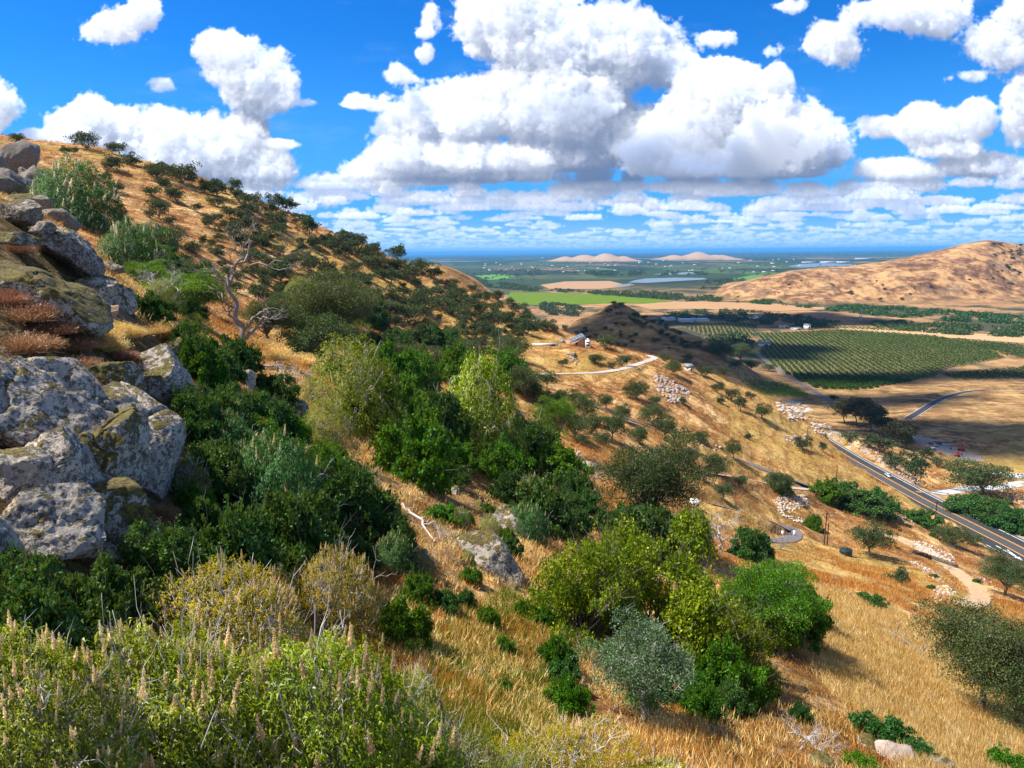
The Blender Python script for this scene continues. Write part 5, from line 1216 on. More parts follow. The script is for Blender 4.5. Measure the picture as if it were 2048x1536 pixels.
cliff = [
 (28,326,50,44,0,g_,'pale square boulder at the very top of the rock pile',{}),
 (2,335,16,26,0,g_,'boulder cut by the picture edge beside the topmost boulder',{}),
 (10,370,50,34,5,g_,'dark cracked block under the topmost boulder',{}),
 (56,356,16,22,-20,g_,'narrow upright rock wedged right of the dark cracked block',{}),
 (84,388,54,48,30,g_,'steep dark rock face below the cream flowered bush',{}),
 (38,398,50,13,3,ms,'flat mossy ledge near the top of the rock pile',{}),
 (46,428,54,30,-5,g_,'pale rounded block under the mossy ledge',{}),
 (86,412,18,24,20,g_,'small leaning rock beside the pale rounded block',{}),
 (122,444,36,27,10,g_,'bright square cornered boulder balanced on the pile',{}),
 (88,460,28,23,-10,g_,'dark sided boulder left of the balanced one',{}),
 (145,496,74,38,38,g_,'long sloping slab under the balanced boulder',{}),
 (30,478,50,20,8,ms,'low mossy rock half buried in brown brush',{}),
 (66,590,150,74,24,ms,'wide sloping slab streaked with yellow moss',{'crack':.05}),
 (20,560,55,26,10,g_,'smooth blue grey slab at the picture edge',{}),
 (125,622,76,54,42,ms,'slab thick with yellow green moss beside the square boulder',{}),
 (160,533,20,21,0,g_,'small pale rock above the square boulder',{}),
 (214,538,38,19,8,g_,'flat topped pale boulder capping the block pile',{}),
 (192,583,48,46,14,g_,'large square pale boulder jutting from the cliff',{'boxy':.8,'cuts':12}),
 (236,600,30,50,-14,ms,'dark mossy boulder behind the square jutting one',{}),
 (205,628,30,24,5,simple('tan broken granite',(.36,.24,.15),.95,var=.2,scale=3,bump=.03),'tan undercut block below the square boulder',{'boxy':.6}),
 (52,826,185,128,10,g_,'huge dark lichened dome of granite at the picture edge',{'crack':.05,'rough':.07,'sub':6,'cuts':5}),
 (112,962,100,112,-10,g_,'tan stained granite face under the dark dome',{'rough':.08,'cuts':9,'boxy':.5,'sub':6,'crack':.05}),
 (200,955,72,165,10,ms,'tall mossy granite rib in the middle of the cliff',{'rough':.09,'sub':6,'crack':.05}),
 (290,905,92,180,4,g_,'tall rounded granite buttress at the right of the cliff',{'rough':.06,'cuts':5,'crack':.05,'sub':6}),
 (215,770,70,60,40,ms,'moss edged shoulder of rock above the granite rib',{'sub':6}),
 (322,765,60,96,-24,g_,'upper granite slab leaning over the gully shrubs',{'rough':.07,'cuts':6,'sub':6}),
 (345,700,34,30,-20,ms,'mossy top of the rock behind the leaning slab',{}),
 (160,820,60,100,-30,ms,'moss streaked rock between the dome and the buttress',{'sub':6}),
 (30,960,80,80,0,g_,'stained lower flank of the dome at the picture edge',{'sub':6}),
 (412,806,36,22,-12,ms,'low moss capped rock at the foot of the leaning slab',{}),
 (492,776,20,40,12,g_,'slim pale rock standing among gully shrubs',{}),
 (112,1050,135,96,12,g_,'broad mossy rock at the base of the cliff',{'sub':6}),
 (232,1050,92,96,0,ms,'spotted granite knob under the rusty brush',{}),
 (210,1105,44,26,25,g_,'pale slab end poking out of dark shrubs',{}),
 (0,1100,44,90,0,g_,'rock strip at the edge below the dome',{}),
 (26,1215,62,66,0,ms,'pale grey boulder low at the picture edge',{}),
 (565,845,36,26,10,ms,'shaded rock behind the gully shrubs',{}),
 (606,838,22,54,-32,ms,'steep striped slab above the orange gully',{}),
 (1012,1062,48,46,-8,g_,'pale rounded boulder behind the long mossy slab',{}),
 (992,1126,50,106,-50,g_,'long slab speckled with dark moss lying in the dry gully',{'rough':.07}),
 (1065,1062,34,18,-30,ms,'low ridge of mossy rock right of the pale boulder',{}),
 (946,916,34,28,-10,ms,'white and yellow lichened boulder under the green bushes',{}),
 (908,984,15,14,0,g_,'small pale boulder in the brown shaded hollow',{}),
 (1130,948,50,24,-38,g_,'slanting outcrop of bare rock at the lip of the slope',{}),
 (1180,938,26,20,0,g_,'broken pale rocks at the lip of the slope',{}),
 (1006,1022,28,14,0,g_,'flat grey rock just above the pale rounded boulder',{}),
 (1190,985,22,14,0,g_,'grey rock near the dry branches at the lip',{}),
 (845,1108,15,14,0,g_,'little rock at the shrub edge in the dry gully',{}),
 (1108,1404,46,30,-20,ms,'moss covered boulder in the dry grass near the front bushes',{}),
 (962,1347,14,12,0,g_,'little blue grey rock in the yellow grass',{}),
 (1556,1402,14,32,-28,g_,'slim grey rock in the shaded brown slope',{}),
 (1782,1508,58,24,-8,M['pale_rock'],'long tan boulder among the front shrubs at lower right',{}),
 (1732,1490,26,22,0,g_,'grey weathered rock left of the tan boulder',{}),
 (1640,1528,30,24,0,g_,'grey rock under the dead brush at the lower edge',{}),
 (1860,1530,50,16,-10,g_,'low grey rock right of the tan boulder',{}),
 (1905,1452,18,10,0,g_,'small rock flush in the straw slope',{}),
 (2010,1480,18,10,0,g_,'small flat rock in the straw near the right edge',{}),
 (1960,1245,22,12,0,g_,'rock showing behind the big right hand oak',{}),
]
for i, (u, v, a, b, t, m_, lab, kw) in enumerate(cliff):
    if u < 160 and v < 560: kw = dict(kw, fwd=.87 if a > 45 else .83); m_ = M['crag'] if m_ is g_ else m_
    rock(u, v, a, b, t, m_, 900 + i, lab, **kw)
# ------------------------------------------------------------------ outcrops and rubble
def pile(name, pix, n, smin, smax, m_, label, cat, kind=None, flat=0.7, ymin=60, sub=2, lineup=0.0):
    """angular stones set close together over a patch of ground"""
    mb = MB(); k = 0; us = [q[0] for q in pix]; vs = [q[1] for q in pix]; tr = 0
    while k < n and tr < n * 60:
        tr += 1; u, v = R_(min(us), max(us)), R_(min(vs), max(vs))
        if not poly_mask(np.array([u]), np.array([v]), pix)[0]: continue
        p = hit(u, v, ymin); s = px(p[1], R_(smin, smax)); d = (s * R_(.8, 1.5), s * R_(.7, 1.3), s * flat * R_(.7, 1.3))
        V, T = rock_shape(rng.randint(1 << 30), d, sub, 7, .12, .7)
        a = R_(0, 6.28) * (1 - lineup); c_, s_ = math.cos(a), math.sin(a); t = R_(-.5, .5) - lineup * .5
        V = V @ np.array([[c_, s_, 0], [-s_, c_, 0], [0, 0, 1]]) @ np.array([[math.cos(t), 0, -math.sin(t)], [0, 1, 0], [math.sin(t), 0, math.cos(t)]])
        mb.add(V + p + np.array([0, 0, d[2] * (.2 if kind else -.15)]), None, T); k += 1
    return tag(build(mb, name, m_), label, cat, None, kind)
def around(u, v, a, b, n=12, sk=0): return [(u + a * math.cos(t) + sk * math.sin(t) * b, v + b * math.sin(t)) for t in np.linspace(0, 6.28, n, endpoint=False)]
def along(pts, w): return [(u, v - w) for u, v in pts] + [(u, v + w) for u, v in pts[::-1]]
pile('rock_outcrop', [(1305,745),(1335,755),(1355,768),(1378,785),(1375,802),(1340,805),(1318,785),(1305,765)], 230, 2.5, 6, M['pale_rock'], 'large jagged outcrop of pale stones on the slope under the driveway bend', 'rock outcrop', lineup=.6)
pile('rock_outcrop', [(1130,705),(1145,703),(1158,725),(1152,732),(1140,722)], 26, 2.5, 5, M['pale_rock'], 'small grey outcrop in the slope below the brick house', 'rock outcrop', lineup=.6)
pile('rock_outcrop', around(1238, 738, 30, 6), 16, 1.5, 3.5, M['pale_rock'], 'scattered pale stones just above the driveway', 'rock outcrop')
pile('rock_outcrop', [(1552,806),(1580,802),(1605,806),(1625,818),(1610,838),(1585,842),(1560,828)], 110, 4, 9, M['rubble'], 'smooth pale cut rock face at the head of the highway cutting', 'rock outcrop', flat=.3)
pile('rock_outcrop', [(1618,845),(1650,848),(1675,862),(1660,872),(1625,866)], 70, 2.5, 6, M['rubble'], 'white cut rock face above the far end of the visible highway', 'rock outcrop', flat=.3)
pile('rock_outcrop', [(1668,858),(1700,868),(1765,905),(1815,942),(1845,968),(1830,968),(1775,936),(1715,901),(1664,876)], 260, 1.8, 5, M['pale_rock'], 'long broken rock bank along the far side of the highway', 'rock outcrop', lineup=.4)
pile('rock_outcrop', around(1590, 876, 26, 10), 30, 3, 6, M['pale_rock'], 'jagged rocks beside the bushes at the brink above the highway', 'rock outcrop')
pile('rock_outcrop', along([(1385,882),(1410,890),(1440,900)], 6), 22, 2.5, 5, M['pale_rock'], 'pale stones lining the uphill edge of the lane', 'rock outcrop')
pile('rock_outcrop', around(1150, 930, 22, 12), 20, 4, 8, M['granite'], 'tumbled grey rocks at the lip of the near slope', 'rock outcrop')
pile('rock_outcrop', [(2000,985),(2048,960),(2090,970),(2090,1040),(2040,1030),(2005,1005)], 120, 2.5, 6, M['pale_rock'], 'slope of brown broken rock at the right edge under the pale road', 'rock outcrop')
pile('rubble', [(1822,1084),(1845,1083),(1912,1114),(1908,1128),(1880,1122),(1845,1103)], 240, 1.6, 4.2, M['rubble'], 'heap of white rubble piled along the upper side of the dark stone wall', 'rubble heap', 'stuff')
pile('rubble', [(1818,1122),(1840,1124),(1892,1158),(1885,1166),(1850,1150)], 110, 1.5, 3.6, M['rubble'], 'thin trail of pale stones below the gravel track', 'rubble heap', 'stuff')
pile('rubble', [(1880,1168),(1915,1178),(1900,1200),(1870,1210),(1860,1190)], 110, 1.5, 3.8, M['rubble'], 'fan of pale stones spilling at the end of the gravel track', 'rubble heap', 'stuff')
pile('rubble', [(1548,1000),(1570,988),(1612,992),(1618,1012),(1600,1018),(1572,1030),(1612,1040),(1600,1048),(1560,1030)], 230, 1.8, 4.0, M['rubble'], 'big spill of white rubble between the lower track and the green round bush', 'rubble heap', 'stuff')
pile('rubble', [(1775,1028),(1830,1030),(1870,1048),(1860,1056),(1800,1046)], 90, 1.6, 3.6, M['pale_rock'], 'row of brown stones and brush under the highway verge', 'rubble heap', 'stuff')
pile('rubble', [(1940,1140),(1985,1165),(1998,1180),(1950,1160)], 60, 1.5, 3.5, M['pale_rock'], 'loose stones beside the track near the right hand oaks', 'rubble heap', 'stuff')
# loose stones over the slope, each its own
sp = [MB() for _ in range(3)]
spm = []
for i in range(3):
    V, T = rock_shape(70 + i, (1, .8, .6), 3, 8, .12, .72); sp[i].add(V, None, T); me = sp[i].mesh('loose_rock', False); me.materials.append(M['pale_rock']); spm.append(me)
for i in range(90):
    u, v = R_(1030, 1900), R_(700, 1120)
    if i < 45: u, v = R_(230, 900), R_(330, 640)
    p = hit(u, v, 60)
    if p[1] > 600: continue
    o = bpy.data.objects.new('loose_rock', spm[i % 3]); C.objects.link(o); s = px(p[1], R_(1.5, 4.5)); o.location = p.tolist(); o.scale = (s * R_(.8, 1.5), s, s * R_(.7, 1)); o.rotation_euler = (0, 0, R_(0, 6.28))
    tag(o, where(u, v, 'weathered rock loose in the dry grass', 'small' if s < px(p[1], 3) else 'large'), 'rock', 'loose rocks in the dry grass')

# ------------------------------------------------------------------ near plants
BN = [buckeye_proto(301, 'buckeye_bush', M['buckeye'], shoots=5600, leafl=.105, extra=170, spikes=98, spikel=.235, smat=M['spike']), buckeye_proto(302, 'buckeye_bush', M['buckeye'], shoots=5600, leafl=.105, extra=170, spikes=98, spikel=.235, smat=M['spike'], lump=.38, twigs=620, branches=40),
      buckeye_proto(303, 'buckeye_bush', M['buckeye_gold'], shoots=4200, extra=160, spikes=98, spikel=.19, leafl=.085, smat=M['spike'], lump=.36), buckeye_proto(304, 'buckeye_bush', M['olive'], shoots=4600, spikes=30, leafl=.08, twigs=260, smat=M['spike'])]
BM = [buckeye_proto(311, 'buckeye_bush', M['olive'], r=2.6, hz=2.6, shoots=3000, leafl=.16, leafn=5, spikes=60, spikel=.2, smat=M['spike'], twigs=90, branches=14, droop=.3),
      buckeye_proto(312, 'buckeye_bush', M['buckeye'], r=2.8, hz=2.8, shoots=2800, leafl=.23, leafn=6, spikes=80, spikel=.3, smat=M['spike_white'], twigs=70, branches=14, droop=.7, lean=(.5, 0)),
      buckeye_proto(313, 'buckeye_bush', M['dark_green'], r=2.0, hz=2.0, shoots=3200, leafl=.15, leafn=6, spikes=98, spikel=.29, smat=M['spike_white'], twigs=40, branches=10, droop=.6, lean=(.7, 0)),
      buckeye_proto(314, 'buckeye_bush', M['dark_green'], r=2.0, hz=2.0, shoots=3000, leafl=.15, leafn=6, spikes=70, spikel=.24, smat=M['spike'], twigs=60, branches=12, droop=.6, lean=(.4, 0))]
SG = [shrub_proto(321, 'green_shrub', M['green'], n=18000, leaf=.062), shrub_proto(322, 'green_shrub', M['green'], n=18000, leaf=.066, lump=.55)]
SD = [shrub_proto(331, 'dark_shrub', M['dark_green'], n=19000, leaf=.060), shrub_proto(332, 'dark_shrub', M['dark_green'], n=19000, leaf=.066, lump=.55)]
LIME = [shrub_proto(341, 'yellow_green_shrub', M['lime_oak'], r=2.4, hz=2.2, n=30000, leaf=.085, lump=.4, twigs=120, shape=.6), shrub_proto(342, 'yellow_green_shrub', M['lime_oak'], r=2.4, hz=2.2, n=30000, leaf=.085, lump=.5, twigs=120, shape=.6)]
BLUE = oak_proto(351, 2.2, 4.4, 34000, .085, 'blue_oak_tree', M['blue_oak'], limbs=16, flat=1.0, trunkr=.03, twigs=140, open_=0, bare=M['pale_twig'])
OPEN = oak_proto(352, 3.0, 4.4, 20000, .10, 'oak_tree', M['green'], limbs=15, flat=.6, trunkr=.03, twigs=60, open_=.9)
HERO = oak_proto(353, 4.2, 6.2, 46000, .13, 'oak_tree', M['oak'], limbs=18, flat=.8, trunkr=.03, twigs=120, open_=.3)
def put(q, u, v, hw, h, label, cat, r0, h0, ymin=5, group=None, rz=None, wid=None):
    p = hit(u, v, ymin); s = px(p[1], hw) / r0; sz = px(p[1], h) / h0
    sz = min(max(sz, s * .5), s * 1.9)
    return place(q, p - np.array([0, 0, .03 * h0 * sz]), (s, s * (wid or 1), sz), R_(0, 6.28) if rz is None else rz, label, cat, group)
for (k, u, v, hw, h, lab) in [
 (0, 70, 1580, 240, 330, 'leafy buckeye bush with tan spikes in the bottom corner under the cliff'),
 (1, 340, 1600, 300, 420, 'big buckeye bush with many bleached branches along the bottom edge'),
 (0, 650, 1640, 290, 430, 'spike covered buckeye bush sloping down towards the dry grass'),
 (2, 450, 1345, 185, 255, 'yellowing buckeye bush topped with orange spikes against dark shrubs'),
 (2, 250, 1400, 120, 170, 'yellowing buckeye bush on the outer left slope of the spiky bushes'),
 (2, 670, 1250, 105, 190, 'rounded gold tinged buckeye bush standing at the back of the spiky group'),
 (3, 900, 1620, 150, 190, 'grey green twiggy bush between the spiky bushes at the bottom'),
 (1, 800, 1500, 120, 200, 'buckeye bush whose spikes lean out over the yellow grass'),
 (2, 1140, 1640, 230, 190, 'low buckeye bush with a dense row of orange spikes at the bottom edge'),
 (0, 1320, 1660, 150, 150, 'small buckeye bush at the bottom beside the shaded brown slope'),
 (3, 1010, 1660, 150, 190, 'pale green bush cut by the bottom edge below the mossy boulder')]:
    put(BN[k], u, v, hw, h, lab, 'bush', 2.0, 1.7, 4)
for (k, u, v, hw, h, lab) in [
 (0, 705, 850, 100, 185, 'tall olive buckeye full of pale twigs beside the orange gully'),
 (1, 955, 915, 105, 205, 'bright light green bush with hanging leaves, highest of the middle group'),
 (0, 655, 900, 62, 110, 'twiggy olive bush leaning over the top of the gully'),
 (2, 165, 455, 82, 125, 'bush covered in cream flower spikes above the rock pile'),
 (2, 262, 560, 66, 110, 'dark bush with cream spikes hanging down the cliff side'),
 (2, 300, 500, 50, 52, 'small bush with cream spikes at the edge of the open hill'),
 (3, 555, 1060, 110, 215, 'shaded buckeye with orange spikes in the dark hollow'),
 (3, 470, 930, 70, 90, 'shaded bush with curled tan spikes below the slim pale rock'),
 (0, 520, 900, 50, 70, 'small olive bush in the dark hollow')]:
    put(BM[k], u, v, hw, h, lab, 'bush', [2.6, 2.8, 2.0, 2.0][k], [2.6, 2.8, 2.0, 2.0][k], 8)
for (L_, k, u, v, hw, h, lab) in [
 (SD,1,20,1180,70,90,'dark shrub beside the rock strip at the picture edge'),(SD,0,300,1110,60,70,'dark plant on the foot of the buttress'),(SD,1,540,1000,90,130,'dark shrub filling the middle of the shaded hollow'),(SD,0,500,860,60,80,'dark shrub beside the slim pale rock'),(SD,1,590,1050,80,120,'dark shrub on the gully side of the shaded hollow'),
 (SD,0,330,560,50,60,'dark brush under the cream flowered bushes'),(SD,1,300,640,44,60,'dark plants behind the square boulder'),(SG,1,380,680,30,40,'green plants above the gully rocks'),
 (SD,0,60,1320,130,210,'dark shrub filling the hollow under the edge boulder'),(SD,1,190,1260,110,170,'dark shrub between the cliff foot and the spiky bushes'),
 (SD,0,330,1190,110,150,'dark shrub at the foot of the granite buttress'),(SD,1,440,1160,110,200,'deep green shrub right of the buttress foot'),
 (SD,0,600,1150,110,190,'deep green shrub behind the gold tinged buckeye'),(SD,1,420,990,70,130,'dark shrub pressed against the right side of the buttress'),
 (SD,0,700,1070,90,165,'rounded green shrub left of the dry gully'),(SG,1,650,985,60,90,'green shrub at the head of the rounded gully shrub'),
 (SD,1,780,1120,60,120,'dark shrub low on the left bank of the gully'),(SD,0,400,760,56,90,'dark green shrub above the leaning slab'),(SD,1,465,745,52,80,'deep green shrub under the bare tree'),
 (SD,0,450,860,60,90,'dark shrub in the cleft below the slim rock'),(SD,1,350,700,44,60,'dark shrub behind the leaning slab'),(SD,1,540,800,50,60,'dark shrub behind the fallen dead branches'),
 (SG,0,825,970,92,150,'rounded green bush in front of the middle group'),(SG,1,785,880,84,150,'green bush in the centre of the middle group'),(SD,0,880,900,70,140,'dark green bush below the bright light green one'),
 (SD,1,1050,930,64,150,'dark green bush on the downhill side of the middle group'),(SG,0,1000,960,50,80,'pale green bush at the foot of the middle group'),
 (SD,0,1085,1060,76,110,'dark green bush above the pale rounded boulder'),(SD,1,1160,1030,44,60,'small dark bush at the lip of the slope'),(SG,1,885,1042,42,34,'low green plant in the shaded brown hollow'),
 (SG,0,838,1205,40,85,'bright green bush at the gully edge'),(SG,1,808,1290,62,110,'bright green bush bulging from the shaded side of the gully'),(SD,1,885,1220,34,50,'small dark bush beside the bright gully bush'),
 (SG,0,975,1255,30,56,'small bright green bush in the straw'),(SG,1,1008,1310,24,54,'narrow green plant trailing through the straw'),(SG,0,940,1165,28,34,'little green plant left of the mossy slab'),
 (SD,0,930,1215,28,38,'little dark plant under the mossy slab'),(SG,1,1085,1250,26,44,'green plant at the edge of the yellow green bushes'),(SG,0,1110,1340,46,90,'vivid green bush between the straw and the blue oak'),
 (SG,1,1140,1430,52,90,'vivid green bush at the foot of the blue oak'),(SG,0,1010,1385,22,30,'pale green sprig in the yellow grass'),(SD,1,1020,1110,24,70,'green plant growing between the two pale boulders'),
 (SG,1,1450,1400,76,130,'green bush under the far side of the yellow green bushes'),(SD,0,1285,1110,84,110,'dark green bush under the olive oak'),(SD,1,1355,1090,44,60,'dark bush at the side of the olive oak'),
 (SD,0,1500,1120,50,70,'dark green bush below the gate road'),(SD,1,1765,1485,62,66,'dense dark green bush in the lower right grass'),(SD,0,1832,1518,40,40,'smaller dark green bush below the dense one'),
 (SD,1,1742,1208,28,26,'dark green bush at the top of the straw slope'),(SG,0,2015,1545,46,50,'pale green bush in the bottom right corner'),(SD,1,1600,1440,26,40,'dark plant beside the slim grey rock'),
 (SG,1,1725,1540,40,34,'low green plant beside the tan boulder'),
 (SG,0,1628,1058,19,40,'round bright green bush near the white rubble'),(SG,1,1650,1000,32,44,'bright green bush at the end of the highway thicket'),(SG,0,1560,978,26,30,'bright green bush by the lower track')]:
    put(L_[k], u, v, hw, h, lab, 'bush', 1.0, .9, 5)
for (k, u, v, hw, h, lab) in [(0,1700,1016,62,46,'dark olive thicket between the rubble and the highway'),(1,1745,1022,44,52,'dark olive bush nearest the highway lane'),(0,1680,1000,40,40,'olive bush inside the highway thicket'),
 (1,1946,1020,50,34,'dark hedge like bush across the highway'),(0,2030,1058,54,44,'dark bush across the highway at the right edge'),(1,1840,1046,36,30,'olive bush on the near verge of the highway'),(0,1990,1038,46,42,'dark bush in the middle of the roadside hedge')]:
    put(SD[k], u, v, hw, h, lab, 'bush', 1.0, .9, 60)
put(LIME[0], 1160, 1270, 140, 235, 'yellow green bush nearest the mossy slab', 'bush', 2.4, 2.2)
put(LIME[1], 1320, 1300, 190, 260, 'largest yellow green bush with white dead twigs', 'bush', 2.4, 2.2)
put(LIME[0], 1450, 1370, 110, 250, 'yellow green bush on the downhill side against the brown slope', 'bush', 2.4, 2.2)
put(LIME[1], 1230, 1170, 80, 120, 'yellow green bush at the back of its group', 'bush', 2.4, 2.2)
put(BLUE, 1285, 1440, 108, 235, 'blue grey oak with a pale trunk', 'oak tree', 2.3, 4.5)
put(OPEN, 1530, 1290, 105, 200, 'airy green oak with flat layered boughs over the straw slope', 'oak tree', 3.1, 4.6)
put(HERO, 1960, 1420, 120, 235, 'large grey green oak at the right edge above the straw slope', 'oak tree', 4.3, 6.4)
put(HERO, 2040, 1460, 100, 190, 'oak behind the large one, cut by the right edge', 'oak tree', 4.3, 6.4)
put(HERO, 2010, 1190, 52, 85, 'grey green oak near the loose stones by the highway', 'oak tree', 4.3, 6.4, 60)
put(HERO, 1300, 1070, 98, 205, 'big dark olive oak standing at the lip of the near slope', 'oak tree', 4.3, 6.4, 20)
put(OPEN, 1110, 900, 46, 130, 'olive tree rising behind the middle bushes', 'oak tree', 3.1, 4.6, 30)
put(HERO, 650, 705, 92, 150, 'leafy oak at the top of the gully beside the grey twiggy tree', 'oak tree', 4.3, 6.4, 30)
put(HERO, 600, 680, 44, 80, 'grey green oak between the bare tree and the large gully oak', 'oak tree', 4.3, 6.4, 30)
put(HERO, 385, 640, 46, 80, 'dusky oak behind the low white limbed tree', 'oak tree', 4.3, 6.4, 30)
put(HERO, 700, 680, 60, 110, 'dark oak joining the large gully oak', 'oak tree', 4.3, 6.4, 40)
put(HERO, 540, 690, 46, 95, 'olive oak behind the bare crooked tree', 'oak tree', 4.3, 6.4, 30)
put(OPEN, 375, 640, 80, 110, 'thin leaved grey green tree with white limbs above the gully', 'oak tree', 3.1, 4.6, 30)
def cat2(l): return ' '.join(l.split(' ')[:3]).replace(' crowded', '').replace(' among', '').replace(' just', '').replace(' under', '').replace(' in', '').replace(' at', '')
def fill(poly, n, kinds, h0, h1, label, cat, group, ymin=8, asp=1.5, name=None):
    k = 0; us = [q[0] for q in poly]; vs = [q[1] for q in poly]; got = []; tr = 0
    while k < n and tr < 4000:
        tr += 1; u, v = R_(min(us), max(us)), R_(min(vs), max(vs)); hw = R_(h0, h1)
        if not poly_mask(np.array([u]), np.array([v]), poly)[0] or any((u - a) ** 2 + (v - b) ** 2 < (0.62 * hw) ** 2 for a, b in got) or (415 < u < 590 and 540 < v < 740): continue
        got.append((u, v)); q, r0, hh0 = kinds[rng.randint(len(kinds))]; o = put(q, u, v, hw, hw * asp * R_(.8, 1.2), where(u, v - hw, cat2(label), 'small' if hw < h0 + (h1 - h0) / 3 else 'middle sized' if hw < h0 + (h1 - h0) * .67 else 'large'), cat, r0, hh0, ymin, group); k += 1
        if q.name in ('oak_tree',) or 'oak' in o.name: o.name = 'thicket_tree'
KD = [(SD[0], 1, .9), (SD[1], 1, .9), (SG[0], 1, .9), (BM[3], 2.0, 2.0), (BN[3], 2.0, 1.7), (SD[1], 1, .9)]; KG = [(SG[0], 1, .9), (SG[1], 1, .9), (SD[1], 1, .9)]
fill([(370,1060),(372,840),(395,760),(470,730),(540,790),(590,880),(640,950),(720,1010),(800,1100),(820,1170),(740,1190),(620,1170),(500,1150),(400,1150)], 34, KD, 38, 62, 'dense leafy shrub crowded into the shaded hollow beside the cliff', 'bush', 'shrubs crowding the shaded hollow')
fill([(660,780),(760,720),(850,780),(880,760),(1000,760),(1040,830),(1085,910),(1130,985),(1020,960),(960,930),(900,985),(790,985),(720,930)], 20, KG, 40, 66, 'green shrub among the middle group of bushes', 'bush', 'shrubs of the middle group')
fill([(1010,1000),(1160,990),(1200,1050),(1120,1090),(1010,1075)], 7, KD, 34, 52, 'dense leafy shrub just uphill of the pale boulders', 'bush', 'shrubs above the pale boulders')
fill([(1210,1060),(1380,1060),(1400,1110),(1300,1130),(1220,1110)], 7, KD, 34, 52, 'dense leafy shrub under the big olive oak', 'bush', 'shrubs under the olive oak')
fill([(640,900),(760,1020),(860,1130),(840,1160),(740,1080),(640,960)], 8, [(SG[0], 1, .9), (SD[0], 1, .9), (BN[3], 2.0, 1.7)], 26, 42, 'olive green shrub along the left bank of the dry gully', 'bush', 'shrubs along the gully bank')
fill([(850,1010),(1000,1010),(1130,1110),(1090,1230),(960,1240),(900,1160)], 10, [(SG[0], 1, .9), (SG[1], 1, .9), (SD[1], 1, .9), (BN[3], 2.0, 1.7)], 16, 30, 'green shrub half hidden in the dry gully grass', 'bush', 'small shrubs in the dry gully')
for i in range(16):
    u, v = [(R_(840, 1180), R_(980, 1260)), (R_(1480, 1760), R_(1300, 1500))][i > 10]
    rock(u, v, R_(7, 17), R_(5, 12), R_(-30, 30), [g_, ms][i % 2], 1200 + i, where(u, v, 'half buried ' + ['pale', 'mossy'][i % 2] + ' rock', ['low', 'little', 'flat', 'blunt', 'split'][i % 5]), sub=4)
fill([(1400,1180),(1560,1180),(1620,1270),(1540,1330),(1440,1300)], 5, [(OPEN, 3.1, 4.6), (LIME[1], 2.4, 2.2), (SG[1], 1, .9)], 50, 80, 'green leafy tree in the connected canopy above the straw slope', 'bush', 'canopy above the straw slope', 5, 1.7)
fill([(1090,1300),(1200,1340),(1480,1370),(1500,1420),(1400,1450),(1180,1400),(1100,1370)], 11, KG, 36, 60, 'green shrub in the shade below the yellow green bushes', 'bush', 'shrubs below the yellow green bushes')
fill([(250,500),(330,540),(420,580),(640,590),(760,660),(740,720),(560,710),(500,660),(400,680),(300,630)], 22, [(HERO, 4.3, 6.4), (OPEN, 3.1, 4.6), (SD[0], 1, .9), (BM[0], 2.6, 2.6)], 30, 52, 'dusky thicket growth in the thicket', 'bush', 'thicket at the head of the gully', 25, 1.3)
fill([(740,640),(900,690),(880,740),(1040,720),(1060,800),(960,760),(820,760),(760,700)], 12, [(OAKM[0], 3.6, 5), (OAKM[1], 3.6, 5), (SD[1], 1, .9)], 24, 40, 'dark bush at the foot of the wooded slope behind the middle group', 'bush', 'oaks and bushes behind the middle group', 40, 1.4)
# ------------------------------------------------------------------ bare trees, dead wood, brush
bt = bare_tree(402, 'bare_tree', 1.0, M['brown_twig'], levels=4, fork=2, spread=.62, r0=.035, limbs=[((0,0,0),(-.22,0,1),.36,.030),((-.07,0,.34),(-.12,0,1),.26,.022),((-.10,0,.58),(.45,.1,.7),.30,.016),((-.10,0,.58),(-.6,0,.6),.20,.012),((.0,0,.12),(.75,0,.6),.26,.018),((.08,0,.74),(.9,0,.1),.28,.010),((-.09,0,.6),(.2,.3,.9),.24,.012)])
def putb(q, u, v, h, label, cat='bare tree', ymin=8, rz=0.0, sx=1.0):
    p = hit(u, v, ymin); s = px(p[1], h); return place(q, p, (s * sx, s * sx, s), rz, label, cat)
putb(bt, 494, 706, 235, 'crooked bare tree with grey trunk standing alone in the gully', ymin=20)
b2 = bare_tree(407, 'bare_tree', 1.0, M['pale_twig'], levels=4, fork=3, spread=.85, r0=.03, limbs=[((0,0,0),(-.3,0,1),.35,.028),((-.1,0,.3),(.7,0,.6),.35,.018),((-.1,0,.3),(-.6,.2,.8),.35,.016)])
putb(b2, 335, 625, 110, 'low white limbed tangle of a bare tree below the cream flowered bushes', ymin=20)
putb(b2, 655, 715, 90, 'grey twiggy half bare tree beside the large gully oak', ymin=30, rz=2, sx=1.2)
putb(b2, 1440, 1098, 100, 'half dead oak with bleached curling limbs by the gate road', ymin=40, rz=1, sx=1.1)
putb(b2, 1600, 1500, 90, 'bleached dead branches in the shaded brown slope', ymin=8, rz=3)
BR = [brush_proto(410, 'dead_brush', M['pale_twig'], n=280), brush_proto(411, 'dead_brush', M['brown_twig'], n=280)]
def putbr(k, u, v, r, label, ymin=5, rz=None, flat=1.0):
    p = hit(u, v, ymin); s = px(p[1], r); return place(BR[k], p, (s, s, s * flat), R_(0, 6.28) if rz is None else rz, label, 'dead brush')
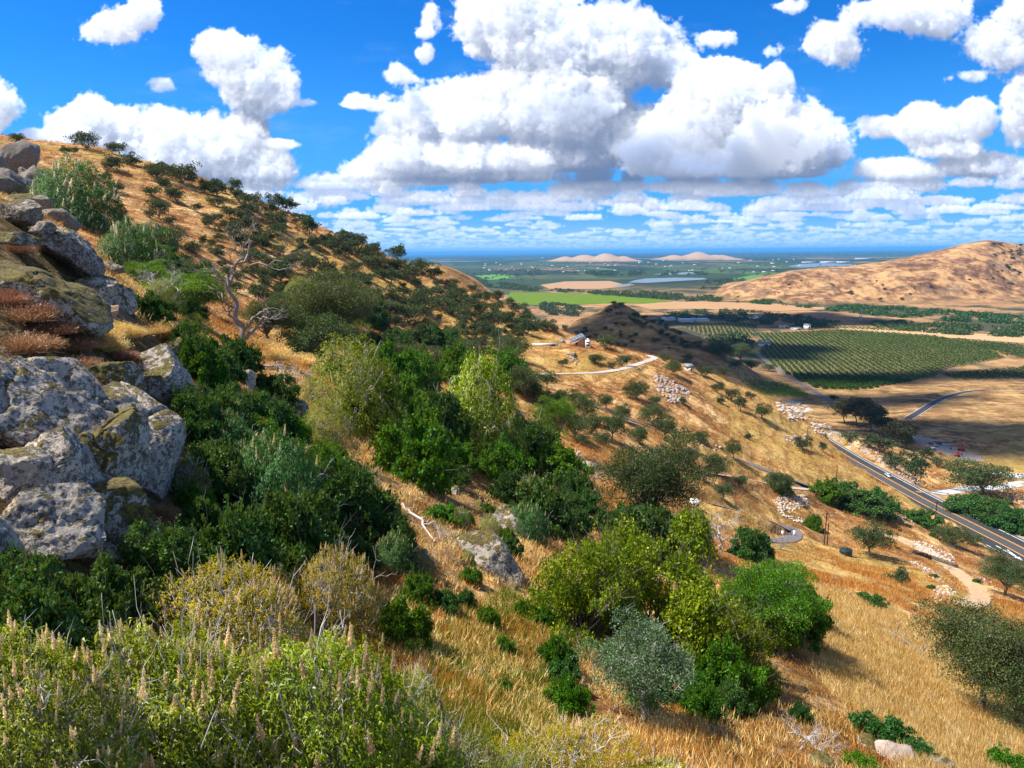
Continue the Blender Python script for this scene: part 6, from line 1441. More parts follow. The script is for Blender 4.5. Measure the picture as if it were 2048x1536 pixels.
for (k, u, v, r, lab) in [(0,570,765,60,'fallen grey branches at the head of the orange gully'),(1,620,790,50,'dark fallen branches on the orange bank'),(0,540,1135,70,'white bare twigs above the gold tinged bushes'),(0,880,1080,44,'small white twigs lying in the dry gully'),
 (1,900,1120,36,'brown dead twigs below the white ones'),(0,1170,1300,44,'white dead branch between vivid green bush and the blue oak'),(0,1640,1500,60,'tangle of bleached twigs at the bottom edge'),(1,1560,1100,44,'dry grey brush beside the gate road'),
 (0,1190,960,40,'grey dead branches on the lip rocks'),(1,1395,1090,50,'brown dead brush below the half dead oak'),(1,1450,1480,50,'brown twiggy brush under the blue oak'),(1,1540,1350,36,'dry brown brush on the shaded slope'),(0,1330,1000,30,'dead twigs at the trunk of the olive oak'),
 (1,1850,1050,26,'grey brush heap against the highway verge'),(1,1670,1165,24,'bare brown bush above the straw slope'),(1,1810,1150,20,'thin brown brush on the bank under the leaning oak'),(1,80,1130,60,'dead twigs under the cliff'),(0,980,880,40,'pale dead branches inside the middle group')]:
    putbr(k, u, v, r, lab)
def log(u0, v0, u1, v1, wpx, m_, label, ymin=6):
    a, b = hit(u0, v0, ymin), hit(u1, v1, ymin); rs = np.random.RandomState(int(u0)); mb = MB(); r = px(a[1], wpx)
    P = wig(rs, a + [0, 0, r * .6], b + [0, 0, r * .6], 9, .10); P[1:-1, 2] = H(P[1:-1, 0], P[1:-1, 1]) + r * .8
    tube(mb, P, np.linspace(r, r * .4, 9), 7)
    for k in (2, 4, 5, 7): tube(mb, wig(rs, P[k], P[k] + unit(rs.randn(3) + [0, 0, .6]) * r * 9, 4, .3), np.linspace(r * .4, r * .1, 4), 4)
    return tag(build(mb, 'fallen_log', m_, None, True), label, 'fallen log')
log(805, 1010, 870, 1085, 3.5, M['pale_twig'], 'bleached log running down the dry gully')
log(1765, 1262, 1864, 1322, 5, M['brown_twig'], 'long dark fallen log lying across the straw slope')
log(520, 735, 640, 765, 4, M['brown_twig'], 'dark crooked log at the top of the orange gully')
log(640, 745, 610, 720, 3, M['brown_twig'], 'short black stub of a log beside the orange gully')
log(1100, 790, 1130, 800, 2, M['brown_twig'], 'grey log on the grassy slope below the driveway', 60)
log(1160, 905, 1150, 930, 2, M['pale_twig'], 'bleached snag leaning at the lip of the slope', 30)
# dry brush on the ledges
TU = [tuft_proto(420, 'dry_brush', M['ledge'], .5, .55, 1500), tuft_proto(421, 'dry_brush', M['straw'], .5, .6, 1300)]
ledges = [(20,505,34,0),(40,640,60,0),(90,668,50,0),(150,690,50,0),(60,700,60,0),(150,735,40,0),(200,700,40,1),(235,678,40,1),(270,740,30,1),(250,790,30,1),(290,830,26,1),(210,670,40,1),(240,720,34,0),
 (290,1060,50,0),(320,1040,40,0),(270,1090,40,0),(20,600,40,0),(140,665,36,1),(180,765,40,0),(290,670,34,1),(330,680,30,1),(520,700,30,1),(560,715,36,1),(600,720,34,1)]
for u, v, w, k in ledges:
    for _ in range(2):
        p = hit(u + R_(-16, 16), v + R_(-8, 8), 8); s = px(p[1], w) / .62
        place(TU[k], p, (s, s, s * R_(.55, .8)), R_(0, 6.28), where(u, v, ['reddish dry brush on the cliff ledges', 'straw coloured grass on the cliff ledges'][k], ['lower', 'upper'][_]), 'dry brush', ['reddish brush on the cliff ledges', 'straw tufts on the cliff ledges'][k])
# small dark bushes over the mid slope
for i in range(120):
    u, v = R_(1050, 1620), R_(700, 1010)
    if i > 70: u, v = R_(1560, 1960), R_(1010, 1200); p = hit(u, v, 60)
    if p[1] > 500: continue
    q = [SD[0], BR[1], BR[1], BR[1]][rng.randint(4)]; s = px(p[1], R_(4, 10) if q is SD[0] else R_(7, 15)); place(q, p, (s, s, s), R_(0, 6.28), where(u, v, 'low scrubby bush' if q in SD else 'low leafless brown bush'), 'bush', 'low bushes around the lane' if q in SD else 'leafless bushes around the lane')
# ------------------------------------------------------------------ grass
def grass(name, n, region, m_, h0, w0, label, ymin, ymax, per=7, lnear=1.0, s0=-.95, s1=.95):
    t = math.log(ymin) + (math.log(ymax) - math.log(ymin)) * rng.rand(n * 3); s = s0 + (s1 - s0) * rng.rand(n * 3); y = np.exp(t); x = s * y; z = H(x, y)
    dx = x * cR[0] + y * cR[1] + (z - CAMZ) * cR[2]; dy = x * cU[0] + y * cU[1] + (z - CAMZ) * cU[2]; dz = x * cF[0] + y * cF[1] + (z - CAMZ) * cF[2]
    u = 1024 + FOC * dx / dz; v = 768 - FOC * dy / dz
    rd = np.vstack([np.column_stack([ln[::2, :2], np.full(len(ln[::2]), w_ / 2 + .8)]) for ln, w_ in ROADS.values()]); clear = np.ones(len(x), bool)
    for cx_, cy_, cr_ in rd: clear &= (x - cx_) ** 2 + (y - cy_) ** 2 > cr_ ** 2
    ok = clear & (u > -80) & (u < 2130) & (v > 250) & (v < 1640) & region(u, v, x, y); x, y, z = x[ok][:n], y[ok][:n], z[ok][:n]; n = len(x)
    X = np.repeat(np.stack([x, y, z - .03], 1), per, 0); N = n * per; sc = np.repeat(0.6 + y * 0.016, per)
    off = rng.randn(N, 3) * np.array([.09, .09, 0]) * sc[:, None] * 1.6
    D = unit(rng.randn(N, 3) * .42 + np.array([.18, 0, 1])); L = h0 * (.5 + .8 * rng.rand(N)) * (0.8 + .2 * sc); Nn = np.stack([rng.randn(N) * .5, -np.ones(N), .2 * np.ones(N)], 1)
    mb = MB(); leaves(mb, X + off, D, Nn, L, w0 * sc * (.7 + .6 * rng.rand(N)), .35)
    return tag(build(mb, name, m_), label, 'grass', None, 'stuff')
mead = [(1540, 1200), (1640, 1150), (1760, 1200), (1880, 1290), (2048, 1330), (2500, 1500), (2400, 2000), (1900, 1700), (1780, 1500), (1640, 1360)]
brownp = [(1500, 1290), (1560, 1270), (1700, 1400), (1790, 1500), (1800, 1600), (1350, 1600), (1380, 1480), (1480, 1420)]; brownq = [(780, 1000), (1000, 960), (1220, 990), (1180, 1060), (1060, 1060), (1000, 1040), (950, 1090), (940, 1240), (880, 1260), (860, 1120)]
nocliff = lambda u, v, x, y: ~((u < 480) & (y < 34)) & ~((poly_mask(u, v, brownp) | poly_mask(u, v, brownq)) & (rng.rand(len(u)) < .72))
grass('dry_grass', 26000, lambda u, v, x, y: poly_mask(u, v, mead), M['straw'], .42, .020, 'tall pale straw covering the slope at lower right', 14, 70, s0=.3)
grass('dry_grass', 24000, lambda u, v, x, y: nocliff(u, v, x, y) & ~poly_mask(u, v, mead) & (fbm2(x / 2.5, y / 2.5, 2, 5) > .46), M['straw'], .30, .018, 'thin straw coloured grass over the near slopes', 8, 80)
grass('dry_grass', 30000, lambda u, v, x, y: nocliff(u, v, x, y) & ~poly_mask(u, v, mead) & (fbm2(x / 3.5, y / 3.5, 2, 8) > .48), M['rust'], .26, .020, 'reddish brown grass in the gully and on the near slopes', 8, 80)
mead2 = [(860, 1260), (1000, 1180), (1130, 1190), (1150, 1400), (1100, 1560), (850, 1560), (830, 1400)]
grass('green_grass', 13000, lambda u, v, x, y: poly_mask(u, v, mead2), M['olive'], .34, .02, 'yellow green grass in the hollow beyond the spiky bushes', 8, 40)
grass('dry_grass', 60000, lambda u, v, x, y: (y > 70) & (fbm2(x / 9, y / 9, 3, 5) > .44), M['rust'], .55, .018, 'dry orange grass over the farther slopes', 70, 420, 4)
# ------------------------------------------------------------------ buildings
wall_w = simple('white render wall', (0.78, 0.77, 0.74), 0.8, var=.04, scale=.6); wall_p = simple('pink brick wall', (0.52, 0.27, 0.17), 0.9, var=.15, scale=3)
roof_g = simple('grey metal roof', (0.22, 0.25, 0.25), 0.5, var=.1, scale=1); roof_b = simple('pale blue metal roof', (0.45, 0.55, 0.62), 0.5, var=.08, scale=.4)
dark = simple('dark glass', (0.03, 0.04, 0.05), 0.15, var=.05); wood = simple('creosoted pole wood', (0.12, 0.055, 0.032), 0.9, var=.2, scale=6); black = simple('black plastic', (0.014, 0.028, 0.032), 0.45, var=.1)
solar = simple('solar panel glass', (0.05, 0.06, 0.10), 0.25, var=.05); steel = simple('galvanised steel', (0.45, 0.46, 0.47), 0.45, 0.4, var=.06)
red = simple('red machine paint', (0.55, 0.06, 0.03), 0.5, var=.1); blue = simple('light blue paint', (0.20, 0.52, 0.62), 0.5, var=.06); ylw = simple('yellow sign face', (0.80, 0.48, 0.02), 0.5, var=.03)
rubber = simple('rubber', (0.02, 0.02, 0.02), 0.8, var=.1); silver = simple('silver car paint', (0.52, 0.54, 0.56), 0.3, 0.3, var=.04); stone_d = simple('dark dry stone', (0.13, 0.10, 0.08), .95, var=.4, scale=2, bump=.05)
def part(root, name, mat_, fn, smooth=False):
    mb = MB(); fn(mb); return build(mb, name, mat_, root, smooth)
def prism(mb, prof, y0, y1):
    """outline in x,z pushed from y0 to y1"""
    n = len(prof); V = [(x, y0, z) for x, z in prof] + [(x, y1, z) for x, z in prof]
    q = [[i, (i + 1) % n, n + (i + 1) % n, n + i] for i in range(n)]
    tr = [[0, i + 1, i] for i in range(1, n - 1)] + [[n, n + i, n + i + 1] for i in range(1, n - 1)]
    mb.add(V, q, tr)
def level(u0, u1, v, ymin=100, pad=4.0):
    return hit((u0 + u1) / 2, v, ymin)
def house():
    p = hit(1155, 693, 150); k = px(p[1], 1.0); root = empty('brick_house', p, 'pink brick house with a sloping solar roof and white glazed bay on the spur', 'house')
    X = lambda u: (u - 1155) * k; Z = lambda v: (694 - v) * k
    part(root, 'wall', wall_p, lambda m: prism(m, [(X(1131), -2), (X(1170), -2), (X(1170), Z(676)), (X(1166), Z(674)), (X(1142), Z(686)), (X(1131), Z(686))], 0, 9))
    rf = part(root, 'roof', roof_g, lambda m: prism(m, [(X(1139.6), Z(686.6)), (X(1166), Z(672.6)), (X(1172), Z(676)), (X(1172), Z(675)), (X(1166), Z(671.4)), (X(1139.6), Z(685.2))], -.5, 9.4))
    def pan(m):
        a = np.array([X(1142), 0, Z(684.4)]); b = np.array([X(1165), 0, Z(672.2)]); d = (b - a)
        for i in range(4):
            s = a + d * (i + .06) / 4; e = a + d * (i + .94) / 4; m.add([(s[0], 0, s[2] + .12), (e[0], 0, e[2] + .12), (e[0], 9, e[2] + .12), (s[0], 9, s[2] + .12)], [[0, 1, 2, 3]])
    build_pan = MB(); pan(build_pan); build(build_pan, 'solar_panel', solar, rf)
    for (u, v, w, h) in ((1160, 681, 1.6, 2), (1163, 690, 1.8, 2.4), (1157, 690, 1.6, 1.8), (1136, 690, 3, 2)):
        f = part(root, 'window', wall_w, lambda m: box(m, (X(u), -.05, Z(v)), (w * k + .3, .14, h * k + .3))); part(f, 'pane', dark, lambda m: box(m, (X(u), -.13, Z(v)), (w * k, .06, h * k)))
    part(root, 'door', dark, lambda m: box(m, (X(1153), -.05, Z(690.6)), (1.1, .16, 2.2)))
    bay = part(root, 'glazed_bay', wall_w, lambda m: prism(m, [(X(1170.2), -2), (X(1181), -2), (X(1181), Z(683)), (X(1178), Z(680.4)), (X(1170.2), Z(680.4))], -1.2, 6))
    for (v0, v1) in ((684, 687), (689, 693)): part(bay, 'pane', dark, lambda m: box(m, (X(1175), -1.26, Z((v0 + v1) / 2)), (7 * k, .1, (v1 - v0) * k * .8)))
    part(root, 'annex_wall', wall_p, lambda m: prism(m, [(X(1119), -2), (X(1131), -2), (X(1131), Z(686.4)), (X(1119), Z(686.4))], .4, 6)); part(root, 'annex_roof', roof_g, lambda m: prism(m, [(X(1118), Z(686.4)), (X(1131.6), Z(686.4)), (X(1129), Z(681.6)), (X(1119), Z(681.6))], 0, 6.4))
    p2 = hit(1090, 695, 150); r2 = empty('garden_wall', p2, 'long white wall running out beside the brick house', 'wall'); k2 = px(p2[1], 1)
    part(r2, 'wall', wall_w, lambda m: box(m, (0, 1, .7 + .4), (52 * k2, .5, 6.4 * k2))); part(r2, 'garage_door', dark, lambda m: box(m, (16 * k2, .70, .9), (9 * k2, .16, 3.6 * k2))); part(r2, 'gate', dark, lambda m: box(m, (-28 * k2, .9, .8), (4.5 * k2, .6, 6.6 * k2)))
house()
def shed(u, v, w, h, d, label, name='shed', wm=None, rm=None, win=True, ymin=60, cat='shed', rise=.25):
    p = hit(u, v, ymin); k = px(p[1], 1); W, Hh = w * k, h * k; root = empty(name, p, label, cat)
    part(root, 'wall', wm or wall_w, lambda m: box(m, (0, d / 2, Hh * .5 - .5), (W, d, Hh + 1)))
    part(root, 'roof', rm or roof_g, lambda m: prism(m, [(-W * .54, Hh - .02), (W * .54, Hh - .02), (W * .5, Hh + Hh * rise), (-W * .5, Hh + Hh * rise)], -.4, d + .4))
    if win: part(root, 'door', dark, lambda m: box(m, (W * .15, -.04, Hh * .42), (W * .22, .12, Hh * .8)))
    return root
shed(1380, 743, 15, 7, 5, 'small white shed with a grey roof standing alone on the crest', rise=.9)
shed(1530, 693, 20, 6, 12, 'white farmhouse at the corner of the orchard beside dark trees', 'farmhouse', ymin=500, cat='house', rise=.4); shed(1537, 690, 5, 10, 6, 'white tower like wing of the corner farmhouse', 'tower_house', ymin=500, cat='house')
shed(1617, 660, 9, 9, 14, 'white tall farmhouse behind the orchard', 'farmhouse', ymin=500, cat='house'); shed(1595, 660, 18, 3.5, 14, 'low white farm building beside the tall farmhouse', 'farm_building', ymin=500, cat='barn'); shed(1570, 656, 16, 3, 12, 'long low building at the left of the farm behind the orchard', 'farm_building', ymin=500, cat='barn', rm=roof_b)
for (u, v, w, lab) in ((1340, 641, 22, 'blue grey barn roof, left of the three barns beyond the dark hill'), (1375, 644, 26, 'pale blue barn roof in the middle of the three barns'), (1405, 643, 28, 'long pale barn at the right of the three barns')):
    shed(u, v, w, 3, 30, lab, 'barn', rm=roof_b, win=False, ymin=500, cat='barn', rise=.6)
for (u, v, w, lab) in ((1622, 526, 26, 'tan roofed warehouse far out on the plain'), (1660, 526, 28, 'long tan warehouse next to the white one on the plain'), (1690, 526, 22, 'bright white warehouse on the distant plain'), (1730, 519, 30, 'white sheds near the horizon by the golden hill')):
    p = plain(u, v); k = px(p[1], 1); root = empty('warehouse', p, lab, 'warehouse'); part(root, 'wall', wall_w, lambda m: box(m, (0, 40, 1.2 * k), (w * k, 80, 2.4 * k))); part(root, 'roof', wall_w if 'white' in lab else simple('tan roof', (.5, .4, .3), .8), lambda m: box(m, (0, 40, 2.6 * k), (w * k * 1.02, 84, .5 * k)))
for i in range(70):
    u, v = R_(960, 1620), R_(514, 545)
    if 1100 < u < 1480 and v < 518: continue
    p = plain(u, v); k = px(p[1], 1); root = empty('farm_building', p, 'tiny pale building far out on the plain', 'building', 'buildings scattered over the distant plain'); w = R_(2, 7) * k; part(root, 'wall', wall_w, lambda m: box(m, (0, 10, .8 * k), (w, 20, 1.6 * k)))
# ------------------------------------------------------------------ poles, signs, tank, gate
def pole(u, v, top, label, lean=0.0, arm=True, ymin=60, wire=False):
    p = hit(u, v, ymin); h = px(p[1], v - top) * 1.02; root = empty('utility_pole', p, label, 'utility pole')
    part(root, 'pole', wood, lambda m: tube(m, [(0, 0, -1), (lean * h * .5, 0, h * .5), (lean * h, 0, h)], [.19, .16, .13], 8), True)
    if arm:
        part(root, 'crossarm', wood, lambda m: box(m, (lean * h, 0, h - .7), (2.4, .12, .14)))
        for x in (-1.0, -.35, .35, 1.0): part(root, 'insulator', steel, lambda m: tube(m, [(lean * h + x, 0, h - .62), (lean * h + x, 0, h - .36)], [.06, .05], 6))
    return p + np.array([lean * h, 0, h - .5])
A1 = pole(1648, 1091, 1016, 'tall utility pole standing beside a shorter one on the knoll', .012); pole(1654, 1090, 1041, 'shorter pole propped beside the tall utility pole on the knoll', .0, False)
A2 = pole(1868, 1055, 996, 'utility pole with a crossarm between the oaks and the highway', .015); A3 = pole(1672, 963, 931, 'lone utility pole on the golden brow above the highway thicket', .01, False)
A4 = pole(1614, 882, 852, 'utility pole at the brink above the far end of the highway', 0, True); A5 = pole(1476, 757, 731, 'utility pole behind the crest at the small planted block', 0, True, 300)
for (u, lab) in ((1719, 'left one of two white pylon legs among the river thickets'), (1723, 'right one of two white pylon legs among the river thickets')):
    p = plain(u, 641); root = empty('pylon', p, lab, 'pylon'); h = px(p[1], 19); part(root, 'pole', steel, lambda m: tube(m, [(0, 0, 0), (0, 0, h)], [1.0, .7], 6)); part(root, 'crossarm', steel, lambda m: box(m, (0, 0, h * .9), (7, .6, .6)))
def wire(a, b, label):
    t = np.linspace(0, 1, 24)[:, None]; P = a + (b - a) * t; P[:, 2] -= np.sin(np.pi * t[:, 0]) * np.linalg.norm(b - a) * .02; mb = MB(); tube(mb, P, np.full(24, .018), 4); tag(build(mb, 'power_line', black), label, 'power line')
wire(A1, A2, 'thin power line from the knoll poles to the roadside pole')
def tank():
    p = hit(1691, 1110, 60); k = px(p[1], 1); r = 12.6 * k; h = 13 * k; root = empty('water_tank', p, 'round black water tank on the orange knoll', 'water tank')
    th = np.linspace(0, 2 * np.pi, 40, endpoint=False)
    prof = [(r, -.5), (r, h * .2), (r * 1.012, h * .22), (r, h * .24), (r, h * .48), (r * 1.012, h * .5), (r, h * .52), (r, h * .76), (r * 1.012, h * .78), (r, h * .80), (r, h), (r * .97, h * 1.02), (r * .4, h * 1.13), (r * .24, h * 1.15)]
    def f(m):
        V = np.array([[a * math.cos(t), a * math.sin(t), z] for a, z in prof for t in th]); n = 40
        q = [[i * n + j, i * n + (j + 1) % n, (i + 1) * n + (j + 1) % n, (i + 1) * n + j] for i in range(len(prof) - 1) for j in range(n)]; m.add(V, q)
    part(root, 'body', black, f); part(root, 'lid', black, lambda m: tube(m, [(0, 0, h * 1.13), (0, 0, h * 1.28), (0, 0, h * 1.29)], [r * .26, r * .25, .01], 16)); part(root, 'outlet', steel, lambda m: tube(m, [(0, -r * .98, .15), (0, -r - .4, .15)], [.06, .06], 8))
tank()
def sign(u, v, label, face, kind='road_sign', s=.75, ymin=100):
    p = hit(u, v + 5, ymin); root = empty(kind, p, label, 'sign'); part(root, 'post', steel, lambda m: box(m, (0, .05, .9), (.09, .09, 3.2)))
    pl = part(root, 'plate', face, lambda m: prism(m, [(-s, 2.4), (0, 2.4 - s), (s, 2.4), (0, 2.4 + s)], -.03, .0))
    part(pl, 'curve_arrow', black, lambda m: prism(m, [(-.10, 2.0), (.06, 2.0), (.06, 2.35), (.26, 2.6), (.38, 2.55), (.30, 2.85), (.02, 2.78), (.12, 2.70), (-.10, 2.42)], -.06, -.034))
sign(1852, 977, 'yellow diamond warning sign beside the pale gravel corner of the highway', ylw, s=1.05)
def sq_sign():
    p = hit(1831, 876, 300); root = empty('site_sign', p, 'light blue board on posts at the end of the equipment yard', 'sign'); k = px(p[1], 1)
    part(root, 'board', blue, lambda m: box(m, (0, 0, 6 * k), (6 * k, .2, 5 * k))); part(root, 'panel', wall_w, lambda m: box(m, (0, -.14, 5.6 * k), (3.6 * k, .06, 2 * k)))
    for x in (-2.4, 2.4): part(root, 'post', steel, lambda m: box(m, (x * k, .12, 2 * k), (.15, .1, 5 * k)))
sq_sign()
def gate():
    p = hit(1577, 1072, 100); k = px(p[1], 1); root = empty('gate', p, 'white posted barrier gate closing the looped lane', 'gate')
    for x in (-13, 12): part(root, 'pillar', wall_w, lambda m: box(m, (x * k, 0, .5), (.5, .5, 1.7)))
    part(root, 'bar', black, lambda m: box(m, (0, 0, .75), (24 * k, .08, .10))); part(root, 'bar', black, lambda m: box(m, (0, 0, .4), (24 * k, .07, .07)))
    for x in (-6, 0, 6): part(root, 'upright', black, lambda m: box(m, (x * k, 0, .3), (.07, .06, .9)))
gate()
def stone_wall():
    P = np.array([hit(u, v, 60) for u, v in ((1826, 1106), (1845, 1112), (1865, 1119), (1885, 1126), (1905, 1133), (1912, 1136))]); P = smooth_line(P, 60); mb = MB()
    for i in range(59):
        for z in (.15, .5, .85):
            c = P[i] * .5 + P[i + 1] * .5 + rng.randn(3) * .06; V, T = rock_shape(rng.randint(1 << 30), (.55, .4, .28), 2, 6, .1, .75); mb.add(V + c + np.array([0, 0, z]), None, T)
    tag(build(mb, 'stone_wall', stone_d), 'low dark dry stone wall along the gravel track', 'wall')
stone_wall()
# ------------------------------------------------------------------ vehicles and yard
def wheel(root, x, y, r=.36, w=.25):
    t = part(root, 'wheel', rubber, lambda m: tube(m, [(x, y - w / 2, r), (x, y - w / 2 + .01, r), (x, y + w / 2 - .01, r), (x, y + w / 2, r)], [r * .1, r, r, r * .1], 14)); part(t, 'rim', steel, lambda m: tube(m, [(x, y - w / 2 - .02, r), (x, y + w / 2 + .02, r)], [r * .55, r * .55], 10))
def pickup(p, rz, label, paint, box_bed=True, name='pickup_truck', cat='pickup truck'):
    root = empty(name, p, label, cat, rz=rz)
    part(root, 'body', paint, lambda m: (prism(m, [(-2.75, .45), (2.7, .45), (2.75, .8), (2.6, 1.05), (1.3, 1.15), (-2.7, 1.15)], -.95, .95)))
    cb = part(root, 'cab', paint, lambda m: prism(m, [(-.75, 1.15), (1.25, 1.15), (.65, 1.8), (-.6, 1.85)], -.85, .85))
    part(cb, 'windscreen', dark, lambda m: m.add([(1.27, -.76, 1.2), (1.27, .76, 1.2), (.71, .7, 1.78), (.71, -.7, 1.78)], [[0, 1, 2, 3]]))
    for s in (-1, 1): part(cb, 'side_window', dark, lambda m: m.add([(-.6, s * .865, 1.22), (1.0, s * .865, 1.22), (.6, s * .865, 1.7), (-.5, s * .865, 1.74)], [[0, 1, 2, 3]]))
    part(root, 'bed', rubber, lambda m: box(m, (-1.75, 0, 1.155), (1.7, 1.6, .03)))
    for s in (-1, 1):
        part(root, 'headlight', wall_w, lambda m: box(m, (2.74, s * .7, .85), (.06, .3, .16))); part(root, 'tail_light', red, lambda m: box(m, (-2.76, s * .8, .95), (.06, .16, .3)))
    for x in (-1.75, 1.75):
        for y in (-.85, .85): wheel(root, x, y, .38)
    part(root, 'bumper', steel, lambda m: box(m, (2.82, 0, .55), (.12, 1.8, .2)))
    return root
hwl = smooth_line(ROADS['highway'][0], 600); best = min(range(600), key=lambda i: abs(hwl[i, 1] - at(1758, 951, 335)[1])); hp = hwl[best]; hd = unit(hwl[best] - hwl[best - 4]); hn = np.array([hd[1], -hd[0], 0])
side = 1 if hn[0] > 0 else -1
pickup(hp + hn * side * 4.6 + np.array([0, 0, .12]), math.atan2(hd[1], hd[0]), 'silver pickup truck driving on the far lane of the highway', silver)
yard = simple('yard gravel', (0.36, 0.29, 0.23), .95, var=.2, scale=.8)
def ground_patch(name, pix, mat_, lift=.12, ymin=300, n=26):
    us = np.linspace(min(p[0] for p in pix), max(p[0] for p in pix), n); vs = np.linspace(min(p[1] for p in pix), max(p[1] for p in pix), n); P = np.array([hit(u, v, ymin) for v in vs for u in us]); P[:, 2] += lift
    inside = poly_mask(np.tile(us, n), np.repeat(vs, n), pix); q = []
    for i in range(n - 1):
        for j in range(n - 1):
            a = i * n + j
            if inside[a] and inside[a + 1] and inside[a + n] and inside[a + n + 1]: q.append([a, a + n, a + n + 1, a + 1])
    mb = MB(); mb.add(P, q); o = build(mb, name, mat_); o['kind'] = 'structure'
ground_patch('yard_gravel', [(1815, 868), (1850, 872), (1895, 885), (1930, 900), (1965, 912), (1975, 925), (1940, 925), (1900, 914), (1868, 905), (1838, 892), (1818, 880)], yard)
for i, (u, v, w, pm, lab) in enumerate([(1869, 893, 14, silver, 'pale truck parked with blue bins in the equipment yard'), (1855, 897, 9, wall_p, 'small rusty vehicle in the equipment yard')]):
    p = hit(u, v, 300); pickup(p + [0, 0, .1], .3 + i, lab, pm)
for (u, v, w, h, m_, lab) in [(1868, 900, 8, 4, simple('blue container paint', (.10, .25, .38), .6), 'small dark blue container in the yard'), (1822, 878, 20, 3, wall_w, 'long white canopy roof in the shade of the eucalyptus'), (1392, 1012, 17, 5, wall_w, 'white trailer behind the half dead oak, the farther of two'), (1386, 1041, 22, 4.5, wall_w, 'white trailer behind the half dead oak, the nearer of two')]:
    p = hit(u, v + 1, 90); k = px(p[1], 1); root = empty('trailer' if 'trailer' in lab else 'container' if 'container' in lab else 'canopy', p, lab, 'trailer' if 'trailer' in lab else 'container' if 'container' in lab else 'canopy')
    part(root, 'body', m_, lambda m: box(m, (0, 1.2, h * k * .5 + .4), (w * k, 2.4, h * k))); part(root, 'roof', wall_w, lambda m: box(m, (0, 1.2, h * k + .44), (w * k * 1.02, 2.5, .08)))
    if 'trailer' in lab:
        part(root, 'window', dark, lambda m: box(m, (-w * k * .2, -.03, h * k * .6 + .4), (w * k * .2, .06, h * k * .3)))
        for x in (-.5, .5): wheel(root, x, .1, .3, .2)
def digger(u, v, label, s=1.0, rz=.5):
    p = hit(u, v, 300); root = empty('excavator', p, label, 'excavator', rz=rz)
    for y in (-1, 1): part(root, 'track', rubber, lambda m: prism(m, [(-1.6 * s, .1), (-1.3 * s, 0), (1.3 * s, 0), (1.6 * s, .1), (1.6 * s, .6), (1.3 * s, .75), (-1.3 * s, .75), (-1.6 * s, .6)], y * s - .25, y * s + .25))
    part(root, 'body', red, lambda m: box(m, (-.3 * s, 0, 1.3 * s), (2.6 * s, 2.0 * s, 1.1 * s))); cb = part(root, 'cab', red, lambda m: box(m, (.5 * s, .5 * s, 2.4 * s), (1.1 * s, .9 * s, 1.2 * s))); part(cb, 'pane', dark, lambda m: box(m, (1.07 * s, .5 * s, 2.4 * s), (.04, .7 * s, .9 * s)))
    part(root, 'boom', red, lambda m: tube(m, [(.8 * s, -.2, 1.5 * s), (2.6 * s, -.2, 3.6 * s), (4.6 * s, -.2, 2.8 * s), (5.0 * s, -.2, 1.0 * s)], [.25, .2, .16, .12], 6)); part(root, 'bucket', rubber, lambda m: box(m, (4.8 * s, -.2, .6 * s), (.8 * s, .8 * s, .7 * s), 0, .7))
digger(1914, 913, 'red excavator on the pale gravel at the near end of the yard'); digger(1922, 901, 'longer red machine at the field side of the yard', 1.2, 2.6); digger(1880, 908, 'small red machine at the middle of the yard', .6, 1.0)
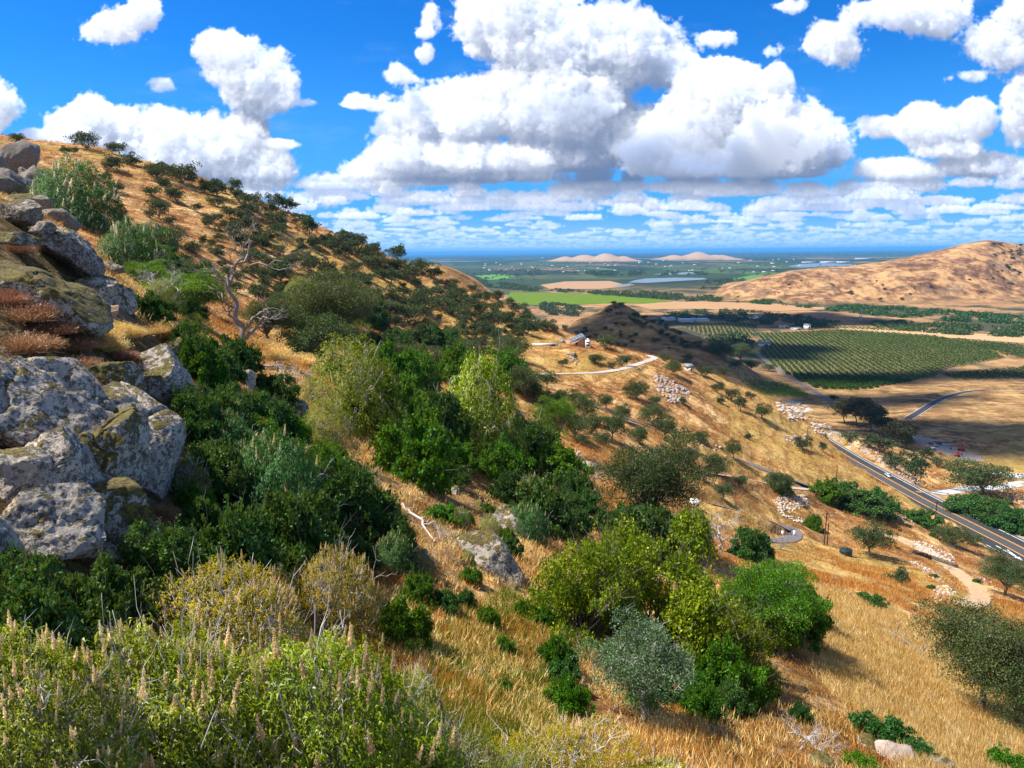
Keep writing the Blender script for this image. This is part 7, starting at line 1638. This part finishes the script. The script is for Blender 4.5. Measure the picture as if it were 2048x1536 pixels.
for i, (u, v, L) in enumerate([(1875, 884, 9), (1885, 887, 11), (1893, 890, 10), (1871, 889, 8)]):
    p = hit(u, v, 300); mb = MB()
    for j in range(4): tube(mb, [(-L / 2, j * .5, .3 + (j % 2) * .3), (L / 2, j * .5, .3 + (j % 2) * .3)], [.25, .25], 8)
    o = build(mb, 'pipe_stack', [steel, stone_d, steel, wood][i]); o.location = p.tolist(); o.rotation_euler = (0, 0, -.5 + .1 * i); tag(o, ['grey pipes stacked nearest the canopy in the yard', 'dark pipes stacked in the middle of the yard', 'light pipes stacked at the field edge of the yard', 'brown timber stacked beside the pale truck'][i], 'pipe stack')
# ------------------------------------------------------------------ the clouds overhead that shade parts of the valley (above the picture)
cm, g, b = mat('cloud white'); b.inputs['Base Color'].default_value = (.95, .95, .95, 1); b.inputs['Roughness'].default_value = 1
def shade_cloud(gx, gy, rx, ry, alt, seed, label, gz=0.0):
    c = np.array([gx, gy, gz]) + SUN_DIR / SUN_DIR[2] * alt
    V, T = rock_shape(seed, (rx, ry, min(rx, ry) * .35), 5, 0, .55, 5.0); mb = MB(); mb.add(V, None, T); o = build(mb, 'cloud', cm, None, True); o.location = c.tolist(); return tag(o, label, 'cloud', None, 'stuff')
SH = [((1325, 676, 650), 120, 95, 'cloud overhead whose shadow lies on the dark hill'),
      ((1840, 752, 500), 170, 45, 'cloud overhead whose shadow falls along the front of the orchard'),
      ((1760, 800, 480), 110, 38, 'cloud overhead whose shadow darkens the fallow field below the orchard'),
      ((1530, 700, 500), 85, 110, 'cloud overhead whose shadow covers the farm trees'),
      ((1480, 640, 500), 330, 160, 'cloud overhead whose shadow falls on the far ponds'),
      ((1960, 868, 380), 120, 60, 'small cloud overhead whose shadow touches the brown field')]
for i, (q, a, b_, lab) in enumerate(SH):
    c0 = hit(*q); shade_cloud(c0[0], c0[1], a, b_, 3600, 60 + i, lab, c0[2])
# ------------------------------------------------------------------ the air between here and the horizon
def haze():
    m = bpy.data.materials.new('haze air'); m.use_nodes = True; g = G(m.node_tree); g.n.clear(); out = g.add('ShaderNodeOutputMaterial'); v = g.add('ShaderNodeVolumePrincipled')
    v.inputs['Color'].default_value = (0.14, 0.50, 1.0, 1); v.inputs['Density'].default_value = 0.5 / 17000; v.inputs['Anisotropy'].default_value = 0.0
    g.l.new(v.outputs[0], out.inputs[1])
    mb = MB(); top = float(ZG.max()) + 8; box(mb, (0, 75000 - 2000, (top - 40) / 2), (500000, 160000, top + 40))
    return tag(build(mb, 'haze', m), 'pale blue air that fades the far plain', 'haze', None, 'stuff')
haze()
